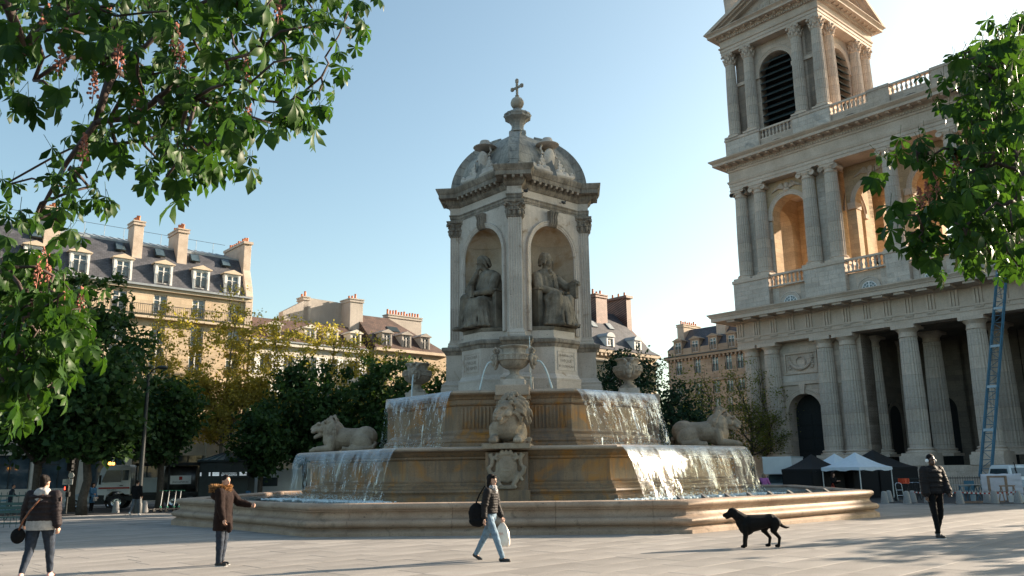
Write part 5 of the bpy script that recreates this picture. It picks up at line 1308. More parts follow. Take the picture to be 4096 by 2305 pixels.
# dark chestnuts on the left of the square
G1 = 'dark chestnut trees along the left side'
ct = [((-30.0, 43.5, 0), 10.0, 2.9, 4.4, 'dark chestnut at the left edge behind the green railings', 9000), ((-24.8, 44.2, 0), 9.6, 2.7, 3.6, 'dark chestnut with trunk just left of the walker in the black jacket', 8000),
      ((-21.9, 43.4, 0), 8.8, 3.4, 3.0, 'dark chestnut whose thick trunk stands left of the white lorry cab', 7000), ((-27.2, 52.5, 0), 15.4, 3.2, 4.3, 'tallest dark chestnut of the left group', 11000),
      ((-22.4, 54.0, 0), 8.4, 3.8, 2.6, 'dark chestnut above the lorry', 5000)]
for i, (p, h_, th, rx, lb, nl) in enumerate(ct): tree('chestnut_tree', lb, p, h_, th, rx, nl, .42, 'chestnut_far', 30 + i, G1, .24, 9, 6, cl=.8, fill=.35)
ct = [((-16.9, 56.5, 0), 6.4, 2.6, 2.2, 'small young tree left of the dark kiosk', 3500), ((-14.6, 59.5, 0), 10.0, 3.4, 3.6, 'dark round tree right of the dark kiosk', 8500), ((-9.6, 61, 0), 10.4, 3.4, 4.2, 'broad dark tree behind the left waterfall', 9500),
      ((-5.3, 66, 0), 9.6, 3, 2.8, 'dark tree behind the left stone vase', 6000)]
for i, (p, h_, th, rx, lb, nl) in enumerate(ct): tree('round_tree', lb, p, h_, th, rx, nl, .4, 'chestnut_far', 50 + i, 'dark trees behind the pool', .2, 8, 6, cl=.8, fill=.35)
# sunlit young planes in front of the houses
G2 = 'sunlit plane trees before the house row'
pt = [((-28.0, 68.6, 0), 16.4, 4.5, 3.6, 'sunlit plane tree before the middle of the long house', 9000), ((-24.6, 71.0, 0), 17.6, 5.0, 4.4, 'tall sunlit plane tree before the right end of the long house', 13000), ((-21.0, 73.6, 0), 17.2, 4.5, 4.2, 'sunlit plane tree before the left part of the white house', 12000),
      ((-17.4, 76.8, 0), 16.2, 4.5, 3.8, 'sunlit plane tree before the white dormers', 10500), ((-12.6, 79.5, 0), 15.6, 4.0, 4.2, 'bushy sunlit tree before the brown roofed house', 14000), ((-8.4, 83, 0), 14.4, 4.0, 3.2, 'yellow green tree tucked against the fountain tower', 9000)]
for i, (p, h_, th, rx, lb, nl) in enumerate(pt): tree('plane_tree', lb, p, h_, th, rx, nl, .27, 'plane_leaf', 70 + i, G2, .19, 11, 8, 'plane_bark', .7, .22)
# right of the tower
tree('evergreen_tree', 'dark evergreen tree between the tower and the right vase', (8.7, 63, 0), 11.2, 3, 2.6, 7500, .3, 'evergreen', 91, None, .2)
tree('evergreen_tree', 'low dark evergreen behind the right vase plinth', (12.2, 62, 0), 8.2, 2.5, 2.2, 5000, .3, 'evergreen', 92, None, .2)
G3 = 'bare looking plane trees left of the church'
pt = [((14.0, 76, 0), 12.4, 4, 3.2, 'twiggy plane tree below the house with the brick chimney wall', 3000), ((18.0, 80, 0), 11.4, 3.4, 2.6, 'twiggy plane tree in the gap between the two houses', 2200), ((20.5, 86, 0), 12.6, 4, 3.4, 'twiggy plane tree before the left of the shaded house', 3000),
      ((24.0, 86, 0), 13.2, 4, 3.6, 'twiggy plane tree before the middle of the shaded house', 3000), ((26.6, 88.0, 0), 12.8, 4, 2.6, 'twiggy plane tree touching the church corner', 2400)]
for i, (p, h_, th, rx, lb, nl) in enumerate(pt): tree('plane_tree', lb, p, h_, th, rx, nl, .24, 'plane_leaf2', 100 + i, G3, .2, 10, 8, 'bark', .9, .15)
# chestnuts of the right hand row, just outside the view: they dapple the foreground
for i, (p, h_) in enumerate((((24.8, 24.8, 0), 6.9), ((23.6, 17.8, 0), 6.6), ((27.5, 21.2, 0), 7.2))):
    tree('chestnut_tree', ('chestnut of the right row nearest the church', 'chestnut of the right row nearest the viewer', 'rear chestnut of the right row')[i], p, h_, 2.3, 3.6, 1500, .55, 'chestnut_far', 120 + i, 'chestnuts of the right row', .28, 8, 4, fill=.25)

# --- foreground chestnut boughs with hand-shaped leaves
def palm_leaf(scale, seed):
    rg = random.Random(seed); b = MB(); nl = rg.choice((5, 5, 6, 7))
    b.tube([(-.13 * scale, 0, .05 * scale), (-.05 * scale, 0, .02 * scale), (0, 0, 0)], .003, 3, False)
    for i in range(nl):
        a = R((i - (nl - 1) / 2) * (225 / nl)); L = .21 * scale * (1 - .42 * abs(i - (nl - 1) / 2) / (nl / 2)) * rg.uniform(.9, 1.1); wd = L * .205; dr = rg.uniform(.3, .7)
        P = []
        for t, k in ((.02, .06), (.38, .55), (.72, 1.0), (1.0, .02)):
            z = -dr * L * t * t
            x = L * t * (1 - .15 * t * t)
            P.append([(x * math.cos(a) - s * wd * k * math.sin(a), x * math.sin(a) + s * wd * k * math.cos(a), z - abs(s) * -.22 * wd * k) for s in (-1, 0, 1)])
        b.loft(P, False, False)
    return b
leafmb = [palm_leaf(s, i) for i, s in enumerate((1.0, .85, 1.15, .7, .95))]
leafms = [b.mesh('leaf', 'chestnut', 'all') for b in leafmb]
def pt3(px, py, dep):
    d = fw + rt * ((px - 2048) / F_PX) - up * ((py - 1152.5) / F_PX)
    return Vector((0, 0, EYE)) + d * (dep / d.y)
def fg_tree(label, trunk, r0, clusters, root, seed, per, single, scale=1.0, flowers=(), light=.14):
    """clusters: leaf clumps at their own distances; twigs join each clump to its nearest neighbour nearer the root"""
    rg = random.Random(seed)
    t = thing('chestnut_tree', label, 'tree', (trunk[0], trunk[1], 0), 0)
    off = Vector((trunk[0], trunk[1], 0))
    C3 = [Vector(c) - off for c in clusters]; root3 = Vector(root) - off
    b = MB(); b.tube([(0, 0, -.05), (.05, .03, 1.2), (0, .05, 2.4), root3 * .35 + Vector((0, 0, 2.2)), root3], [r0 * 1.2, r0, r0 * .9, r0 * .6, r0 * .3], 10); b.build('trunk', 'bark', t, smooth='all')
    nodes = [root3]; order = sorted(C3, key=lambda c: (c - root3).length); kids = {}
    par = []
    for c in order:
        dr = (c - root3).length
        j = min(range(len(nodes)), key=lambda i: (nodes[i] - c).length + .35 * max(0, (nodes[i] - root3).length - dr + .1))
        par.append(j); nodes.append(c)
    cnt = [1] * len(nodes)
    for i in range(len(nodes) - 1, 0, -1): cnt[par[i - 1]] += cnt[i]
    b = MB()
    for i in range(1, len(nodes)):
        p, q = nodes[par[i - 1]], nodes[i]; mid = (p + q) / 2 + Vector((rg.uniform(-.05, .05), rg.uniform(-.05, .05), rg.uniform(.0, .08)))
        r1 = .004 + .0035 * math.sqrt(cnt[par[i - 1]]); r2 = .004 + .0035 * math.sqrt(cnt[i])
        b.tube([p, mid, q], [r1, (r1 + r2) / 2, r2], 5)
    b.build('boughs', 'twig', t, smooth='all')
    rest = MB(); n = 0
    items = []
    for c in C3:
        for k in range(rg.randint(per[0], per[1])):
            p = c + Vector((rg.gauss(0, light), rg.gauss(0, light), rg.gauss(-.02, light * .8)))
            items.append((p, (rg.uniform(-.4, .4), rg.uniform(.6, 1.35), rg.uniform(0, 2 * PI)), rg.uniform(.8, 1.2) * scale, rg.randrange(5)))
    items.sort(key=lambda q: (q[0] + off - Vector((0, 0, EYE))).length - q[2] * 2)
    for p, e, s, k in items:
        if n < single: put('leaf', leafms[k], t, p, e, None, s); n += 1
        else:
            s0 = len(rest.v); rest.add(leafmb[k].v, leafmb[k].f); rest.xf(Matrix.Translation(p) @ Euler(e).to_matrix().to_4x4() @ Matrix.Scale(s, 4), s0)
    if rest.v: rest.build('foliage', 'chestnut', t, smooth='all', kind='stuff')
    for f_ in flowers:
        p = Vector(f_) - off; b = MB(); b.tube([p + Vector((0, 0, -.05)), p + Vector((.01, 0, .2))], .004, 4)
        for i in range(26):
            q = i / 26; a = i * 2.4; r_ = .035 * (1 - q) + .006; b.ell(p + Vector((r_ * math.cos(a), r_ * math.sin(a), .22 * q)), .012, n=5, mm=4)
        b.build('blossom', 'blossom', t)
    return t
def cl(pts, d0, d1, seed):
    rg = random.Random(seed); return [pt3(x + rg.uniform(-25, 25), y + rg.uniform(-25, 25), rg.uniform(d0, d1)) for x, y in pts]
TL = []
for y, xs in ((-60, range(0, 1480, 90)), (40, (40, 120, 210, 300, 380, 450, 540, 620, 690, 760, 830, 900, 980, 1060, 1130, 1230, 1310, 1390, 1440)), (130, (50, 140, 240, 330, 400, 470, 560, 640, 720, 800, 880, 950, 1030, 1100, 1200, 1270, 1380)),
              (220, (30, 110, 190, 270, 400, 470, 560, 650, 730, 800, 880, 960, 1030, 1060, 1180, 1280)), (310, (50, 160, 450, 540, 620, 700, 780, 850, 920, 1000, 1150, 1290)), (400, (250, 470, 560, 640, 720, 800, 870, 940, 1140, 1200, 1270)),
              (480, (390, 450, 540, 630, 710, 790, 860, 930, 960, 1100, 1180)), (560, (420, 480, 560, 650, 740, 820, 900, 950)), (630, (640, 700, 760, 820, 900, 960)), (700, (650, 690, 730, 820)),
              (690, (270, 340)), (750, (230, 310, 380)), (820, (180, 260)), (880, (140, 230)), (735, (5,)), (500, (1170,))):
    TL += [(x, y) for x in xs]
fl = [pt3(*q) for q in ((180, 110, 6), (430, 110, 6.4), (720, 270, 6), (480, 290, 6.2), (370, 390, 5.8), (980, 330, 6), (860, 480, 6), (990, 500, 6.1), (540, 470, 6), (330, 640, 6), (1110, 80, 6), (700, 200, 5.6), (470, 250, 5.7), (770, 450, 6.3), (235, 280, 5.6))]
fg_tree('chestnut bough with blossoms hanging into the top left corner of the sky', (-9.0, 3.4), .24, cl(TL, 5.2, 7.4, 3), pt3(-250, -150, 6.0), 11, (4, 6), 300, .80, fl, .115)
LL = []
for y, xs in ((1060, (20, 90, 190)), (1120, (10, 60, 130, 200, 250)), (1190, (30, 90, 160, 220, 280)), (1250, (10, 70, 130, 190, 250, 300)), (1320, (30, 90, 150, 210, 270, 300)), (1390, (10, 60, 120, 180, 240)), (1450, (20, 80, 140, 200, 240)), (1510, (10, 60, 110, 170, 210)), (1570, (20, 70, 120, 160)), (1620, (10, 60, 100)), (1660, (20,))):
    LL += [(x, y) for x in xs]
LL = LL + [(x - 15, y + 30) for x, y in LL if x > 40]
fl = [pt3(*q) for q in ((170, 1070, 8.2), (150, 1110, 8), (185, 1090, 8.4), (145, 1140, 8.2), (320, 1230, 8.3), (120, 1290, 8), (250, 1250, 8.3), (190, 1150, 8.2), (35, 1310, 8))]
fg_tree('sunlit chestnut foliage at the left edge below the slate roof', (-10.8, 8.3), .22, cl(LL, 7.6, 9.2, 4), pt3(-350, 1050, 8.6), 12, (3, 5), 220, .95, fl, .13)
RR = []
for y, xs in ((70, (4080,)), (120, (4000, 4060)), (180, (3900, 3960, 4020, 4080)), (240, (3870, 3930, 3990, 4050, 4090)), (300, (3880, 3940, 4000, 4060)), (360, (3830, 3890, 3950, 4010, 4070)), (420, (3810, 3850, 3910, 3970, 4030, 4090)), (470, (3850, 3940, 4000, 4060)), (530, (3910, 3970, 4030, 4090)), (590, (3950, 4000, 4060)),
              (600, (3590, 3640, 3690, 3750, 3810)), (650, (3660, 3720, 3780, 3850, 3910, 3970, 4040, 4090)), (710, (3800, 3860, 3920, 3980, 4050)), (770, (3760, 3830, 3890, 3950, 4010, 4080)), (820, (3680, 3740, 3800, 3870, 3930, 4000, 4060)), (870, (3650, 3710, 3770, 3830, 3900, 3960, 4030, 4090)),
              (920, (3620, 3680, 3740, 3800, 3870, 3930, 4000, 4060)), (970, (3720, 3780, 3840, 3900, 3970, 4040)), (1020, (3780, 3850, 4060)), (1060, (4080,))):
    RR += [(x, y) for x in xs]
RR = RR + [(x + 20, y + 25) for x, y in RR if x > 3850]
fl = [pt3(*q) for q in ((3830, 690, 7.6), (3745, 775, 7.5), (3715, 815, 7.5), (3685, 835, 7.5), (3950, 530, 7.4), (4060, 990, 7.4))]
fg_tree('dark chestnut boughs hanging into the right edge before the church', (8.8, 7.4), .24, cl(RR, 6.6, 8.6, 5), pt3(4500, 500, 7.6), 13, (3, 6), 260, .82, fl, .12)
# ---------------------------------------------------------------- figures
def cap(b, p, q, r1, r2, n=10):
    b.tube([p, tuple((Vector(p) * 2 + Vector(q)) / 3), tuple((Vector(p) + Vector(q) * 2) / 3), q], [r1, r1 * .67 + r2 * .33, r1 * .33 + r2 * .67, r2], n)
    b.ell(p, r1, n=n, mm=7); b.ell(q, r2, n=n, mm=7); return b
def V(*a): return Vector(a)
def rotv(v, ax, a): return Matrix.Rotation(a, 3, ax) @ v
def hand(b, w_, d, nrm, s, curl=.6, side=1):
    """palm and five bent fingers; w_ wrist, d direction of the hand, nrm palm normal"""
    d = d.normalized(); nrm = (nrm - d * nrm.dot(d)).normalized(); sd = d.cross(nrm) * side
    pc = w_ + d * .05 * s
    cap(b, w_, pc + d * .03 * s, .026 * s, .036 * s, 8)
    b.ell(pc + d * .01 * s, (.034 * s,) * 3, n=8, mm=6)
    for i, (o, L) in enumerate(((-.03, .065), (-.01, .075), (.012, .07), (.032, .055))):
        p0 = pc + d * .038 * s + sd * o * s; p1 = p0 + (d * math.cos(curl * .5) + nrm * math.sin(curl * .5)) * L * .5 * s; p2 = p1 + (d * math.cos(curl * 1.6) + nrm * math.sin(curl * 1.6)) * L * .5 * s
        b.tube([p0, p1, p2], [.0105 * s, .0095 * s, .008 * s], 6)
    p0 = pc - d * .015 * s - sd * .028 * s; p1 = p0 - sd * .025 * s + d * .025 * s + nrm * .01 * s; p2 = p1 + d * .03 * s + nrm * .015 * s
    b.tube([p0, p1, p2], [.014 * s, .012 * s, .009 * s], 6)
def head(b, c, s, yaw=0, pitch=0):
    """skull, jaw, nose, brow, ears; faces -y before yaw (about z) and pitch (nod down positive)"""
    Mh = Matrix.Rotation(yaw, 3, 'Z') @ Matrix.Rotation(pitch, 3, 'X'); e = Mh.to_euler()
    f_ = lambda x, y, z: tuple(c + Mh @ V(x * s, y * s, z * s))
    b.ell(f_(0, .01, .02), (.074 * s, .095 * s, .1 * s), e); b.ell(f_(0, -.03, -.05), (.056 * s, .066 * s, .068 * s), e); b.ell(f_(0, -.045, -.09), (.034 * s, .034 * s, .026 * s), e, n=8, mm=6)
    b.tube([f_(0, -.088, .02), f_(0, -.104, -.02), f_(0, -.112, -.035)], [.01 * s, .013 * s, .016 * s], 6); b.ell(f_(0, -.088, -.068), (.024 * s, .012 * s, .011 * s), e, n=8, mm=6)
    b.ell(f_(0, -.085, .03), (.05 * s, .014 * s, .012 * s), e, n=8, mm=6)
    for q in (-1, 1): b.ell(f_(q * .076, .012, -.01), (.012 * s, .024 * s, .034 * s), e, n=8, mm=6)
    return f_
def joints(H, P):
    s = H / 1.75; J = {}
    lean = P.get('lean', 0); J['s'] = s; hz = .93 * s - P.get('drop', 0)
    J['hip'] = V(0, 0, hz)
    tor = rotv(V(0, 0, .52 * s), 'X', lean)
    J['chest'] = J['hip'] + tor * .7; J['neck'] = J['hip'] + tor * 1.06; tw = P.get('twist', 0)
    J['head'] = J['neck'] + rotv(V(0, -.02 * s, .165 * s), 'X', P.get('headlean', lean * .5))
    for k, sg in (('R', -1), ('L', 1)):
        J['sh' + k] = J['hip'] + tor * .95 + rotv(V(sg * .185 * s * P.get('broad', 1), 0, 0), 'Z', tw)
        f_, ab, el, eb = P['arm' + k]                  # forward swing, outward, elbow bend, elbow inward
        d = rotv(rotv(V(0, 0, -1), 'Y', -sg * ab), 'X', -f_); J['el' + k] = J['sh' + k] + d * .29 * s
        d2 = rotv(rotv(rotv(V(0, 0, -1), 'Y', -sg * (ab - eb)), 'X', -el), 'X', -f_); J['wr' + k] = J['el' + k] + d2 * .25 * s; J['hd' + k] = d2
        J['hp' + k] = J['hip'] + V(sg * .095 * s * P.get('wide', 1), 0, -.02 * s)
        th, kn, sp_ = P['leg' + k]
        d = rotv(rotv(V(0, 0, -1), 'Y', -sg * sp_), 'X', -th); J['kn' + k] = J['hp' + k] + d * .43 * s
        d2 = rotv(rotv(V(0, 0, -1), 'Y', -sg * sp_ * .5), 'X', -th + kn); J['an' + k] = J['kn' + k] + d2 * .42 * s; J['ft' + k] = rotv(V(0, -1, 0), 'X', -(th - kn) * P.get('foot' + k, .25))
    lo = min(J['anR'].z, J['anL'].z) - .075 * s
    for k in J:
        if isinstance(J[k], Vector) and k[:2] not in ('hd', 'ft'): J[k].z -= lo
    return J
def person(label, loc, rz, H, P, O, group=None, voxel=.014):
    if loc[2] == 0: loc = (loc[0], loc[1], gz(loc[1]))
    t = thing('person', label, 'person', loc, rz, group)
    J = joints(H, P); s = J['s']; br = P.get('broad', 1); wd = P.get('wide', 1)
    # body: one continuous skin from head to feet
    b = MB()
    head(b, J['head'], s, P.get('yaw', 0), P.get('nod', 0))
    cap(b, J['neck'] - V(0, 0, .03 * s), J['head'] - V(0, -.01 * s, .06 * s), .055 * s, .05 * s)
    b.ell(J['chest'] + V(0, 0, .02), (.15 * s * br, .095 * s * br, .2 * s)); b.ell(J['hip'] + V(0, 0, .04 * s), (.14 * s * wd, .1 * s * wd, .15 * s)); cap(b, J['hip'] + V(0, 0, .1 * s), J['chest'], .11 * s, .12 * s)
    for k, sg in (('R', -1), ('L', 1)):
        cap(b, J['chest'] + V(0, 0, .1 * s), J['sh' + k], .08 * s, .055 * s); cap(b, J['sh' + k], J['el' + k], .052 * s, .04 * s); cap(b, J['el' + k], J['wr' + k], .04 * s, .027 * s)
        hand(b, J['wr' + k], J['hd' + k], V(-sg * .6, -.5, 0) if not P.get('palm' + k) else P['palm' + k], s, P.get('curl' + k, .7), sg)
        cap(b, J['hp' + k], J['kn' + k], .08 * s * wd, .052 * s); cap(b, J['kn' + k], J['an' + k], .052 * s, .036 * s); cap(b, J['an' + k] - V(0, 0, .03 * s), J['an' + k] - V(0, 0, .045 * s) + J['ft' + k] * .13 * s, .035 * s, .028 * s)
    org('body', b, O['skin'], t, min(voxel, .011) if H > 1.3 else voxel, 2)
    # trousers
    b = MB(); g = O.get('leg', 1.0)
    b.ell(J['hip'] + V(0, 0, .05 * s), (.165 * s * wd, .125 * s * wd, .13 * s))
    for k in 'RL':
        a = J['an' + k] + (J['kn' + k] - J['an' + k]) * O.get('hem', .06)
        cap(b, J['hp' + k], J['kn' + k], .1 * s * wd, .068 * s * g * (wd * .5 + .5)); cap(b, J['kn' + k], a, .068 * s * g * (wd * .5 + .5), .05 * s * g)
    org('trousers', b, O['trousers'], t, voxel, 3, [(.02, .07)])
    # jacket
    b = MB(); th = O.get('pad', .02); hem = O.get('jhem', .0)
    hz = J['hip'] + V(0, 0, hem * s)
    prof = [(hz, .172 * wd + th, .13 * wd + th), (J['hip'] + (J['chest'] - J['hip']) * .45, .155 * (wd * .5 + br * .5) + th, .115 * wd + th), (J['chest'] + V(0, 0, .05 * s), .165 * br + th, .12 * br + th), (J['neck'] - V(0, 0, .06 * s), .13 * br + th * .6, .085 * br + th), (J['neck'] + V(0, 0, O.get('collar', .0) * s), .07 + th * .6, .07 + th * .6)]
    rings = []
    for c, rx, ry in prof: rings.append([(c.x + rx * s * math.cos(a), c.y + ry * s * math.sin(a), c.z) for a in np.linspace(0, 2 * PI, 20, endpoint=False)])
    b.loft(rings)
    nq = O.get('quilt', 0)
    if nq:
        for i in range(nq):
            z = hz.z + (J['chest'].z + .16 * s - hz.z) * (i + .5) / nq; f_ = i / nq
            c = J['hip'] + (J['chest'] - J['hip']) * ((z - J['hip'].z) / max(.01, (J['chest'].z - J['hip'].z)))
            rx = (.172 * wd if f_ < .3 else .162 * (wd + br) / 2 if f_ < .6 else .165 * br) + th; ry = .125 * (wd + br) / 2 + th
            b.ell((c.x, c.y, z), (rx * 1.06 * s, ry * 1.06 * s, .62 * (J['chest'].z + .16 * s - hz.z) / nq), n=20, mm=6)
    for k, sg in (('R', -1), ('L', 1)):
        w2 = J['el' + k] + (J['wr' + k] - J['el' + k]) * O.get('sleeve', .95)
        cap(b, J['neck'] - V(0, 0, .1 * s), J['sh' + k], (.085 + th) * s, (.066 + th) * s); cap(b, J['sh' + k], J['el' + k], (.062 + th) * s, (.052 + th * .9) * s); cap(b, J['el' + k], w2, (.05 + th * .9) * s, (.038 + th * .6) * s)
        if nq:
            for i in range(5):
                for a_, c_, ra in ((J['sh' + k], J['el' + k], .06), (J['el' + k], w2, .048)):
                    c = a_ + (c_ - a_) * (i + .5) / 5; b.ell(c, ((ra + th) * 1.06 * s,) * 2 + (.045 * s,), (c_ - a_).to_track_quat('Z', 'Y').to_euler(), n=12, mm=6)
    org('jacket', b, O['jacket'], t, voxel, 2 if nq else 4, [(.018, .06)])
    # shoes
    for k in 'RL':
        b = MB(); a = J['an' + k]; f_ = J['ft' + k]; z = V(0, 0, -.045 * s)
        cap(b, a + z * .9 - f_ * .04 * s, a + z * 1.1 + f_ * .15 * s, .042 * s, .036 * s); cap(b, a + z * .9 - f_ * .02 * s, a, .042 * s, .045 * s)
        sh = org('shoe', b, O['shoes'], t, .012, 2)
        if O.get('sole'):
            b = MB(); b.tube([a + z * 1.75 - f_ * .07 * s, a + z * 1.75 + f_ * .05 * s, a + z * 1.75 + f_ * .19 * s], [.035 * s, .04 * s, .03 * s], 8); sv = [(x, y, (zz_ - a.z - z.z * 1.75) * .35 + a.z + z.z * 1.75) for x, y, zz_ in b.v]; b.v = sv; b.build('sole', O['sole'], sh, smooth='all')
    # hair
    if O.get('hair'):
        Mh = Matrix.Rotation(P.get('yaw', 0), 3, 'Z') @ Matrix.Rotation(P.get('nod', 0), 3, 'X'); e = Mh.to_euler(); hp = lambda x, y, z: tuple(J['head'] + Mh @ V(x * s, y * s, z * s))
        b = MB(); st = O.get('style', 'short')
        b.ell(hp(0, .028, .04), (.084 * s, .1 * s, .098 * s), e)
        if st == 'long':
            for q in np.linspace(-1, 1, 9): b.tube([hp(q * .07, .05 - .03 * abs(q), .06), hp(q * .095, .07 - .05 * abs(q), -.06), hp(q * .11, .085 - .07 * abs(q), -.2), hp(q * .1, .08 - .08 * abs(q), -.3)], [.04 * s, .042 * s, .034 * s, .018 * s], 7)
            b.ell(hp(0, -.07, .065), (.06 * s, .03 * s, .035 * s), e)
        elif st == 'bun':
            b.ell(hp(0, .1, .09), (.05 * s, .05 * s, .05 * s), e); b.ell(hp(0, .06, -.02), (.07 * s, .05 * s, .07 * s), e)
        elif st == 'bob':
            for q in np.linspace(-1, 1, 7): b.tube([hp(q * .07, .05 - .03 * abs(q), .06), hp(q * .095, .07 - .05 * abs(q), -.06), hp(q * .1, .075 - .06 * abs(q), -.14)], [.045 * s, .045 * s, .025 * s], 7)
        org('hair', b, O['hair'], t, .012, 2, [(.012, .03)])
    return t, J
def mt(name, c, rough=.8, var=.18, scale=18, bump=.15, **k): M[name] = plain(name, c, rough, var, scale, bump=bump, **k)
mt('skin_light', (.48, .27, .19), .55, .06); mt('skin_dark', (.075, .038, .026), .5, .08); mt('puffer_black', (.013, .011, .012), .7, .2, spec=.2); mt('puffer_plum', (.017, .012, .014), .7, .15, spec=.2); mt('jeans_dark', (.010, .018, .034), .85, .3); mt('jeans_blue', (.13, .20, .27), .85, .25)
mt('parka', (.014, .007, .006), .85, .2, spec=.15); mt('black_cloth', (.006, .006, .007), .9, .2, spec=.15); mt('grey_jersey', (.33, .31, .30), .9, .15); mt('hair_dark', (.009, .006, .005), .7, .3, 40, spec=.15); mt('hair_blond', (.17, .12, .08), .5, .25, 40); mt('hair_brown', (.03, .016, .012), .7, .3, 40, spec=.15)
mt('fur', (.34, .17, .06), .95, .4, 60, .6); mt('shoe_black', (.015, .014, .014), .5, .2); mt('shoe_white', (.6, .58, .56), .6, .1); mt('shoe_pink', (.58, .32, .27), .6, .1); mt('pink_coat', (.42, .13, .36), .8, .1); mt('blue_coat', (.025, .10, .20), .8, .15); mt('orange_leather', (.42, .045, .012), .5, .15); mt('tan_leather', (.14, .05, .022), .55, .2)
mt('plastic_bag', (.72, .66, .60), .4, .05); mt('scarf', (.30, .29, .30), .9, .9, 35); mt('dog_coat', (.004, .004, .004), .75, .3, spec=.15); mt('grey_jeans', (.07, .085, .10), .85, .2); mt('pigeon', (.03, .033, .04), .6, .5, 12); mt('tan_jacket', (.24, .17, .13), .8, .2)
ST = (0.0, .07, .12, .0)
# 1 person walking away, left foreground
p1 = (-7.95, 14.45, 0)
t, J = person('person in black quilted jacket with grey hood, seen from behind, at the left', p1, R(184), 1.66, dict(lean=R(-3), broad=1.16, wide=1.28, armR=(-.12, .16, .25, .05), armL=(.22, .32, .3, .1), legR=(.28, .10, .03), legL=(-.12, .35, .03), footL=1.2, nod=.12, yaw=-.15),
    dict(skin='skin_light', trousers='jeans_dark', jacket='puffer_plum', shoes='shoe_pink', hair='hair_dark', style='bun', pad=.035, quilt=5, jhem=.06, leg=1.05, hem=.1))
s = J['s']
b = MB(); c = J['neck']
b.ell(c + V(0, .07, -.03), (.135, .085, .1)).ell(c + V(0, .03, .02), (.12, .11, .06)).ell(c + V(0, .12, -.12), (.085, .04, .09)); org('hood', b, 'grey_jersey', t, .014, 3, [(.03, .05)])
b = MB(); b.lathe([(.235, J['hip'].z - .09), (.245, J['hip'].z + .0), (.23, J['hip'].z + .09)], 24, (J['hip'].x, J['hip'].y, 0), sy=.78, caps=False); b.build('shirt_hem', 'grey_jersey', t, smooth='all')
b = MB(); b.cbox(.0, 0, 0, .05, .008, .07); b.build('sleeve_badge', 'shoe_pink', t, loc=J['shR'] + (J['elR'] - J['shR']) * .35 + V(-.09, .02, 0), rot=(0, 0, R(-60)))
sb = thing('crossbody_bag', 'dark pouch bag on a brown strap worn by the person in the grey hood', 'bag', p1, R(184))
b = MB(); b.ell((.30, .12, .70), (.12, .07, .13)); org('pouch', b, 'black_cloth', sb, .014, 2)
b = MB(); pts = [(-.06, .15, 1.37), (-.0, .205, 1.25), (.1, .235, 1.1), (.19, .225, .95), (.27, .17, .8)]
b.loft([[(x + a * .018, y, z + a * .012), (x + a * .018, y + .012, z + a * .012)][::1] for x, y, z in pts for a in (-1,)] , False, False) if False else b.tube(pts, .016, 6); b.build('strap', 'tan_leather', sb, smooth='all')
# 2 parka with fur hood, arm held out
p2 = (-5.48, 16.15, 0)
t, J = person('person in dark brown parka with orange fur hood, arm stretched towards the pool', p2, R(82), 1.60, dict(broad=1.12, wide=1.12, armR=(.15, .12, .25, .0), armL=(.72, .25, .62, .15), legR=(.05, .05, .03), legL=(-.04, .04, .03), yaw=R(-25), nod=.1, curlL=1.3),
    dict(skin='skin_light', trousers='jeans_dark', jacket='parka', shoes='shoe_black', sole='shoe_white', hair='hair_dark', style='short', pad=.04, jhem=-.26, collar=.0, leg=1.15, hem=.02))
b = MB(); c = J['neck'] + V(0, .05, -.035)
b.ell(c + V(0, .05, -.06), (.2, .16, .12))
for i in range(14):
    a = 2 * PI * i / 14; b.ell(c + V(.155 * math.cos(a), .03 + .13 * math.sin(a), .03 + .03 * math.sin(a)), .06, n=8, mm=6)
hd = org('hood', b, 'parka', t, .016, 3)
b = MB(); rg = random.Random(5)
for i in range(1500):
    a = rg.uniform(0, 2 * PI); q = rg.uniform(.12, .21); p = c + V(q * math.cos(a), .03 + q * .85 * math.sin(a), .045 + rg.uniform(-.06, .07)); d = V(math.cos(a) + rg.gauss(0, .5), math.sin(a) + rg.gauss(0, .5), rg.uniform(-.6, 1.0)).normalized() * rg.uniform(.03, .06)
    b.tube([p, p + d * .6, p + d], [.007, .005, .001], 3, False)
b.build('fur_trim', 'fur', hd, smooth='all', kind='stuff')
b = MB(); z0 = J['hip'].z - .3; b.ell((-.14, -.2, z0 + .12), (.05, .06, .1)); b.cbox(-.02, -.215, z0, .012, .012, .5); org('pocket_flap', b, 'parka', t, .014, 1)
# 3 walking woman
p3 = (-.47, 16.33, 0)
t, J = person('woman in short black quilted jacket and blue jeans walking past the front of the pool', p3, R(66), 1.60, dict(lean=R(2), broad=.98, wide=.95, armR=(-.18, .12, .2, .0), armL=(.15, .1, .15, .0), legR=(.40, .05, .02), legL=(-.42, .12, .02), footR=-.1, footL=.9, yaw=R(-8), nod=.05, curlL=1.4),
    dict(skin='skin_light', trousers='jeans_blue', jacket='puffer_black', shoes='shoe_black', hair='hair_dark', style='long', pad=.02, quilt=9, jhem=.05, leg=1.08, hem=.02, collar=.0))
b = MB(); c = J['neck']
for i in range(10):
    a = 2 * PI * i / 10; b.ell(c + V(.075 * math.cos(a), -.015 + .07 * math.sin(a), .02), (.04, .04, .05), n=8, mm=6)
b.ell(c + V(0, -.1, -.06), (.05, .03, .09)); org('scarf', b, 'scarf', t, .013, 1, [(.02, .03)])
b = MB(); b.tube([J['head'] + V(-.07, -.05, .075), J['head'] + V(0, -.085, .09), J['head'] + V(.07, -.05, .075)], .012, 6); b.build('sunglasses', 'black_cloth', t, smooth='all')
wb = thing('plastic_carrier_bag', 'white plastic carrier bag hanging from the walking woman\'s hand', 'bag', p3, R(66))
h = J['wrL'] + J['hdL'] * .09
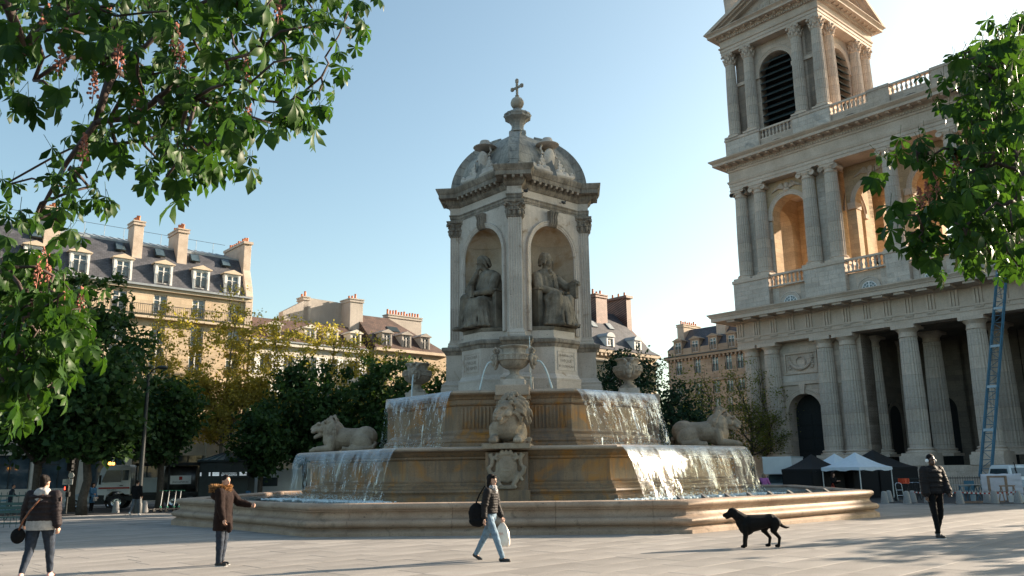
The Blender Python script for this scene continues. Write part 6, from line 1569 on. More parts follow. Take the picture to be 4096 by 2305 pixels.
b = MB(); rings = []
for z, a, d in ((-.02, .03, .02), (-.1, .09, .04), (-.2, .13, .06), (-.34, .15, .075), (-.43, .14, .07), (-.46, .1, .05)): rings.append([(h.x + d * math.sin(q) * (1 + .2 * math.sin(5 * q + z * 20)), h.y + a * math.cos(q) * (1 + .08 * math.sin(7 * q + z * 30)), h.z + z) for q in np.linspace(0, 2 * PI, 22, endpoint=False)])
b.loft(rings); b.build('bag', 'plastic_bag', wb, smooth='all')
b = MB(); b.tube([h + V(0, -.05, -.1), h + V(0, -.01, .02), h + V(0, .05, -.1)], .01, 6); b.build('handle', 'plastic_bag', wb, smooth='all')
lettering('NA', .07, 'shoe_pink', wb, (h.x - .083, h.y, h.z - .22), (R(90), 0, R(-90)), .002); lettering('F', .07, 'shoe_pink', wb, (h.x - .083, h.y + .04, h.z - .31), (R(90), 0, R(-90)), .002)
hb = thing('shoulder_bag', 'large slouchy black shoulder bag on the walking woman\'s right side', 'bag', p3, R(66))
b = MB(); b.ell((-.2, .2, .86), (.1, .16, .2)).ell((-.21, .17, .72), (.09, .18, .1)); org('pouch', b, 'black_cloth', hb, .016, 3, [(.03, .08)])
b = MB(); b.tube([(-.2, .25, .95), (-.19, .14, 1.2), (-.16, .04, 1.36), (-.17, -.06, 1.25), (-.21, .04, 1.0)], .014, 6); b.build('strap', 'black_cloth', hb, smooth='all')
# 4 man with headphones
p4 = (9.78, 20.0, 0)
t, J = person('man in black jacket wearing white headphones, standing at the right', p4, R(14), 1.86, dict(lean=R(0), broad=1.06, wide=1.0, armR=(.05, .14, .2, .0), armL=(.1, .28, .55, .5), legR=(.24, .06, .10), legL=(-.14, .3, .12), footL=.9, nod=.1, yaw=-.1),
    dict(skin='skin_dark', trousers='black_cloth', jacket='puffer_black', shoes='shoe_black', sole='shoe_white', hair='hair_dark', style='short', pad=.04, quilt=5, jhem=.0, leg=.95, hem=.1, collar=.05))
c = J['head']; s = J['s']
hp_ = thing('headphones', 'white over-ear headphones on the man at the right', 'headphones', p4, R(14))
for q in (-1, 1):
    b = MB(); b.lathe([(.02, 0), (.042, .005), (.045, .03), (.035, .045), (.0, .048)], 16); b.xf(Matrix.Translation(c + V(q * .078 * s, .012, -.01)) @ Matrix.Rotation(q * PI / 2, 4, 'Y')); b.build('ear_cup', 'white', hp_, smooth='all')
b = MB(); b.tube([c + V(.105 * s * math.cos(a), .02, .0 + .135 * s * math.sin(a)) for a in np.linspace(0, PI, 15)], .012, 6); b.build('band', 'black', hp_, smooth='all')
# far people
t, J = person('person in black coat and grey trousers walking away before the lorry', (-18.75, 42.4, 0), R(176), 1.66, dict(armR=(.1, .15, .6, .3), armL=(-.1, .12, .5, .3), legR=(.25, .05, .02), legL=(-.25, .35, .02), footL=.8), dict(skin='skin_light', trousers='grey_jeans', jacket='black_cloth', shoes='shoe_white', hair='hair_dark', style='short', pad=.03, jhem=-.1), voxel=.02)
t, J = person('woman in long blue coat waiting beside the thick tree trunk', (-24.0, 48.6, 0), R(70), 1.6, dict(armR=(.2, .1, 1.2, .2), armL=(.1, .1, .4, .0), legR=(.05, .05, .02), legL=(-.05, .05, .02)), dict(skin='skin_light', trousers='black_cloth', jacket='blue_coat', shoes='shoe_black', hair='hair_brown', style='long', pad=.02, jhem=-.36), voxel=.02)
b = MB(); b.cbox(0, 0, 0, .1, .28, .22); b.build('handbag', 'grey_jersey', None, bevel=.02, loc=(-23.75, 48.45, .27)); tag(bpy.context.scene.objects['handbag'], 'pale grey handbag held by the woman in the blue coat', 'handbag')
b = MB().tube([(-23.75, 48.35, .49), (-23.77, 48.42, .65), (-23.75, 48.52, .49)], .008, 5).build('handle', 'grey_jersey', None); b.parent = bpy.context.scene.objects['handbag']; b.matrix_parent_inverse = Matrix.Translation((23.75, -48.45, -.27))
pp = (14.3, 49.0, gz(49.0))
t, J = person('woman in pink coat seen from behind beyond the pool', pp, R(150), 1.62, dict(armR=(.35, .3, .2, .0), armL=(-.1, .15, .2, .0), legR=(.2, .05, .02), legL=(-.2, .2, .02)), dict(skin='skin_light', trousers='black_cloth', jacket='pink_coat', shoes='shoe_black', hair='hair_blond', style='bob', pad=.025, jhem=-.2), voxel=.02)
bp = thing('backpack', 'black backpack slung on the shoulder of the woman in pink', 'backpack', pp, R(150)); b = MB(); b.ell((.24, .18, 1.0), (.14, .12, .24)); org('pack', b, 'black_cloth', bp, .02, 2); b = MB(); b.tube([(.2, .12, 1.2), (.17, -.02, 1.36), (.18, -.12, 1.2), (.2, -.1, 1.0)], .018, 6); b.build('strap', 'black_cloth', bp, smooth='all')
pq_ = (18.0, 48.3, gz(48.3))
t, J = person('long haired woman in black standing under the white canopy', pq_, R(35), 1.6, dict(armR=(.3, .1, 1.6, .4), armL=(.4, .1, 1.5, .5), legR=(.1, .05, .02), legL=(-.1, .1, .02), yaw=.3), dict(skin='skin_light', trousers='black_cloth', jacket='black_cloth', shoes='shoe_black', hair='hair_brown', style='long', pad=.025, jhem=-.2), voxel=.02)
ob_ = thing('orange_handbag', 'orange red handbag carried by the woman under the white canopy', 'handbag', pq_, R(35)); b = MB(); b.ell((-.26, -.12, .72), (.12, .2, .15)); org('pouch', b, 'orange_leather', ob_, .02, 2); b = MB(); b.tube([(-.25, -.22, .82), (-.24, -.12, 1.05), (-.25, -.02, .82)], .014, 6); b.build('handle', 'orange_leather', ob_, smooth='all')
t, J = person('hunched person in dark hooded jacket beyond the railings at far left', (-28.6, 48.5, 0), R(120), 1.6, dict(lean=R(8), armR=(.3, .1, .8, .3), armL=(.3, .1, .8, .3), legR=(.2, .1, .02), legL=(-.2, .1, .02)), dict(skin='skin_light', trousers='jeans_dark', jacket='jeans_dark', shoes='shoe_black', hair='jeans_dark', style='short', pad=.03, jhem=-.1), voxel=.022)
for i, (x, y, lb, mt_) in enumerate(((14.4, .7, 'person in pale jacket leaning on the church balustrade', 'tan_jacket'), (15.4, .8, 'person in dark top behind the church balustrade beside the column', 'black_cloth'))):
    q = CHP + E1 * x + E2 * y
    person(lb, (q.x, q.y, 20.34), GROT + .3 * i, 1.7, dict(armR=(.6, .2, .8, .2), armL=(.6, .2, .8, .2), legR=(0, 0, .02), legL=(0, 0, .02)), dict(skin='skin_light', trousers='black_cloth', jacket=mt_, shoes='shoe_black', hair='hair_dark', style='short'), 'people on the church gallery', .03)
# dog
dg_ = thing('dog', 'black dog with hanging ears standing by the sunlit rim of the pool', 'dog', (5.12, 18.25, 0), R(4))
b = MB()
b.tube([(-.33, 0, .50), (-.2, 0, .475), (0, 0, .50), (.18, 0, .53), (.3, 0, .54)], [.15, .19, .17, .14, .14], 14); b.ell((-.24, 0, .455), (.19, .15, .215)); b.ell((.29, 0, .52), (.16, .13, .155)); b.ell((-.36, 0, .52), (.11, .12, .14))
cap(b, (-.3, 0, .55), (-.47, 0, .68), .135, .105); b.ell((-.52, 0, .715), (.115, .09, .095)); cap(b, (-.58, 0, .69), (-.7, 0, .655), .062, .044); cap(b, (-.57, 0, .645), (-.66, 0, .60), .042, .026)
for s in (-1, 1):
    b.ell((-.48, s * .088, .68), (.05, .02, .095), (s * .2, .2, 0))
    y = s * .085; x0 = -.28 - (.06 if s < 0 else -.03)
    cap(b, (x0 + .03, y, .45), (x0 + .03, y, .28), .085, .055); cap(b, (x0 + .03, y, .28), (x0 - .0, y, .14), .045, .036); cap(b, (x0, y, .14), (x0 - .005, y, .05), .034, .032); cap(b, (x0 - .01, y, .03), (x0 - .06, y, .028), .036, .03)
    x1 = .30 + (.07 if s < 0 else -.07)
    cap(b, (x1 - .01, y, .50), (x1 - .07, y, .34), .115, .072); cap(b, (x1 - .07, y, .33), (x1 + .05, y, .19), .056, .038); cap(b, (x1 + .05, y, .19), (x1 + .025, y, .06), .034, .03); cap(b, (x1 + .02, y, .03), (x1 - .04, y, .028), .035, .03)
b.tube([(.38, 0, .56), (.45, 0, .50), (.53, .01, .42), (.62, .02, .385), (.70, .03, .39)], [.055, .048, .038, .028, .012], 8)
org('body', b, 'dog_coat', dg_, .012, 4)
b = MB(); b.tube([(-.40 + .02 * math.cos(a), .095 * math.cos(a), .60 + .095 * math.sin(a)) for a in np.linspace(0, 2 * PI, 17)], .012, 6); b.build('collar', 'black', dg_, smooth='all')
b = MB(); b.lathe([(.02, -.004), (.02, .004)], 10); b.build('collar_tag', 'chrome', dg_, loc=(-.44, 0, .49), rot=(R(90), 0, 0))
# pigeons
def pigeon(loc, rz, label):
    t = thing('pigeon', label, 'pigeon', loc, rz, 'pigeons on the fountain'); b = MB()
    b.ell((0, 0, .1), (.06, .11, .06), (R(20), 0, 0)).ell((0, -.09, .17), .035).ell((0, .15, .06), (.03, .08, .015)); cap(b, (0, -.06, .12), (0, -.085, .17), .04, .03); b.tube([(0, -.12, .17), (0, -.15, .165)], [.01, .003], 5)
    for s in (-1, 1): b.tube([(s * .02, 0, .06), (s * .02, 0, 0)], .007, 4)
    org('body', b, 'pigeon', t, .012, 1); return t
def fl2w(x, y, z): return FC + Matrix.Rotation(FROT, 3, 'Z') @ V(x, y, z)
pigeon(fl2w(.46, -2.85, 12.5), 1.0, 'pigeon on the ledge right of the middle capital'); pigeon(fl2w(1.95, -1.2, 12.49), 2.0, 'pigeon on the ledge above the right niche'); pigeon(fl2w(2.4, -1.35, 7.18), 2.0, 'pigeon at the feet of the right statue'); pigeon(fl2w(4.5, -.1, 6.1), .5, 'pigeon on the rim of the right vase')

# ---------------------------------------------------------------- statues and lions of the fountain
def lion(k, label, yaw, nod, roar=0.0):
    t = thing('stone_lion', label, 'lion statue', fl2w(*(kmat(k) @ V(0, -7.4, 2.47))), FROT + PI / 2 * k, 'stone lions lying on the lower basin')
    b = MB()
    b.tube([(0, 1.15, .45), (0, .7, .55), (0, .2, .56), (0, -.3, .6), (0, -.7, .66)], [.3, .44, .42, .44, .42], 16)
    b.ell((0, .85, .62), (.4, .5, .44)); b.ell((0, -.5, .82), (.48, .46, .5)); b.ell((0, -.45, .55), (.5, .5, .5))
    for s in (-1, 1):
        b.ell((s * .36, .75, .38), (.2, .48, .36), (R(-18), 0, 0)); cap(b, (s * .42, .4, .16), (s * .44, .95, .12), .15, .14); cap(b, (s * .44, .4, .1), (s * .46, .1, .09), .12, .12)
        cap(b, (s * .4, -.45, .5), (s * .4, -.5, .2), .2, .17); cap(b, (s * .4, -.5, .17), (s * .38, -1.05, .12), .16, .13); b.ell((s * .38, -1.16, .1), (.16, .17, .12))
        for q in (-1, 0, 1): b.ell((s * .38 + q * .085, -1.3, .07), (.055, .09, .07), n=8, mm=6)
    b.tube([(.1, 1.3, .35), (.45, 1.25, .15), (.62, .8, .1), (.6, .3, .1), (.66, .05, .14)], [.09, .08, .07, .07, .1], 8)
    hc = V(0, -.9, 1.02); Mh = Matrix.Rotation(yaw, 3, 'Z') @ Matrix.Rotation(nod, 3, 'X'); e = Mh.to_euler(); f_ = lambda x, y, z: tuple(hc + Mh @ V(x, y, z))
    b.ell(f_(0, .05, .05), (.25, .27, .26), e); cap(b, f_(0, -.1, .0), f_(0, -.42, -.06), .19, .125); b.ell(f_(0, -.53, -.02), (.085, .06, .055), e); b.tube([f_(0, -.15, .2), f_(0, -.35, .1), f_(0, -.52, .03)], [.1, .085, .07], 8)
    cap(b, f_(0, -.12, -.2 - roar * .3), f_(0, -.4, -.235 - roar), .12, .075)
    for s in (-1, 1):
        b.tube([f_(s * .05, -.3, .19), f_(s * .13, -.24, .2), f_(s * .2, -.14, .14)], [.04, .05, .04], 6); b.ell(f_(s * .1, -.46, -.13), (.09, .1, .075), e); b.ell(f_(s * .19, -.12, -.06), (.09, .16, .12), e); b.ell(f_(s * .25, .06, .24), (.07, .05, .08), e)
    rg = random.Random(k + 3)
    for i in range(96):
        a = rg.uniform(-PI * .28, PI * 1.28); st = rg.random(); rr = .27 + .1 * st
        p = V(math.cos(a) * rr, .06 + st * .38, .04 + math.sin(a) * rr); L = rg.uniform(.22, .42); sx = 1 if p.x > 0 else -1; out = V(math.cos(a), .25, math.sin(a))
        q1 = p + out * .09 + V(0, .03, 0); q2 = q1 + V(sx * .07 + rg.uniform(-.07, .07), .05, -L * .55); q3 = q2 + V(rg.uniform(-.1, .06) * sx, .02, -L * .5)
        b.tube([f_(*p), f_(*q1), f_(*q2), f_(*q3)], [.05, .062, .05, .015], 6)
    org('body', b, 'lion', t, .02, 0, [(.012, .06)])
    b = MB()
    for s in (-1, 1): b.ell(f_(s * .125, -.26, .12), .028, n=8, mm=6)
    b.build('eyes', 'lion', t, smooth='all')
    return t
lion(0, 'stone lion lying above the shield, head turned to the left', R(-38), R(20), .02)
lion(3, 'stone lion lying at the left of the fountain, mouth open', R(8), R(4), .12)
lion(1, 'stone lion lying at the right of the fountain beside the bright waterfall', R(-12), R(16), .0)
def bishop(k, label, left):
    Fm = fmat(k); p = Fm @ V(0, 1.62, 7.18); N = Fm.to_3x3() @ V(0, 1, 0); a = math.atan2(N.y, N.x) + PI / 2
    t = thing('seated_statue', label, 'statue', FC + Matrix.Rotation(FROT, 3, 'Z') @ p, FROT + a, 'seated statues in the niches')
    S = 2.3; b = MB(); rg = random.Random(k)
    hx = -.02
    # robe: lap, knees and skirt with deep folds
    kn = ((-.15, -.42, .53), (.15, -.40, .5)) if not left else ((-.17, -.44, .56), (.14, -.36, .48))
    for s, q in zip((-1, 1), kn): cap(b, (s * .11, .02, .5), q, .13, .105)
    for (x, y, z), fx in zip(kn, ((-.18, -.5) if not left else (-.3, -.5), (.17, -.48))): cap(b, (x, y, z), (x + (fx[0] - x) * .5, y + .03, .1), .105, .12); cap(b, (x + (fx[0] - x) * .6, y, .05), (fx[0], fx[1] - .1, .03), .055, .04)
    rings = []
    for z, rx, y0, ry in ((.5, .25, -.17, .28), (.3, .28, -.2, .28), (.02, .33, -.2, .3)):
        rings.append([((rx + .035 * math.sin(9 * q + z * 4)) * math.cos(q), y0 + (ry + .035 * math.sin(9 * q + z * 4)) * math.sin(q), z) for q in np.linspace(0, 2 * PI, 40, endpoint=False)])
    b.loft(rings)
    for i in range(22):
        q = PI + PI * (i + .5) / 22 + rg.uniform(-.08, .08); x0, y0 = .2 * math.cos(q), -.24 + .22 * math.sin(q)
        b.tube([(x0, y0, .55), (x0 * 1.35, y0 * 1.12, .34), (x0 * 1.55 + rg.uniform(-.04, .04), y0 * 1.18, .15), (x0 * 1.75 + rg.uniform(-.04, .04), y0 * 1.22, .02)], [.022, .03, .034, .036], 6)
    # torso, cape and arms
    tx = -.03 if not left else .05; ty = -.02 if not left else -.1
    cap(b, (0, .05, .5), (tx, ty, .92), .19, .17); b.ell((tx, ty, .98), (.235, .15, .13))
    rings = []
    for z, rx, ry in ((1.08, .09, .085), (1.02, .2, .13), (.92, .26, .17), (.78, .285, .2), (.68, .28, .21)):
        rings.append([(tx + (rx + .012 * math.sin(11 * q)) * math.cos(q), ty + .02 + (ry + .012 * math.sin(11 * q)) * math.sin(q), z) for q in np.linspace(0, 2 * PI, 30, endpoint=False)])
    b.loft(rings)
    if left:
        cap(b, (-.23, -.1, .96), (-.27, -.3, .76), .085, .075); cap(b, (-.27, -.3, .76), (-.08, -.27, 1.03), .065, .045); hand(b, V(-.08, -.27, 1.03), V(.15, .1, .5), V(.5, .5, 0), 1.0, 1.2, -1)
        cap(b, (.27, -.1, .94), (.3, -.22, .68), .09, .08); cap(b, (.3, -.22, .68), (.02, -.34, .66), .07, .05); hand(b, V(.02, -.34, .66), V(-1, -.1, 0), V(0, -.3, -1), 1.0, .9, 1)
        b.cbox(-.1, -.4, .58, .16, .06, .22); hc = V(-.01, -.18, 1.23); yaw, nod = R(-34), R(24)
    else:
        cap(b, (-.25, -.02, .95), (-.33, -.16, .7), .09, .085); cap(b, (-.33, -.16, .7), (-.06, -.32, .64), .072, .05); hand(b, V(-.06, -.32, .64), V(.8, -.4, -.1), V(0, -.2, -1), 1.0, .9, -1)
        cap(b, (.22, -.03, .96), (.33, -.2, .78), .085, .075); cap(b, (.33, -.2, .78), (.33, -.4, .86), .065, .045); hand(b, V(.33, -.4, .86), V(.1, -.6, -.3), V(0, -.3, -1), 1.0, 1.0, 1)
        b.cbox(.31, -.38, .55, .07, .16, .26); hc = V(-.04, -.06, 1.26); yaw, nod = R(48), R(8)
        b.tube([(-.06, -.16, 1.08), (-.05, -.19, 1.0)], .03, 6); b.tube([(-.03, -.2, .98), (0, -.22, .8)], .012, 5); b.cbox(0, -.225, .74, .05, .02, .09)
    f_ = head(b, hc, 1.08, yaw, nod); cap(b, V(tx, ty, 1.04), hc - V(0, -.01, .07), .07, .06)
    for i in range(26):
        a_ = rg.uniform(-.2, PI + .2); x, y = .085 * math.cos(a_), .03 + .075 * math.sin(a_); z0 = rg.uniform(.0, .1)
        b.tube([f_(x * .8, y * .8, z0 + .02), f_(x * 1.15, y * 1.1, z0 - .05), f_(x * 1.25, y * 1.15, z0 - .13 * rg.uniform(.7, 1.1))], [.022, .03, .018], 6)
    b.ell(f_(0, .02, .06), (.085, .1, .08))
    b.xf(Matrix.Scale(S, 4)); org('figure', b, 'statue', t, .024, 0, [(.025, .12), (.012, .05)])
    b = MB().box(-.34, .34, -.05, .3, 0, .5).box(-.4, -.3, -.22, .3, 0, .66).box(.3, .4, -.22, .3, 0, .66).box(-.42, -.28, -.25, .32, .66, .7).box(.28, .42, -.25, .32, .66, .7)
    b.xf(Matrix.Scale(S, 4)); b.build('throne', 'statue', t, bevel=.02)
    return t
bishop(3, 'seated robed statue in the left niche, hand raised to its chin', True)
bishop(0, 'seated robed statue in the right niche, head turned aside', False)
# ---------------------------------------------------------------- street furniture and vehicles
def at(px, dep, dz=0.0):
    p = pt3(px, 1900, dep); return V(p.x, dep, gz(dep) + dz)
mt('car_silver', (.34, .38, .42), .3, .04, 3, 0, metal=.5, coat=.5); mt('van_white', (.62, .66, .68), .35, .04, 2, 0, coat=.3); mt('van_grey', (.30, .36, .39), .4, .05, 2, 0); mt('lorry_dark', (.012, .016, .018), .6, .3, 3, 0); mt('tank', (.13, .125, .12), .4, .35, 2, 0, metal=.6)
mt('red_paint', (.35, .03, .02), .5, .1); mt('tent_white', (.62, .68, .74), .7, .04, 3, .1); mt('tent_black', (.008, .008, .009), .85, .2); mt('lift_blue', (.035, .12, .18), .45, .15, 3); mt('wood', (.28, .18, .12), .8, .25, 9, .2); mt('granite', (.30, .29, .28), .85, .15, 30, .3); mt('sheet', (.58, .56, .60), .6, .05, 6, .2)
mt('green_steel', (.03, .075, .07), .5, .2); mt('scooter_green', (.01, .22, .12), .5, .1); mt('sign_white', (.62, .62, .60), .5, .05); mt('orange_crate', (.55, .06, .015), .6, .1); mt('rust', (.20, .10, .06), .8, .3, 8)
M['amber'] = plain('amber_lamp', (1.0, .42, .05), .4, .05, emit=3.0); M['red_lamp'] = plain('red_signal', (1.0, .06, .03), .4, .05, emit=2.0); M['lit_panel'] = plain('lit_panel', (.75, .85, .9), .4, .05, emit=.15)
def wheel(parent, x, y, z, r_, w_=.22):
    b = MB(); b.lathe([(r_ * .62, -w_ / 2), (r_ * .95, -w_ / 2), (r_, -w_ / 2 + .03), (r_, w_ / 2 - .03), (r_ * .95, w_ / 2), (r_ * .62, w_ / 2)], 24, caps=False); b.xf(Matrix.Rotation(PI / 2, 4, 'X')); o = b.build('wheel', 'black', parent, True, loc=(x, y, z))
    b = MB(); b.lathe([(r_ * .63, -w_ * .42), (r_ * .5, -w_ * .3), (r_ * .2, -w_ * .36), (r_ * .1, -w_ * .46), (.005, -w_ * .46)], 18, caps=False); b.lathe([(r_ * .63, w_ * .42), (r_ * .5, w_ * .3), (r_ * .2, w_ * .36), (.005, w_ * .46)], 18, caps=False)
    for i in range(6): a = i * PI / 3; b.ell((r_ * .38 * math.cos(a), r_ * .38 * math.sin(a), -w_ * .36), (.02, .02, .012), n=6, mm=4)
    b.xf(Matrix.Rotation(PI / 2, 4, 'X')); b.build('rim', 'chrome', o, True); return o
def sideprof(parent, name, prof, w_, mat, bevel=.05, tuck=0):
    """closed side outline (x,z) swept across the width, upper points tucked in"""
    zs = [z for x, z in prof]; zm = max(zs); z0 = min(zs)
    b = MB(); b.loft([[(x, s * (w_ / 2 - tuck * max(0, (z - z0) / (zm - z0) - .45)), z) for x, z in prof] for s in (1, -1)]); return b.build(name, mat, parent, True, bevel)
# asphalt lorry with tank (front towards -x)
lp = at(610, 57.0); lor = thing('lorry', 'white cab lorry with dark tank body and orange beacon behind the bollards', 'lorry', lp, HROT - R(28))
sideprof(lor, 'cab', [(-3.15, .55), (-3.2, 1.3), (-2.95, 2.55), (-2.8, 2.8), (-1.25, 2.85), (-1.15, 2.7), (-1.1, .95), (-1.4, .95), (-1.65, 1.15), (-2.2, 1.15), (-2.5, .9), (-2.6, .55)], 2.3, 'van_white', .06, .15)
for s in (-1, 1):
    wn = MB().prismy([(-2.85, 1.75), (-2.6, 2.5), (-1.7, 2.5), (-1.7, 1.75)], s * 1.16 - .012, s * 1.16 + .012).build('side_window', 'pane', lor)
    MB().prismy([(-1.62, 1.85), (-1.62, 2.5), (-1.25, 2.5), (-1.25, 1.85)], s * 1.155 - .012, s * 1.155 + .012).build('side_window', 'pane', lor)
    MB().box(-3.0, -1.15, s * 1.165 - .012, s * 1.165 + .012, 1.32, 1.42).build('red_stripe', 'red_paint', lor)
    MB().box(-2.98, -2.86, s * 1.3 - .06, s * 1.3 + .06, 1.6, 2.2).box(-2.95, -2.9, min(s * 1.1, s * 1.3), max(s * 1.1, s * 1.3), 2.1, 2.14).build('mirror', 'black', lor, bevel=.02)
    MB().box(-1.75, -1.55, s * 1.17 - .02, s * 1.17 + .02, 1.5, 1.54).build('door_handle', 'black', lor)
    for x in (-1.9, 1.6, 2.6): wheel(lor, x, s * .98, .5, .5, .3)
b = MB(); b.loft([[(-3.22, -1.0, 1.45), (-3.22, 1.0, 1.45), (-3.0, .95, 2.45), (-3.0, -.95, 2.45)], [(-3.17, -1.0, 1.45), (-3.17, 1.0, 1.45), (-2.95, .95, 2.45), (-2.95, -.95, 2.45)]]); b.build('windscreen', 'pane', lor)
MB().box(-3.28, -2.6, -1.15, 1.15, .35, .95).box(-3.0, 3.3, -1.0, 1.0, .55, .85).build('chassis', 'lorry_dark', lor, bevel=.03)
MB().box(-1.0, 3.2, -1.12, 1.12, .85, 1.05).build('deck', 'lorry_dark', lor)
b = MB(); b.lathe([(.2, .2), (.85, .25), (.88, .3), (.88, 2.2), (.85, 2.25), (.2, 2.3)], 24); b.xf(Matrix.Translation((.6, 0, 1.85)) @ Matrix.Rotation(PI / 2, 4, 'Y')); b.build('tank', 'tank', lor, True)
MB().box(-.85, .5, -1.05, 1.05, 1.05, 2.0).build('equipment_locker', 'van_grey', lor, bevel=.03)
MB().box(-.9, 3.2, -1.15, 1.15, 2.75, 2.95).build('canopy', 'lorry_dark', lor, bevel=.02)
for x in (-.8, 1.2, 3.1):
    for s in (-1, 1): MB().box(x - .04, x + .04, s * 1.08 - .04, s * 1.08 + .04, 1.05, 2.75).build('canopy_post', 'lorry_dark', lor)
MB().box(1.3, 2.6, -1.11, -1.09, 1.55, 2.1).build('logo_board', 'sign_white', lor); lettering('JEAN LEFEBVRE', .15, 'darkgreen', lor, (1.95, -1.115, 1.68), (PI / 2, 0, 0), .002); MB().box(1.85, 2.05, -1.12, -1.11, 1.82, 2.04).build('logo_mark', 'red_paint', lor)
lettering('JEAN LEFEBVRE', .08, 'darkgreen', lor, (-2.2, -1.185, 1.25), (PI / 2, 0, 0), .002)
b = MB(); b.lathe([(.09, 0), (.1, .03), (.085, .16), (.03, .19)], 12, (-2.6, .5, 2.86)); b.build('beacon', 'amber', lor, True); b = MB(); b.lathe([(.09, 0), (.1, .03), (.085, .16), (.03, .19)], 12, (-2.6, -.5, 2.86)); b.build('beacon', 'amber', lor, True)
for s in (-1, 1):
    MB().box(-3.31, -3.26, s * .95 - .1, s * .95 + .1, .6, .7).build('indicator', 'amber', lor); MB().box(-3.3, -3.26, s * .7 - .14, s * .7 + .14, .6, .75).build('headlight', 'chrome', lor)
# silver car
car = thing('car', 'small silver car half hidden behind the lorry and the tree trunk', 'car', at(385, 60.5), HROT - R(20)); S_ = .9
sideprof(car, 'body', [(-1.75, .3), (-1.8, .65), (-1.55, .88), (-.95, 1.0), (-.35, 1.42), (.2, 1.5), (1.1, 1.46), (1.55, 1.05), (1.68, .6), (1.6, .3)], 1.62, 'car_silver', .07, .2)
for s in (-1, 1):
    MB().prismy([(-.8, 1.02), (-.3, 1.36), (.25, 1.43), (.25, 1.0)], s * .735 - .03, s * .735 + .03).build('side_window', 'pane', car); MB().prismy([(.32, 1.0), (.32, 1.43), (1.0, 1.4), (1.3, 1.05)], s * .735 - .03, s * .735 + .03).build('side_window', 'pane', car)
    for x in (-1.12, 1.08): wheel(car, x, s * .72, .31, .31, .2)
    b = MB(); b.ell((-1.66, s * .55, .78), (.14, .16, .09)); b.build('headlight', 'chrome', car, 'all')
b = MB(); b.loft([[(-.98, -.62, 1.0), (-.98, .62, 1.0), (-.42, .55, 1.4), (-.42, -.55, 1.4)], [(-.92, -.62, 1.0), (-.92, .62, 1.0), (-.36, .55, 1.4), (-.36, -.55, 1.4)]]); b.build('windscreen', 'pane', car)
# camper van behind the pool
cv = thing('camper_van', 'white camper van right of the dark kiosk', 'van', at(1090, 62.0), R(4))
sideprof(cv, 'body', [(-2.9, .35), (-2.95, .9), (-2.55, 1.15), (-2.1, 1.75), (-2.2, 2.1), (-1.6, 2.55), (2.9, 2.55), (2.9, .35)], 2.1, 'van_white', .08, .1)
for s in (-1, 1):
    MB().prismy([(-2.45, 1.2), (-2.05, 1.7), (-1.5, 1.7), (-1.5, 1.2)], s * 1.05 - .02, s * 1.05 + .02).build('cab_window', 'pane', cv); MB().prismy([(-1.9, 1.95), (-1.4, 2.4), (-1.1, 2.4), (-1.5, 1.9)], s * 1.04 - .02, s * 1.04 + .02).build('over_cab_window', 'pane', cv); MB().prismy([(-.6, 1.35), (-.6, 1.95), (.6, 1.95), (.6, 1.35)], s * 1.04 - .02, s * 1.04 + .02).build('side_window', 'pane', cv)
    for x in (-2.0, 1.8): wheel(cv, x, s * .92, .35, .35, .22)
# dark kiosk of the car park lift
kp = at(912, 57.5); ks = thing('car_park_kiosk', 'dark green car park kiosk with low pyramid roof and lit name band', 'kiosk', kp, R(8))
MB().box(-1.55, 1.55, -1.4, 1.4, 0, 2.95).build('walls', 'darkgreen', ks, bevel=.02)
for x0, x1, z0, z1 in ((-1.5, -.6, 2.3, 2.85), (-.5, .55, 2.3, 2.85), (.65, 1.5, 2.3, 2.85), (-1.5, -.62, .2, 1.9)): MB().box(x0, x1, -1.43, -1.4, z0, z1).build('wall_panel', 'darkgreen', ks, bevel=.01)
MB().box(-1.72, 1.72, -1.57, 1.57, 2.95, 3.07).build('eaves', 'darkgreen', ks, bevel=.02)
b = MB(); b.loft([[(-1.75, -1.6, 3.07), (1.75, -1.6, 3.07), (1.75, 1.6, 3.07), (-1.75, 1.6, 3.07)], [(-.35, -.3, 3.55), (.35, -.3, 3.55), (.35, .3, 3.55), (-.35, .3, 3.55)]]); rf = b.build('roof', 'green_steel', ks)
for i in range(-3, 4): b = MB(); b.tube([(i * .5, -1.6, 3.09), (i * .1, -.3, 3.57)], .03, 5); b.build('roof_rib', 'darkgreen', rf)
MB().box(-.2, 1.75, -1.95, -1.4, 1.93, 2.0).build('door_canopy', 'darkgreen', ks)
MB().box(-.12, .62, -1.43, -1.4, 0, 1.45).build('door', 'curtain', ks)
for x in (-.14, .25, .6): MB().box(x, x + .05, -1.46, -1.43, 0, 1.5).build('door_frame', 'lead', ks)
MB().box(-.14, .65, -1.46, -1.43, 1.45, 1.5).build('door_head', 'lead', ks); MB().box(.1, .5, -1.45, -1.4, 1.6, 1.72).build('notice', 'lead', ks)
for x0, x1 in ((-1.5, -1.42), (-.95, -.85), (-.72, -.3), (1.0, 1.45)):
    for z in (2.06, 2.14, 2.22): MB().box(x0, x1, -1.45, -1.42, z, z + .06).build('light_slat', 'lit_panel', ks)
lettering('SAINT SULPICE', .15, 'lit_panel', ks, (.34, -1.43, 2.1), (PI / 2, 0, 0), .004); lettering('PARC DE STATIONNEMENT', .075, 'lit_panel', ks, (.34, -1.43, 2.22), (PI / 2, 0, 0), .004)
tm = thing('ticket_machine', 'small blue and white ticket machine at the right of the kiosk', 'ticket machine', at(985, 55.6), 0)
MB().box(-.2, .05, -.15, .15, 0, .75).build('white_cabinet', 'sign_white', tm, bevel=.02); MB().box(.07, .32, -.15, .15, 0, 1.05).build('blue_cabinet', 'blue_coat', tm, bevel=.02); MB().box(-.15, .0, -.17, -.15, .45, .65).build('screen', 'pane', tm)
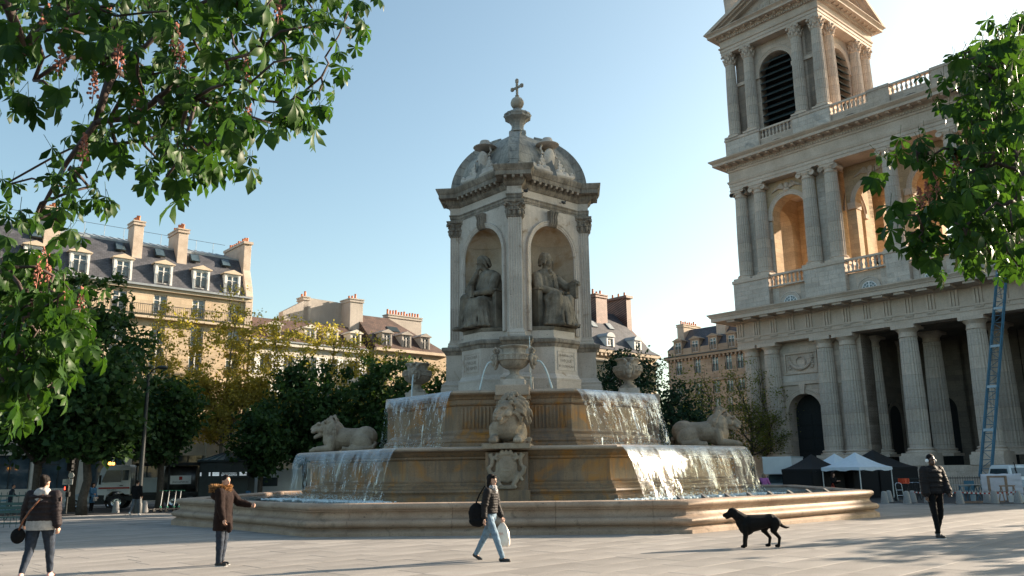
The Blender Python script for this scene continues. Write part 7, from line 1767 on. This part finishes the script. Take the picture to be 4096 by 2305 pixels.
# bollards
bom = MB().lathe([(.2, 0), (.2, .04), (.135, .5), (.125, .56), (.08, .61), (.0, .62)], 16).mesh('stone_bollard', 'granite', True)
bl = [(475, 47.5, 'stone bollard in front of the lorry cab'), (588, 47.2, 'stone bollard right of the tall lamp post'), (3455, 46.5, 'stone bollard just showing above the right corner of the pool'), (3528, 44.6, 'left bollard of the pair beside the right corner of the pool'), (3547, 47.5, 'rear bollard of the pair beside the right corner of the pool'), (3617, 44.4, 'left bollard of the pair left of the man with headphones'), (3641, 45.6, 'bollard with tape knotted on top left of the man with headphones'),
      (3700, 45.2, 'bollard partly hidden by the man\'s legs'), (3827, 42.6, 'bollard close to the right arm of the man with headphones'), (3936, 43.0, 'bollard with red tape left of the white sheet'), (3965, 42.0, 'broad bollard just left of the wooden frame'), (4058, 41.6, 'bollard at the right edge before the white sheet')]
for px, d, lb in bl: tag(put('stone_bollard', bom, None, at(px, d)), lb, 'bollard', 'stone bollards round the square')
# barrier tape
def tape(px0, d0, px1, d1, h_, label):
    p, q = at(px0, d0, h_), at(px1, d1, h_); n = 26; o = thing('barrier_tape', label, 'tape', p); 
    for i in range(n):
        a, c = (q - p) * (i / n), (q - p) * ((i + 1) / n); sag = lambda t: -.06 * math.sin(PI * t)
        b = MB(); b.add([a + V(0, 0, sag(i / n)), c + V(0, 0, sag((i + 1) / n)), c + V(0, 0, sag((i + 1) / n) + .07), a + V(0, 0, sag(i / n) + .07)] + [a + V(0, .004, sag(i / n)), c + V(0, .004, sag((i + 1) / n)), c + V(0, .004, sag((i + 1) / n) + .07), a + V(0, .004, sag(i / n) + .07)], [(0, 1, 2, 3), (7, 6, 5, 4), (3, 2, 6, 7), (0, 4, 5, 1)]); b.build('stripe', 'red_paint' if i % 2 else 'sign_white', o)
tape(3641, 45.6, 3830, 42.8, .5, 'red and white tape from the knotted bollard to the bollard behind the man'); tape(3830, 42.6, 4058, 41.5, .5, 'red and white tape stretched before the trestles at right')
# e-scooters
def escooter(px, d, rz, label):
    t = thing('electric_scooter', label, 'scooter', at(px, d), rz, 'electric scooters parked beside the lorry')
    MB().box(-.45, .35, -.07, .07, .12, .17).build('deck', 'black', t, bevel=.02); b = MB(); b.tube([(-.5, 0, .12), (-.58, 0, .4), (-.66, 0, 1.12)], .022, 7); b.build('steering_column', 'sign_white', t, True)
    b = MB(); b.tube([(-.66, -.24, 1.13), (-.66, 0, 1.15), (-.66, .24, 1.13)], .016, 6); b.build('handlebar', 'scooter_green', t, True)
    for x in (-.52, .42): b = MB(); b.lathe([(.07, -.03), (.11, -.025), (.11, .025), (.07, .03)], 14); b.xf(Matrix.Translation((x, 0, .11)) @ Matrix.Rotation(PI / 2, 4, 'X')); b.build('wheel', 'black', t, True)
    b = MB(); b.tube([(-.52, 0, .26), (-.64, 0, .22)], [.06, .03], 6); b.build('mudguard', 'scooter_green', t, True)
for px, lb in ((622, 'electric scooter nearest the second bollard'), (649, 'electric scooter second from the bollard'), (676, 'electric scooter third from the bollard'), (696, 'electric scooter nearest the pool corner')): escooter(px, 48.0, R(250), lb)
# lamp post, lantern and traffic lights
t = thing('lamp_post', 'tall dark lamp post rising into the trees right of the lorry cab', 'lamp post', at(563, 44.0)); b = MB(); b.lathe([(.22, 0), (.22, .5), (.17, .6), (.14, 1.2), (.11, 4), (.08, 7.2)], 14); b.build('post', 'iron', t, True)
b = MB(); b.tube([(0, 0, 7.1), (.3, -.2, 7.4), (.8, -.5, 7.5)], .04, 6); b.build('arm', 'iron', t, True); b = MB(); b.ell((.95, -.6, 7.45), (.3, .2, .1)); b.build('lamp_head', 'iron', t, 'all')
t = thing('street_lantern', 'old style lantern on a thin post above the lorry cab', 'street lamp', at(442, 60.5)); b = MB(); b.lathe([(.12, 0), (.09, .8), (.05, 1.2), (.045, 2.95), (.09, 3.0)], 10); b.build('post', 'iron', t, True)
b = MB(); b.lathe([(.1, 3.0), (.2, 3.4)], 6); b.build('glass', 'pane', t); b = MB(); b.lathe([(.26, 3.4), (.2, 3.5), (.08, 3.65), (.03, 3.75)], 6); b.build('hood', 'iron', t)
t = thing('traffic_light', 'traffic light post with white notice and red walking signal left of the silver car', 'traffic light', at(277, 47.5)); b = MB(); b.lathe([(.07, 0), (.06, .3), (.055, 3.1)], 10); b.build('post', 'iron', t, True)
MB().cbox(.03, 0, 2.3, .28, .28, .8).build('signal_head', 'black', t, bevel=.03)
for i in range(3): b = MB(); b.ell((.2, -.05, 2.45 + i * .24), (.1, .09, .03)); b.build('visor', 'black', t, 'all')
MB().box(-.28, .28, -.1, -.08, 1.55, 1.85).build('notice', 'sign_white', t, bevel=.005)
for i, s_ in enumerate(('MERCI', 'ATTENTION', 'TRAVERSEZ EN', '2 TEMPS')): lettering(s_, .062, 'black', t, (0, -.105, 1.8 - i * .068), (PI / 2, 0, 0), .002)
MB().cbox(-.03, -.05, 1.2, .24, .2, .28).cbox(.06, -.05, .9, .2, .2, .26).build('walking_signal', 'black', t, bevel=.02); b = MB(); b.ell((-.09, -.16, 1.42), .022, n=8, mm=6); b.cbox(-.09, -.16, 1.27, .05, .02, .13); b.build('red_man', 'red_lamp', t)
b = MB(); b.lathe([(.16, -.01), (.16, .01)], 16); b.xf(Matrix.Translation((.15, -.08, 2.05)) @ Matrix.Rotation(PI / 2, 4, 'X')); b.build('round_sign', 'sign_white', t)
# railings, benches at the left edge
def railing(t, x0, x1, h_, mat, n):
    MB().box(x0, x1, -.02, .02, h_ - .05, h_).box(x0, x1, -.02, .02, .12, .16).build('rail', mat, t)
    for i in range(n + 1): b = MB(); b.tube([(x0 + (x1 - x0) * i / n, 0, 0), (x0 + (x1 - x0) * i / n, 0, h_ + .1)], .012, 5); b.build('bar', mat, t)
for px, d, rz, lb in ((25, 30, R(20), 'dark green railing at the left edge behind the bench'), (-60, 36, R(-30), 'dark green railing guarding the tree trunk at far left')):
    t = thing('railing', lb, 'railing', at(px, d), rz); railing(t, -1.2, 1.4, 1.1, 'green_steel', 14)
for px, d, rz, lb in ((20, 27.0, R(12), 'dark park bench with scrolled iron legs at the left edge'), (40, 37.5, R(70), 'pale green metal chair beyond the railing at the left edge')):
    t = thing('park_bench' if 'bench' in lb else 'garden_chair', lb, 'bench' if 'bench' in lb else 'chair', at(px, d), rz); L_ = .9 if 'bench' in lb else .28; m_ = 'green_steel' if 'bench' in lb else 'lift_blue'
    for i in range(4): MB().box(-L_, L_, -.22 + i * .12, -.13 + i * .12, .43, .46).build('seat_slat', m_, t)
    for i in range(3): MB().box(-L_, L_, .26 + i * .02, .29 + i * .02, .55 + i * .12, .64 + i * .12).build('back_slat', m_, t)
    for s in (-1, 1): b = MB(); b.tube([(s * L_ * .85, -.25, 0), (s * L_ * .85, -.15, .2), (s * L_ * .85, -.2, .42), (s * L_ * .85, .2, .42), (s * L_ * .85, .34, .9)], .022, 6); b.tube([(s * L_ * .85, .25, 0), (s * L_ * .85, .12, .2), (s * L_ * .85, .2, .42)], .022, 6); b.build('leg', 'iron', t, True)
# tents before the church
def tent(px, d, w_, he, hp_, mat, rz, label, walls=False, poles=True):
    t = thing('canopy_tent', label, 'tent', at(px, d), rz, 'pop up tents before the church'); h = w_ / 2; b = MB()
    g = []
    for q in np.linspace(0, 1, 8): g.append([(x * h * (1 - q), y * h * (1 - q), he + (hp_ - he) * (q ** 1.35 if q < 1 else 1)) for x, y in [(-1 + 2 * i / 6, -1) for i in range(6)] + [(1, -1 + 2 * i / 6) for i in range(6)] + [(1 - 2 * i / 6, 1) for i in range(6)] + [(-1, 1 - 2 * i / 6) for i in range(6)]])
    b.loft(g, True, False); b.build('canopy', mat, t, True)
    b = MB()
    ring = lambda z, f_=0: [(x * (h + .01), y * (h + .01), z + f_ * .05 * math.sin(k * 1.7)) for k, (x, y) in enumerate([(-1 + 2 * i / 8, -1) for i in range(8)] + [(1, -1 + 2 * i / 8) for i in range(8)] + [(1 - 2 * i / 8, 1) for i in range(8)] + [(-1, 1 - 2 * i / 8) for i in range(8)])]
    b.loft([ring(he), ring(he - .22, 1)], True, False); b.build('valance', mat, t, True)
    if walls:
        for k in range(4): b = MB(); b.add([(-h, -h + .02, 0), (h, -h + .02, 0), (h, -h + .02, he - .2), (-h, -h + .02, he - .2), (-h, -h + .05, 0), (h, -h + .05, 0), (h, -h + .05, he - .2), (-h, -h + .05, he - .2)], [(0, 1, 2, 3), (7, 6, 5, 4), (0, 4, 5, 1), (2, 6, 7, 3)]); b.xf(Matrix.Rotation(PI / 2 * k, 4, 'Z')); b.build('side_wall', mat, t)
    for x in (-1, 1):
        for y in (-1, 1): MB().cbox(x * (h - .05), y * (h - .05), 0, .05, .05, he).build('pole', 'sign_white' if not walls else 'black', t)
tent(3428, 58.5, 3.2, 2.05, 3.05, 'tent_white', R(28), 'white canopy tent before the church, nearest the pool'); tent(3345, 64, 3.0, 2.15, 3.15, 'tent_white', R(20), 'white canopy tent tucked behind the black tents')
tent(3252, 61, 3.0, 2.0, 3.05, 'tent_black', R(24), 'black tent with closed walls left of the white canopies', True); tent(3500, 64, 4.2, 2.1, 3.4, 'tent_black', R(28), 'black tent with closed walls right of the white canopies', True); tent(3400, 62, 3.0, 1.9, 2.3, 'tent_black', R(28), 'low black tent behind the woman with the orange bag', True)
# box lorry beside the tents
bx = thing('box_lorry', 'grey white box lorry parked left of the black tent', 'lorry', at(3145, 66), R(62))
MB().box(-3.3, 1.8, -1.05, 1.05, 1.72, 3.0).build('cargo_box', 'van_white', bx, bevel=.04); MB().box(-1.2, 1.8, -1.05, 1.05, .75, 1.71).build('cargo_box_lower', 'van_white', bx, bevel=.04)
for s in (-1, 1): MB().box(-3.32, 1.82, s * 1.06 - .02, s * 1.06 + .02, 2.93, 3.02).build('box_rail', 'van_grey', bx)
sideprof(bx, 'cab', [(-3.3, .35), (-3.35, .8), (-2.75, 1.05), (-2.25, 1.7), (-1.25, 1.7), (-1.25, .35)], 2.0, 'van_grey', .06, .15)
b = MB(); b.loft([[(-2.74, -.88, 1.08), (-2.74, .88, 1.08), (-2.28, .8, 1.66), (-2.28, -.8, 1.66)], [(-2.66, -.88, 1.08), (-2.66, .88, 1.08), (-2.2, .8, 1.66), (-2.2, -.8, 1.66)]]); b.xf(Matrix.Translation((-.04, 0, .02))); b.build('windscreen', 'pane', bx)
for s in (-1, 1):
    MB().prismy([(-2.55, 1.1), (-2.2, 1.6), (-1.5, 1.6), (-1.5, 1.1)], s * .96 - .03, s * .96 + .03).build('side_window', 'pane', bx); b = MB(); b.ell((-3.28, s * .75, .78), (.1, .2, .1)); b.build('headlight', 'chrome', bx, 'all')
    for x in (-2.5, .9): wheel(bx, x, s * .88, .36, .36, .24)
# furniture lift: ladder leaning to the church gallery, with its truck
A = at(3940, 60, 1.2); Bq = CHP + E1 * 26.6 + E2 * -1.8 + V(0, 0, 20.3)
lt = thing('furniture_lift', 'long blue ladder lift leaning up against the church gallery', 'ladder lift', A)
d = (Bq - A); L_ = d.length; dn_ = d.normalized(); sd = dn_.cross(V(0, 0, 1)).normalized(); nr_ = sd.cross(dn_)
for s in (-1, 1):
    for q in (-1, 1):
        b = MB(); b.tube([sd * s * .36 + nr_ * q * .16, d + sd * s * .36 + nr_ * q * .16], .055, 6); b.build('rail', 'lift_blue', lt, True)
n_ = int(L_ / .75)
for i in range(n_):
    p = dn_ * (i * .75); q = dn_ * ((i + 1) * .75)
    b = MB(); b.tube([p - sd * .36, p + sd * .36], .03, 5); b.build('rung', 'lift_blue', lt)
    b = MB(); b.tube([p - sd * .36 * (1 if i % 2 else -1), q + sd * .36 * (1 if i % 2 else -1)], .024, 5); b.build('brace', 'lift_blue', lt)
    for s in (-1, 1): b = MB(); b.tube([p + sd * s * .36 - nr_ * .16, q + sd * s * .36 + nr_ * .16], .02, 5); b.build('side_brace', 'lift_blue', lt)
for i in range(1, 6): b = MB(); b.loft([[tuple(dn_ * (i * L_ / 6 + a) + sd * s * .33 + nr_ * .17) for s, a in ((-1, -.12), (1, -.12), (1, .12), (-1, .12))], [tuple(dn_ * (i * L_ / 6 + a) + sd * s * .33 + nr_ * .2) for s, a in ((-1, -.12), (1, -.12), (1, .12), (-1, .12))]]); b.build('cross_plate', 'van_grey', lt)
pk = thing('pickup_truck', 'white pickup truck with roof rack behind the white sheet at right', 'truck', at(4045, 57.5), R(100))
sideprof(pk, 'cab', [(-1.0, .6), (-1.0, 1.2), (-.85, 1.95), (-.7, 2.05), (.75, 2.05), (.95, 1.85), (1.15, 1.2), (1.9, 1.05), (1.95, .6)], 1.85, 'van_white', .08, .2)
b = MB(); b.loft([[(-1.02, -.72, 1.3), (-1.02, .72, 1.3), (-.9, .66, 1.85), (-.9, -.66, 1.85)], [(-.96, -.72, 1.3), (-.96, .72, 1.3), (-.84, .66, 1.85), (-.84, -.66, 1.85)]]); b.build('rear_window', 'pane', pk)
MB().box(-3.2, -1.02, -.92, .92, .62, .72).box(-3.2, -1.02, -.92, -.88, .72, 1.1).box(-3.2, -1.02, .88, .92, .72, 1.1).build('bed', 'van_white', pk)
for s in (-1, 1):
    b = MB(); b.tube([(-1.05, s * .4, 1.1), (-.9, s * .42, 2.1), (-.85, s * .42, 2.2)], .03, 6); b.build('rack_post', 'black', pk)
    MB().prismy([(-.8, 1.25), (-.7, 1.8), (.7, 1.8), (.95, 1.25)], s * .9 - .04, s * .9 + .04).build('side_window', 'pane', pk)
    for x in (-2.4, 1.2): wheel(pk, x, s * .82, .36, .36, .22)
sheet = thing('sheeted_panel', 'board wrapped in creased white plastic sheet standing at the right', 'panel', at(4002, 47.0), R(-14))
b = MB(); n = 24; vs = []
for side in (-.05, .05):
    for j in range(13):
        for i in range(n + 1): x = -1.0 + 2.0 * i / n; z = 1.42 * j / 12; vs.append((x, side + .018 * math.sin(z * 19 + x * 2) + .012 * math.sin(z * 33 - x * 5), z + .012 * math.sin(x * 9)))
m_ = (n + 1) * 13; fs = []
for o_ in (0, m_):
    for j in range(12):
        for i in range(n): q = (o_ + j * (n + 1) + i, o_ + j * (n + 1) + i + 1, o_ + (j + 1) * (n + 1) + i + 1, o_ + (j + 1) * (n + 1) + i); fs.append(q if o_ == 0 else q[::-1])
for i in range(n): fs.append((12 * (n + 1) + i, 12 * (n + 1) + i + 1, m_ + 12 * (n + 1) + i + 1, m_ + 12 * (n + 1) + i))
b.add(vs, fs); b.build('sheet', 'sheet', sheet, smooth='all')
for s in (-.8, .8): MB().box(s - .04, s + .04, -.02, .02, 0, 1.35).build('stud', 'wood', sheet)
fr = thing('wooden_frame', 'raw wooden door frame leaning on the white sheet', 'frame', at(3985, 46.2), R(-14))
for x in (-.42, .42): MB().box(x - .06, x + .06, -.05, .05, 0, 1.22).build('upright', 'wood', fr, bevel=.008)
MB().box(-.48, .48, -.05, .05, 1.22, 1.32).build('head_piece', 'wood', fr, bevel=.008); MB().box(-.36, .36, -.04, .04, .42, .5).build('cross_piece', 'wood', fr, bevel=.008)
for i, (px, d, mt_, lb) in enumerate(((4022, 45.4, 'wood', 'wooden trestle inside the leaning frame'), (3853, 47.5, 'lift_blue', 'blue steel trestle under the planks right of the man'), (3905, 48.2, 'lift_blue', 'blue steel trestle next to the bollard with tape'))):
    t = thing('trestle', lb, 'trestle', at(px, d), R(20 * i)); MB().box(-.4, .4, -.05, .05, .75, .82).build('beam', mt_, t, bevel=.006)
    for x in (-.33, .33):
        for y in (-1, 1): b = MB(); b.tube([(x, y * .02, .76), (x * 1.1, y * .25, 0)], .03, 4); b.build('leg', mt_, t)
tb = thing('plank_table', 'planks laid over the blue trestles right of the man', 'table', at(3878, 47.8, .83), R(10))
for i in range(3): MB().box(-.95, .95, -.3 + i * .21, -.11 + i * .21, 0, .04).build('plank', 'granite', tb)
for px, d, lb, mt_ in ((4032, 43.6, 'pale bucket beside the bollard at the right edge', 'sign_white'), (4074, 43.2, 'small white paint pot at the right edge', 'sign_white'), (3881, 47, 'grey bucket under the planks', 'van_grey')):
    t = thing('bucket', lb, 'bucket', at(px, d)); b = MB(); b.lathe([(.12, 0), (.15, .32), (.155, .33), (.13, .33), (.1, .03)], 14); b.build('pail', mt_, t, True); b = MB(); b.tube([(.15 * math.cos(a), 0, .31 + .12 * math.sin(a)) for a in np.linspace(0, PI, 9)], .008, 4); b.build('handle', 'iron', t)
t = thing('timber', 'long pale timber lying on the ground between the bollards at right', 'timber', at(3905, 43.5, 0), R(6)); MB().box(-1.3, 1.3, -.05, .05, 0, .07).build('beam', 'wood', t, bevel=.006)
# railings and cycles before the church
for px, d, lb in ((3645, 58, 'black iron railing before the column base left of the man'), (3858, 57, 'black iron railing with a blue notice right of the man')):
    t = thing('railing', lb, 'railing', at(px, d), GROT * .6); railing(t, -1.3, 1.3, 1.25, 'iron', 18)
    if 'notice' in lb: MB().box(-.1, .5, -.05, -.03, .4, 1.05).build('notice', 'lift_blue', t)
def bicycle(px, d, rz, label):
    t = thing('bicycle', label, 'bicycle', at(px, d), rz, 'cycles parked before the church')
    for x in (-.52, .52):
        b = MB(); b.tube([(x + .33 * math.cos(a), 0, .34 + .33 * math.sin(a)) for a in np.linspace(0, 2 * PI, 25)], .018, 5); w_ = b.build('wheel', 'black', t, True)
        for k in range(8): b = MB(); b.tube([(x, 0, .34), (x + .32 * math.cos(k * PI / 4), 0, .34 + .32 * math.sin(k * PI / 4))], .003, 3); b.build('spoke', 'chrome', w_)
    b = MB()
    for p, q in (((-.52, 0, .34), (-.15, 0, .3)), ((-.15, 0, .3), (.32, 0, .78)), ((-.15, 0, .3), (-.25, 0, .82)), ((-.25, 0, .78), (.32, 0, .8)), ((-.52, 0, .34), (-.25, 0, .78)), ((.32, 0, .9), (.52, 0, .34))): b.tube([p, q], .018, 6)
    b.build('frame', 'black', t); b = MB(); b.ell((-.27, 0, .87), (.13, .06, .03)); b.build('saddle', 'black', t, 'all'); b = MB(); b.tube([(.25, -.26, .98), (.33, -.1, 1.0), (.33, .1, 1.0), (.25, .26, .98)], .013, 5); b.build('handlebar', 'chrome', t, True)
for px, d, rz, lb in ((3628, 51, R(60), 'bicycle with orange crate left of the man'), (3655, 51.6, R(70), 'bicycle in the middle of the rack left of the man'), (3682, 51, R(55), 'bicycle just behind the man\'s arm')): bicycle(px, d, rz, lb)
t = thing('crate', 'orange plastic crate above the bicycles left of the man', 'crate', at(3612, 50.6, .95), R(20)); MB().box(-.24, .24, -.18, .18, 0, .04).build('floor', 'orange_crate', t)
for a in range(4): b = MB(); b.box(-.24, .24, -.19, -.16, .05, .3); b.xf(Matrix.Rotation(PI / 2 * a, 4, 'Z') @ Matrix.Scale(.8 if a % 2 else 1, 4, (0, 1, 0))); b.build('side', 'orange_crate', t)
t = thing('hand_truck', 'steel hand truck standing left of the bicycles', 'hand truck', at(3594, 49.0), R(10)); b = MB()
for x in (-.2, .2): b.tube([(x, 0, 0), (x, .12, .9)], .018, 6)
b.tube([(-.2, .12, .9), (-.1, .14, 1.0), (.1, .14, 1.0), (.2, .12, .9)], .018, 6)
for z in (.3, .6): b.tube([(-.2, .13 * z, z), (.2, .13 * z, z)], .014, 5)
b.build('frame', 'chrome', t, True); MB().box(-.22, .22, -.3, .02, .0, .02).build('toe_plate', 'chrome', t)
for s in (-1, 1): b = MB(); b.lathe([(.05, -.03), (.12, -.03), (.12, .03), (.05, .03)], 12); b.xf(Matrix.Translation((s * .26, .1, .12)) @ Matrix.Rotation(PI / 2, 4, 'Y')); b.build('wheel', 'black', t, True)
